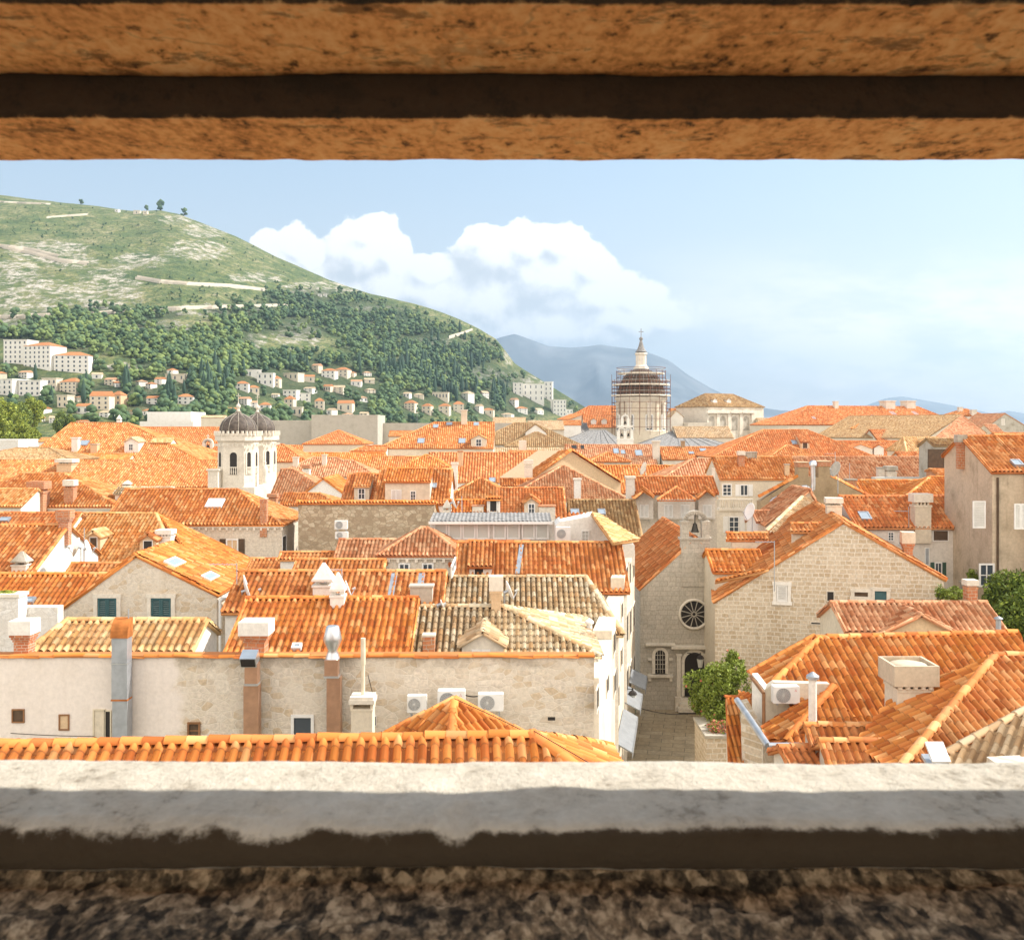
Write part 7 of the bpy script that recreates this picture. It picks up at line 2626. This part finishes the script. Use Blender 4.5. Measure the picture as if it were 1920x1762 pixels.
c20.chimney(1663, 1684, 874, 908, 'cap', 'rF', 'limestone', 'concrete')
prism_thing('glass_terrace', 'greenish glass terrace screen behind the orange hip roof at right', 'screen', 1641, 1730, 895, 92, 1.0, 'glass_grey')
t_ = H('house', 'brick flue stack with round metal cowl beside the tall beige house', 1744, 880, 1778, 88, 892, pitch=10, wall='brickwork', tile='tile_orange', back=1)

# filler roofs deep in the town, each its own house, mostly hidden between the others
fill = [(440, 760, 835, 205, 'tile_orange', 'between the bell towers and the grey city wall'), (1380, 1470, 832, 215, 'tile_pink', 'below the palace on its right'), (1560, 1760, 835, 225, 'tile_red', 'under the long right horizon roof'),
        (880, 1060, 840, 190, 'tile_sand', 'left of the lead cathedral roofs'), (1000, 1130, 870, 135, 'tile_orange', 'behind the large beige blank gable'), (-60, 120, 872, 150, 'tile_red', 'behind the long left roof at the left edge'),
        (1780, 1990, 830, 165, 'tile_orange', 'behind the tall beige house at the right edge'), (400, 560, 860, 160, 'tile_red', 'directly behind the white bell towers')]
for (x0, x1, y, d, tl, lb) in fill:
    H('house', 'partly hidden roof ' + lb, x0, y, x1, d, y + 14, pitch=22, wall='cream', tile=tl, back=6, tp=.4)


# ================================================================== small things on the roofs and walls
def facing(d0, yaw=0.0):
    return yaw


AC_SRC = {}


def ac_unit(label, x0, x1, y0, y1, d, mark=False, feet=False, yaw=0.0):
    a, b = P(x0, y1, d), P(x1, y0, d)
    w, h = b.x - a.x, b.z - a.z
    dp = w * .38
    root = empty('air_conditioner', ((a.x + b.x) / 2, d, a.z), yaw)
    tag(root, label, 'air conditioner', 'outdoor air conditioner units')
    mb = MB()
    e = w * .02
    mb.box((-w / 2 + e, 0, 0), (w / 2 - e, dp, h))
    mb.box((-w / 2, .02, e), (w / 2, dp - .02, h - e))
    mb.box((-w / 2 + e * 2, -.012, h * .03), (w * .21, 0.001, h * .97))
    mb.build('casing', 'white_paint', root)
    c = Vector((-w * .13, -.014, h * .5))
    r = min(h * .42, w * .30)
    mb = MB()
    mb.add([tuple(c + Vector((math.cos(t) * r, 0, math.sin(t) * r))) for t in [2 * math.pi * i / 28 for i in range(28)]], [tuple(range(28))])
    g = mb.build('fan', 'zinc', root)
    mb = MB()
    for k in range(1, 6):
        rr = r * k / 5
        for i in range(20):
            t0, t1 = 2 * math.pi * i / 20, 2 * math.pi * (i + 1) / 20
            mb.tube(c + Vector((math.cos(t0) * rr, -.015, math.sin(t0) * rr)), c + Vector((math.cos(t1) * rr, -.015, math.sin(t1) * rr)), .008, .008, 4, False, False)
    for i in range(8):
        t = math.pi * i / 8
        v = Vector((math.cos(t) * r, 0, math.sin(t) * r))
        mb.tube(c - v + Vector((0, -.015, 0)), c + v + Vector((0, -.015, 0)), .007, .007, 4, False, False)
    mb.build('grille', 'grey_plastic', g)
    if mark:
        mb = MB()
        s = w * .026
        for (mx, mz) in ((0, s * 1.8), (-s, 0), (s, 0)):
            q = Vector((w * .34 + mx, -.016 if False else -.004, h * .74 + mz))
            mb.add([tuple(q + Vector(v)) for v in ((0, 0, -s * .9), (s * .5, 0, 0), (0, 0, s * .9), (-s * .5, 0, 0))], [(0, 1, 2, 3)])
        mb.build('emblem', 'red_mark', root)
    mb = MB()
    for sx in (-.33, .33):
        mb.box((sx * w - .02, .02, -.05), (sx * w + .02, dp + .25, -.002))
        mb.box((sx * w - .02, dp + .15, -.35), (sx * w + .02, dp + .25, -.052))
    mb.build('bracket', 'zinc', root)
    return root


ac_unit('left one of the three air conditioners on the rubble wall', 763, 800, 1304, 1336, 30.35)
ac_unit('middle and highest one of the three air conditioners on the rubble wall', 820, 872, 1295, 1330, 30.3, True)
ac_unit('right one of the three air conditioners on the rubble wall', 896, 944, 1301, 1333, 30.3)
ac_unit('white air conditioner on the attic wall of the broad right roof', 1450, 1500, 1287, 1319, 30.75, True)
ac_unit('upper one of the two air conditioners on the dark rubble side wall', 627, 651, 976, 992, 66.6)
ac_unit('lower one of the two air conditioners on the dark rubble side wall', 628, 652, 997, 1010, 66.6)
ac_unit('air conditioner under a white box shelter at the right end of the veranda', 1042, 1070, 988, 1013, 51.2)


def dish(label, px, py, d, rpx, az=200, el=25, mast=1.0, mat='white_paint'):
    c = P(px, py, d)
    r = rpx / F * d
    root = empty('satellite_dish', (c.x, c.y, c.z - mast))
    tag(root, label, 'satellite dish', 'satellite dishes on the roofs')
    n = Vector((math.cos(R(az)) * math.cos(R(el)), math.sin(R(az)) * math.cos(R(el)), math.sin(R(el))))
    U = n.cross(Vector((0, 0, 1))).normalized()
    V = U.cross(n)
    o = Vector((0, 0, mast))
    N = 22
    vs = []
    for k in range(6):
        q = k / 5
        for i in range(N):
            t = 2 * math.pi * i / N
            vs.append(o + (U * math.cos(t) + V * math.sin(t) * 1.08) * r * q + n * (r * .22 * q * q))
    vs2 = [v - n * .025 for v in vs]
    fs = []
    for k in range(5):
        for i in range(N):
            f = (k * N + i, k * N + (i + 1) % N, (k + 1) * N + (i + 1) % N, (k + 1) * N + i)
            fs.append(f)
            fs.append(tuple(6 * N + j for j in f[::-1]))
    for i in range(N):
        fs.append((5 * N + i, 5 * N + (i + 1) % N, 11 * N + (i + 1) % N, 11 * N + i))
    mb = MB()
    mb.add(vs + vs2, fs, True)
    mb.build('reflector', mat, root)
    mb = MB()
    low = o - V * r * .95 + n * r * .2
    mb.tube(low, o + n * r * 1.0 - V * r * .25, .02, .02, 6)
    mb.tube(o - n * .02, o - n * .18, .06, .06, 8)
    mb.tube(o - n * .15, Vector((-n.x * .15, -n.y * .15, -.5)), .03, .03, 8)
    ar = mb.build('mount', 'zinc', root)
    mb = MB()
    q = o + n * r * 1.0 - V * r * .25
    mb.tube(q, q - n * .12, .05, .035, 8)
    mb.build('receiver', 'grey_plastic', ar)
    return root


dish('large white satellite dish at the right corner of the stone gable house', 461, 1107, 39.5, 27, 15, 18, 1.2)
dish('satellite dish behind the two white cone chimneys', 651, 1104, 37.5, 15, 10, 20, .9)
dish('satellite dish beside the chimney between the two old ochre roofs', 953, 1108, 37.5, 18, 10, 20, 1.0)
dish('big grey satellite dish on the white gable wall at left', 146, 1026, 50.5, 17, 190, 15, 1.2, 'limestone')
dish('white satellite dish edge-on beside the big grey one at left', 163, 1028, 50.2, 15, 10, 18, 1.0)
dish('satellite dish at the left end of the pink lean roof near the balcony house', 1407, 960, 66.0, 16, 200, 18, 1.0)
dish('satellite dish on the orange roof right of the beige blank gable', 1208, 879, 104.0, 12, 195, 18, 1.2, 'limestone')
dish('satellite dish on the brown flue gable beside the silver vent pipe', 1568, 880, 72.0, 14, 200, 20, 1.2, 'concrete')
dish('white satellite dish beside the obelisk chimney at the veranda roof', 849, 942, 62.0, 12, 10, 20, .8)
dish('small satellite dish low beside the square concrete chimney on the old ochre roof', 828, 1132, 36.0, 8, 10, 20, .5)


def antenna(label, px, py0, py1, d, arms=((0.0, .5, 5),), side=-1):
    a, b = P(px, py1, d), P(px, py0, d)
    root = empty('antenna', (a.x, a.y, a.z - .6))
    tag(root, label, 'antenna', 'television antennas on the roofs')
    h = b.z - a.z + .6
    mb = MB()
    mb.tube((0, 0, 0), (0, 0, h), .022, .022, 6)
    mb.build('mast', 'zinc', root)
    for (dz, ln, k) in arms:
        mb = MB()
        z = h - dz - .05
        mb.tube((0, 0, z), (side * ln, .1, z), .014, .014, 5)
        for i in range(k):
            x = side * ln * (i + .5) / k
            mb.tube((x, -.22, z), (x, .35, z), .008, .008, 4)
        mb.build('boom', 'zinc', root)
    return root


antenna('tall thin antenna with long boom at the corner of the stone gable house', 444, 1056, 1120, 40.0, ((.0, 1.1, 6),))
antenna('thin antenna leaning on the big stone gable right of the church', 1452, 1014, 1085, 48.6, ((.0, .9, 6),))
antenna('antenna in front of the orange roof with wide rendered chimney', 1704, 950, 1010, 57.0, ((.2, .8, 6),))
antenna('antenna on the pale pink roof beside the brown flue gable', 1566, 847, 880, 80.0, ((.1, .8, 5),))
antenna('thin rod beside the rusty flue of the party wall', 241, 1142, 1180, 30.8, ())
antenna('rod antenna above the white gable at left', 158, 990, 1030, 51.0, ())
antenna('antenna right of the two white cone chimneys', 641, 1066, 1110, 38.0, ((.0, .5, 4),))
antenna('antenna on the veranda roof', 866, 930, 965, 57.0, ())
antenna('whip antenna on the grey city wall', 782, 776, 800, 200.0, ())
antenna('antenna on the long orange roof right of the vent pipe', 1593, 868, 905, 84.0, ())


# metal flues climbing the party wall
def duct(name, label, cat, sections, d, mat, depth=.35, extra=None):
    """sections: list of (x0, x1, y0, y1, matname, dy)"""
    b = P((sections[0][0] + sections[0][1]) / 2, sections[-1][3], d)
    root = empty(name, b)
    tag(root, label, cat)
    for (x0, x1, y0, y1, mt, off, nm) in sections:
        p, q = P(x0, y1, d), P(x1, y0, d)
        mb = MB()
        mb.box((p.x - b.x, off, p.z - b.z), (q.x - b.x, off + depth, q.z - b.z))
        mb.build(nm, mt, root)
    if extra:
        extra(root, b)
    return root


def rust_hood(root, b):
    d = 30.5
    p, q = P(209, 1196, d), P(238, 1161, d)
    mb = MB()
    x0, x1 = p.x - b.x - .02, q.x - b.x + .03
    z0, z1 = p.z - b.z, q.z - b.z
    N = 8
    vs = []
    for i in range(N + 1):
        t = math.pi / 2 * i / N
        y = .4 - .45 * math.cos(t) if i else -.05
        z = z0 + (z1 - z0) * math.sin(t)
        vs += [(x0, y, z), (x1, y, z)]
    vs += [(x0, .4, z0), (x1, .4, z0)]
    m = len(vs) - 2
    fs = [(2 * i, 2 * i + 1, 2 * i + 3, 2 * i + 2) for i in range(N)] + [tuple(range(0, m, 2)) + (m,), tuple(range(1, m, 2))[::-1] + (m + 1,)]
    fs[-1] = (m + 1,) + tuple(range(m - 1, 0, -2))
    mb.add(vs, fs)
    mb.build('hood', 'rust', root)


duct('metal_flue', 'square grey metal flue with rusty curved hood on the plaster wall', 'flue',
     [(209, 238, 1196.5, 1243, 'zinc', 0, 'duct'), (208, 239, 1243.2, 1245, 'metal', -.02, 'joint'), (209, 238, 1245.2, 1311, 'zinc', 0, 'duct'), (208, 239, 1311.2, 1314, 'rust', -.02, 'joint'), (210, 238, 1314.2, 1390, 'zinc', .02, 'duct')], 30.5, 'zinc', .4, rust_hood)


def hood2(root, b):
    d = 30.5
    p, q = P(453, 1244, d), P(483, 1224, d)
    mb = MB()
    mb.obox(((p.x + q.x) / 2 - b.x, .0, (p.z + q.z) / 2 - b.z), (1, 0, 0), Vector((0, -.45, .9)).normalized(), Vector((0, -.9, -.45)).normalized(), (q.x - p.x) / 2, .16, .22)
    o = mb.build('hood', 'metal', root)
    mb = MB()
    mb.obox(((p.x + q.x) / 2 - b.x, -.21, (p.z + q.z) / 2 - b.z - .10), (1, 0, 0), Vector((0, -.45, .9)).normalized(), Vector((0, -.9, -.45)).normalized(), (q.x - p.x) / 2 - .03, .13, .01)
    mb.build('mouth', 'dark', o)


duct('metal_flue', 'copper toned square flue with dark slanted mouth in the middle of the party wall', 'flue',
     [(460, 484, 1243, 1280, 'copper', -.1, 'duct'), (459, 485, 1280.2, 1284, 'metal', -.12, 'joint'), (456, 484, 1284.2, 1390, 'copper', .02, 'duct')], 30.5, 'copper', .35, hood2)


def cowl(root, b):
    d = 30.5
    mb = MB()
    k = d / F
    x = P(622, 0, d).x - b.x
    z = lambda py: P(0, py, d).z - b.z
    mb.lathe((x, .15, z(1236)), [(14 * k, 0), (11 * k, .15), (9 * k, .25), (12 * k, (z(1214) - z(1236))), (17 * k, z(1202) - z(1236)), (17.5 * k, z(1198) - z(1236)), (12 * k, z(1176) - z(1236)), (11 * k, z(1175) - z(1236))], 20)
    mb.build('cowl', 'metal', root)


duct('metal_flue', 'copper toned square flue with a round silver cowl', 'flue',
     [(609, 634, 1236, 1266, 'copper', -.08, 'duct'), (608, 636, 1266.2, 1270, 'metal', -.10, 'joint'), (612, 638, 1270.2, 1390, 'copper', .02, 'duct')], 30.5, 'copper', .32, cowl)
# pale chimney pillar with slab and tall pipe
pc = empty('chimney_pillar', P(678, 1390, 29.4))
tag(pc, 'cream chimney pillar with flat slab and tall thin pipe', 'chimney')
b_ = pc.location
k_ = 29.4 / F
zz_ = lambda py: P(0, py, 29.4).z - b_.z
mb = MB()
mb.box((-20 * k_, 0, -4), (20 * k_, .55, zz_(1333)))
mb.box((-21 * k_, -.02, zz_(1333) + .002), (21 * k_, .57, zz_(1329)))
for sx in (-1, 1):
    mb.box((sx * 19 * k_ - .04, 0, zz_(1329) + .002), (sx * 19 * k_ + .04, .55, zz_(1320)))
mb.build('shaft', 'cream', pc)
mb = MB()
mb.box((-24 * k_, -.05, zz_(1320) + .002), (24 * k_, .62, zz_(1312)))
mb.box((-22 * k_, -.02, zz_(1312) + .002), (22 * k_, .58, zz_(1307)))
mb.build('slab', 'limestone', pc)
mb = MB()
mb.tube((.0, .3, zz_(1308)), (.0, .3, zz_(1247)), 3.6 * k_, 3.6 * k_, 12)
mb.tube((.0, .3, zz_(1250)), (.0, .3, zz_(1200)), 4.6 * k_, 4.6 * k_, 12)
mb.build('pipe', 'cream_paint', pc)
# silver vent pipe on the brown gable
vp = empty('vent_pipe', P(1435, 958, 72.5))
tag(vp, 'silver elbowed vent pipe climbing the brown stained gable', 'vent pipe')
b_ = vp.location
pts = [P(x, y, 72.6) - b_ for x, y in ((1437, 958), (1449, 938), (1503, 914), (1513, 913), (1519, 920), (1524, 918), (1525, 908), (1524, 874))]
mb = MB()
mb.path(pts, .16, 10)
mb.build('pipe', 'metal', vp)
mb = MB()
mb.lathe(tuple(pts[-1] + Vector((0, 0, .02))), [(.26, 0), (.28, .25), (.1, .4)], 12)
mb.build('cowl', 'metal', vp)
# pipe with cap by the right tree
pp = empty('vent_pipe', P(1872, 1182, 38))
tag(pp, 'small zinc vent pipe with hat below the big tree at right', 'vent pipe')
mb = MB()
mb.tube((0, 0, -1), (0, 0, .42), .10)
mb.build('pipe', 'zinc', pp)
mb = MB()
mb.lathe((0, 0, .44), [(.16, 0), (.16, .03), (.02, .1)], 12)
mb.build('hat', 'zinc', pp)

# lane: awnings, lanterns, planters
def awning(label, d0, d1, z, h, out):
    t0, t1 = (d0 - ax.y) / sdv.y, (d1 - ax.y) / sdv.y
    a, b = ax + sdv * t0, ax + sdv * t1
    a, b = Vector((a.x, a.y, z)), Vector((b.x, b.y, z))
    root = empty('awning', a)
    tag(root, label, 'awning', 'awnings on the left of the lane')
    n = Vector((snv.x, snv.y, 0))
    mb = MB()
    d_ = b - a
    vs = [Vector((0, 0, h)), d_ + Vector((0, 0, h)), d_ + n * out, n * out]
    vs += [v + Vector((0, 0, .06)) for v in vs]
    vs = [v + n * .03 for v in vs]
    mb.add(vs, [(3, 2, 1, 0), (4, 5, 6, 7), (0, 1, 5, 4), (1, 2, 6, 5), (2, 3, 7, 6), (3, 0, 4, 7)])
    mb.build('canopy', 'awning', root)
    mb = MB()
    mb.obox(d_ / 2 + n * (out + .05) + Vector((0, 0, -.07)), d_.normalized(), (0, 0, 1), n, d_.length / 2, .12, .012)
    mb.build('valance', 'awning', root)


awning('pale grey awning farthest up the lane nearest the church', 48.6, 51.2, 2.9, .32, .75)
awning('pale grey awning in the middle of the three along the lane', 45.0, 47.8, 2.9, .32, .65)
awning('pale grey awning nearest of the three along the lane', 39.2, 44.0, 2.9, .32, .6)


def lantern(label, px, py, d):
    c = P(px, py, d)
    root = empty('lantern', c)
    tag(root, label, 'lantern', 'wall lanterns in the lane')
    mb = MB()
    mb.lathe((0, 0, -.3), [(.10, 0), (.18, .45)], 6, False)
    mb.build('glass_body', 'glass_grey', root)
    mb = MB()
    mb.lathe((0, 0, .16), [(.22, 0), (.15, .12), (.04, .2), (.03, .3)], 6, False)
    mb.tube((0, 0, .4), (-.7, 0, .45), .02)
    mb.build('cap', 'dark', root)


lantern('iron lantern hanging on the left side of the lane', 1186, 1308, 46.5)
lantern('iron lantern on the corner left of the church door', 1313, 1240, 53.0)

def cable(label, pts, sag, r=.012):
    a = Vector(pts[0])
    root = empty('cable', a)
    tag(root, label, 'cable', 'cables strung over the town')
    mb = MB()
    q = []
    for p0, p1 in zip(pts[:-1], pts[1:]):
        for i in range(10):
            t = i / 10
            q.append(Vector(p0).lerp(Vector(p1), t) - a + Vector((0, 0, -sag * 4 * t * (1 - t))))
    q.append(Vector(pts[-1]) - a)
    mb.path(q, r, 5)
    mb.build('wire', 'dark', root)


cable('cable running low across the lane in front of the church', [P(1176, 1318, 48), P(1330, 1330, 49)], .35, .02)
cable('thin cable lying along the foot of the plaster wall', [P(20, 1374, 30.85), P(175, 1380, 30.85), P(205, 1388, 30.85)], .02, .012)
cable('cable hanging between the middle and right air conditioner on the rubble wall', [P(866, 1300, 30.7), P(900, 1304, 30.7)], .05, .02)
cable('lightning wire running down the hip of the small pyramid roof', [P(852, 1309, 24.9), P(925, 1342, 24.2), P(990, 1374, 23.6)], .0, .010)
cable('lightning wire running down the hip at the right end of the nearest roof', [P(998, 1368, 19.0), P(1050, 1398, 18.3), P(1115, 1436, 17.5)], .0, .008)
cable('cable draped over the wall above the chimney pillar', [P(690, 1265, 30.8), P(702, 1310, 30.8)], .03, .012)


# ------------------------------------------------------------------ plants near us
def leafy(name, label, cat, c, rad, n, mats, size, trunk=None, seed=1, petals=0, group=None):
    """crown of many small leaf faces gathered in clumps; rad = (rx, ry, rz)"""
    rs = np.random.RandomState(seed)
    root = empty(name, (c[0], c[1], c[2] - (trunk or rad[2])))
    tag(root, label, cat, group)
    z0 = trunk or rad[2]
    clumps = []
    for i in range(34):
        v = rs.normal(size=3)
        v /= np.linalg.norm(v)
        q = v * rs.uniform(.45, .95)
        clumps.append((q * np.array(rad), rs.uniform(.22, .42)))
    per = n // len(clumps)
    for mi, m in enumerate(mats):
        V = []
        for ci, (cc, cr) in enumerate(clumps):
            k = per // len(mats)
            v = rs.normal(size=(k, 3))
            v /= np.linalg.norm(v, axis=1)[:, None]
            p = cc + v * (cr * np.array(rad)) * rs.uniform(.35, 1.0, (k, 1)) ** .6
            p[:, 2] += z0
            a = rs.normal(size=(k, 3))
            a /= np.linalg.norm(a, axis=1)[:, None]
            b = np.cross(a, rs.normal(size=(k, 3)))
            b /= np.linalg.norm(b, axis=1)[:, None]
            s = rs.uniform(.6, 1.3, (k, 1)) * size
            V.append(np.stack([p - a * s, p + b * s * .45, p + a * s, p - b * s * .45], 1).reshape(-1, 3))
        V = np.concatenate(V)
        Q = np.arange(len(V)).reshape(-1, 4)
        me = np_mesh('crown' if mi == 0 else 'crown_sprays', V, Q)
        if mi == 0:
            o0 = link('crown', me, root, m)
        else:
            link('crown_sprays', me, o0, m)
    if petals:
        V = []
        for i in range(petals):
            cc, cr = clumps[rs.randint(len(clumps))]
            v = rs.normal(size=3)
            v /= np.linalg.norm(v)
            v[1] = -abs(v[1])
            p = cc + v * cr * np.array(rad) * 1.02 + np.array([0, 0, z0])
            for j in range(5):
                a, b = rs.normal(size=3), rs.normal(size=3)
                a, b = a / np.linalg.norm(a) * .06, b / np.linalg.norm(b) * .05
                V += [p - a, p + b, p + a, p - b]
        V = np.array(V)
        link('blossoms', np_mesh('blossoms', V, np.arange(len(V)).reshape(-1, 4)), o0, 'petal')
    mb = MB()
    mb.tube((0, 0, -.5 if trunk else 0), (.05, 0, z0), .10 if trunk else .05, .04, 7)
    for i in range(5):
        q = clumps[i][0] * .8
        mb.tube((.03, 0, z0 * .6), (q[0], q[1], q[2] + z0), .05, .015, 5)
    mb.build('trunk', 'bark', root)
    return root


c_ = P(1340, 1296, 44.5)
leafy('flowering_bush', 'green bush with small pinkish blossoms beside the church door', 'bush', c_, (1.35, 1.2, 1.45), 12000, ('leaf_a', 'leaf_c'), .075, trunk=4.6, seed=3, petals=22)
c_ = P(1374, 1256, 45.0)
leafy('climbing_shrub', 'thin upright shrub top with blossoms just above the flowering bush', 'shrub', c_, (.55, .5, .75), 2600, ('leaf_a', 'leaf_c'), .07, trunk=5.0, seed=5, petals=10)
c_ = P(1925, 1138, 50.0)
leafy('broad_tree', 'broad dark green tree in front of the tall beige house at the right edge', 'tree', c_, (1.9, 1.8, 1.85), 15000, ('leaf_b', 'leaf_a', 'leaf_b'), .10, trunk=6.5, seed=8)
c_ = P(1790, 1113, 47.0)
leafy('shrub', 'low green shrub on the roof terrace left of the broad tree', 'shrub', c_, (.6, .5, .34), 1900, ('leaf_c', 'leaf_a'), .06, trunk=5.5, seed=12)
c_ = P(1763, 1112, 47.5)
leafy('shrub', 'small dark shrub at the foot of the big stone gable beside the antenna', 'shrub', c_, (.28, .3, .38), 900, ('leaf_b', 'leaf_a'), .05, trunk=5.0, seed=13)
c_ = P(1824, 1080, 54.0)
leafy('potted_plant', 'potted plant in front of the glazed door of the tall beige house', 'plant', c_, (.35, .3, .38), 1000, ('leaf_c', 'leaf_a'), .06, seed=15)
c_ = P(12, 1112, 37.9)
leafy('potted_plant', 'low sunlit plants on top of the taller white terrace wall at the left edge', 'plant', c_, (.55, .25, .10), 900, ('leaf_c', 'leaf_bright'), .05, seed=16)
prism_thing('garden_wall', 'low pale garden wall below the flowering bush on the right of the lane', 'wall', 1324, 1366, 1384, 41.6, 2.6, 'ashlar', topmat='concrete')
leafy('shrub', 'dry reddish shrub on the garden wall below the flowering bush', 'shrub', P(1348, 1366, 42.2), (.5, .4, .36), 1500, ('petal', 'leaf_a'), .05, seed=21)
# planter under the potted plant
pt = empty('planter', P(1822, 1098, 54.2))
tag(pt, 'square stone planter in front of the glazed door of the tall beige house', 'planter')
mb = MB()
mb.box((-.45, -.2, -1.2), (.45, .4, .12))
mb.box((-.5, -.25, .122), (.5, .45, .2))
mb.build('box', 'concrete', pt)
# open roof hatch at the bottom right
ht = empty('roof_hatch', P(1758, 1425, 22.6))
tag(ht, 'open white roof hatch at the bottom right between orange and sand coloured tiles', 'roof hatch')
mb = MB()
mb.obox((0, 0, .18), (1, 0, 0), Vector((0, .8, .6)).normalized(), Vector((0, -.6, .8)).normalized(), .20, .26, .03)
mb.build('lid', 'white_paint', ht)
mb = MB()
mb.obox((.02, -.02, -.1), (1, 0, 0), Vector((0, .95, .3)).normalized(), Vector((0, -.3, .95)).normalized(), .26, .36, .04)
mb.build('frame', 'zinc', ht)

lbt = ['sunlit yellow-green tree at the left edge of the view', 'rounded bright green tree right of the yellow-green one', 'bushy bright green tree below the cypresses at the far left', 'low bright bushy tree above the pale rocks at far left', 'mid green tree between white houses at far left']
for i, (px, py, rx, rz, d) in enumerate(((8, 795, 6.0, 7.2, 330), (62, 771, 5.0, 5.4, 380), (30, 785, 4.6, 5.0, 360), (42, 818, 4.5, 3.6, 310), (120, 795, 4.0, 5.0, 400))):
    leafy('leafy_tree', lbt[i], 'tree', P(px, py, d), (rx, rx, rz), 9000, ('leaf_bright', 'leaf_c') if i in (0, 3, 1) else ('pine_light', 'leaf_c'), .42, trunk=max(rz, P(px, py, d).z), seed=40 + i, group='bright trees left of the old town')

# ------------------------------------------------------------------ the air
t, b, o = new_mat('haze')
t.t.nodes.remove(b)
pv = t.n('ShaderNodeVolumePrincipled', {'Color': (.56, .77, 1.0), 'Density': 1.1e-4, 'Anisotropy': 0.35})
t.t.links.new(pv.outputs[0], o.inputs['Volume'])
mb = MB()
mb.box((-9500, -80, -6), (9500, 16000, 1150))
hz = tag(mb.build('haze', 'haze'), kind='stuff')
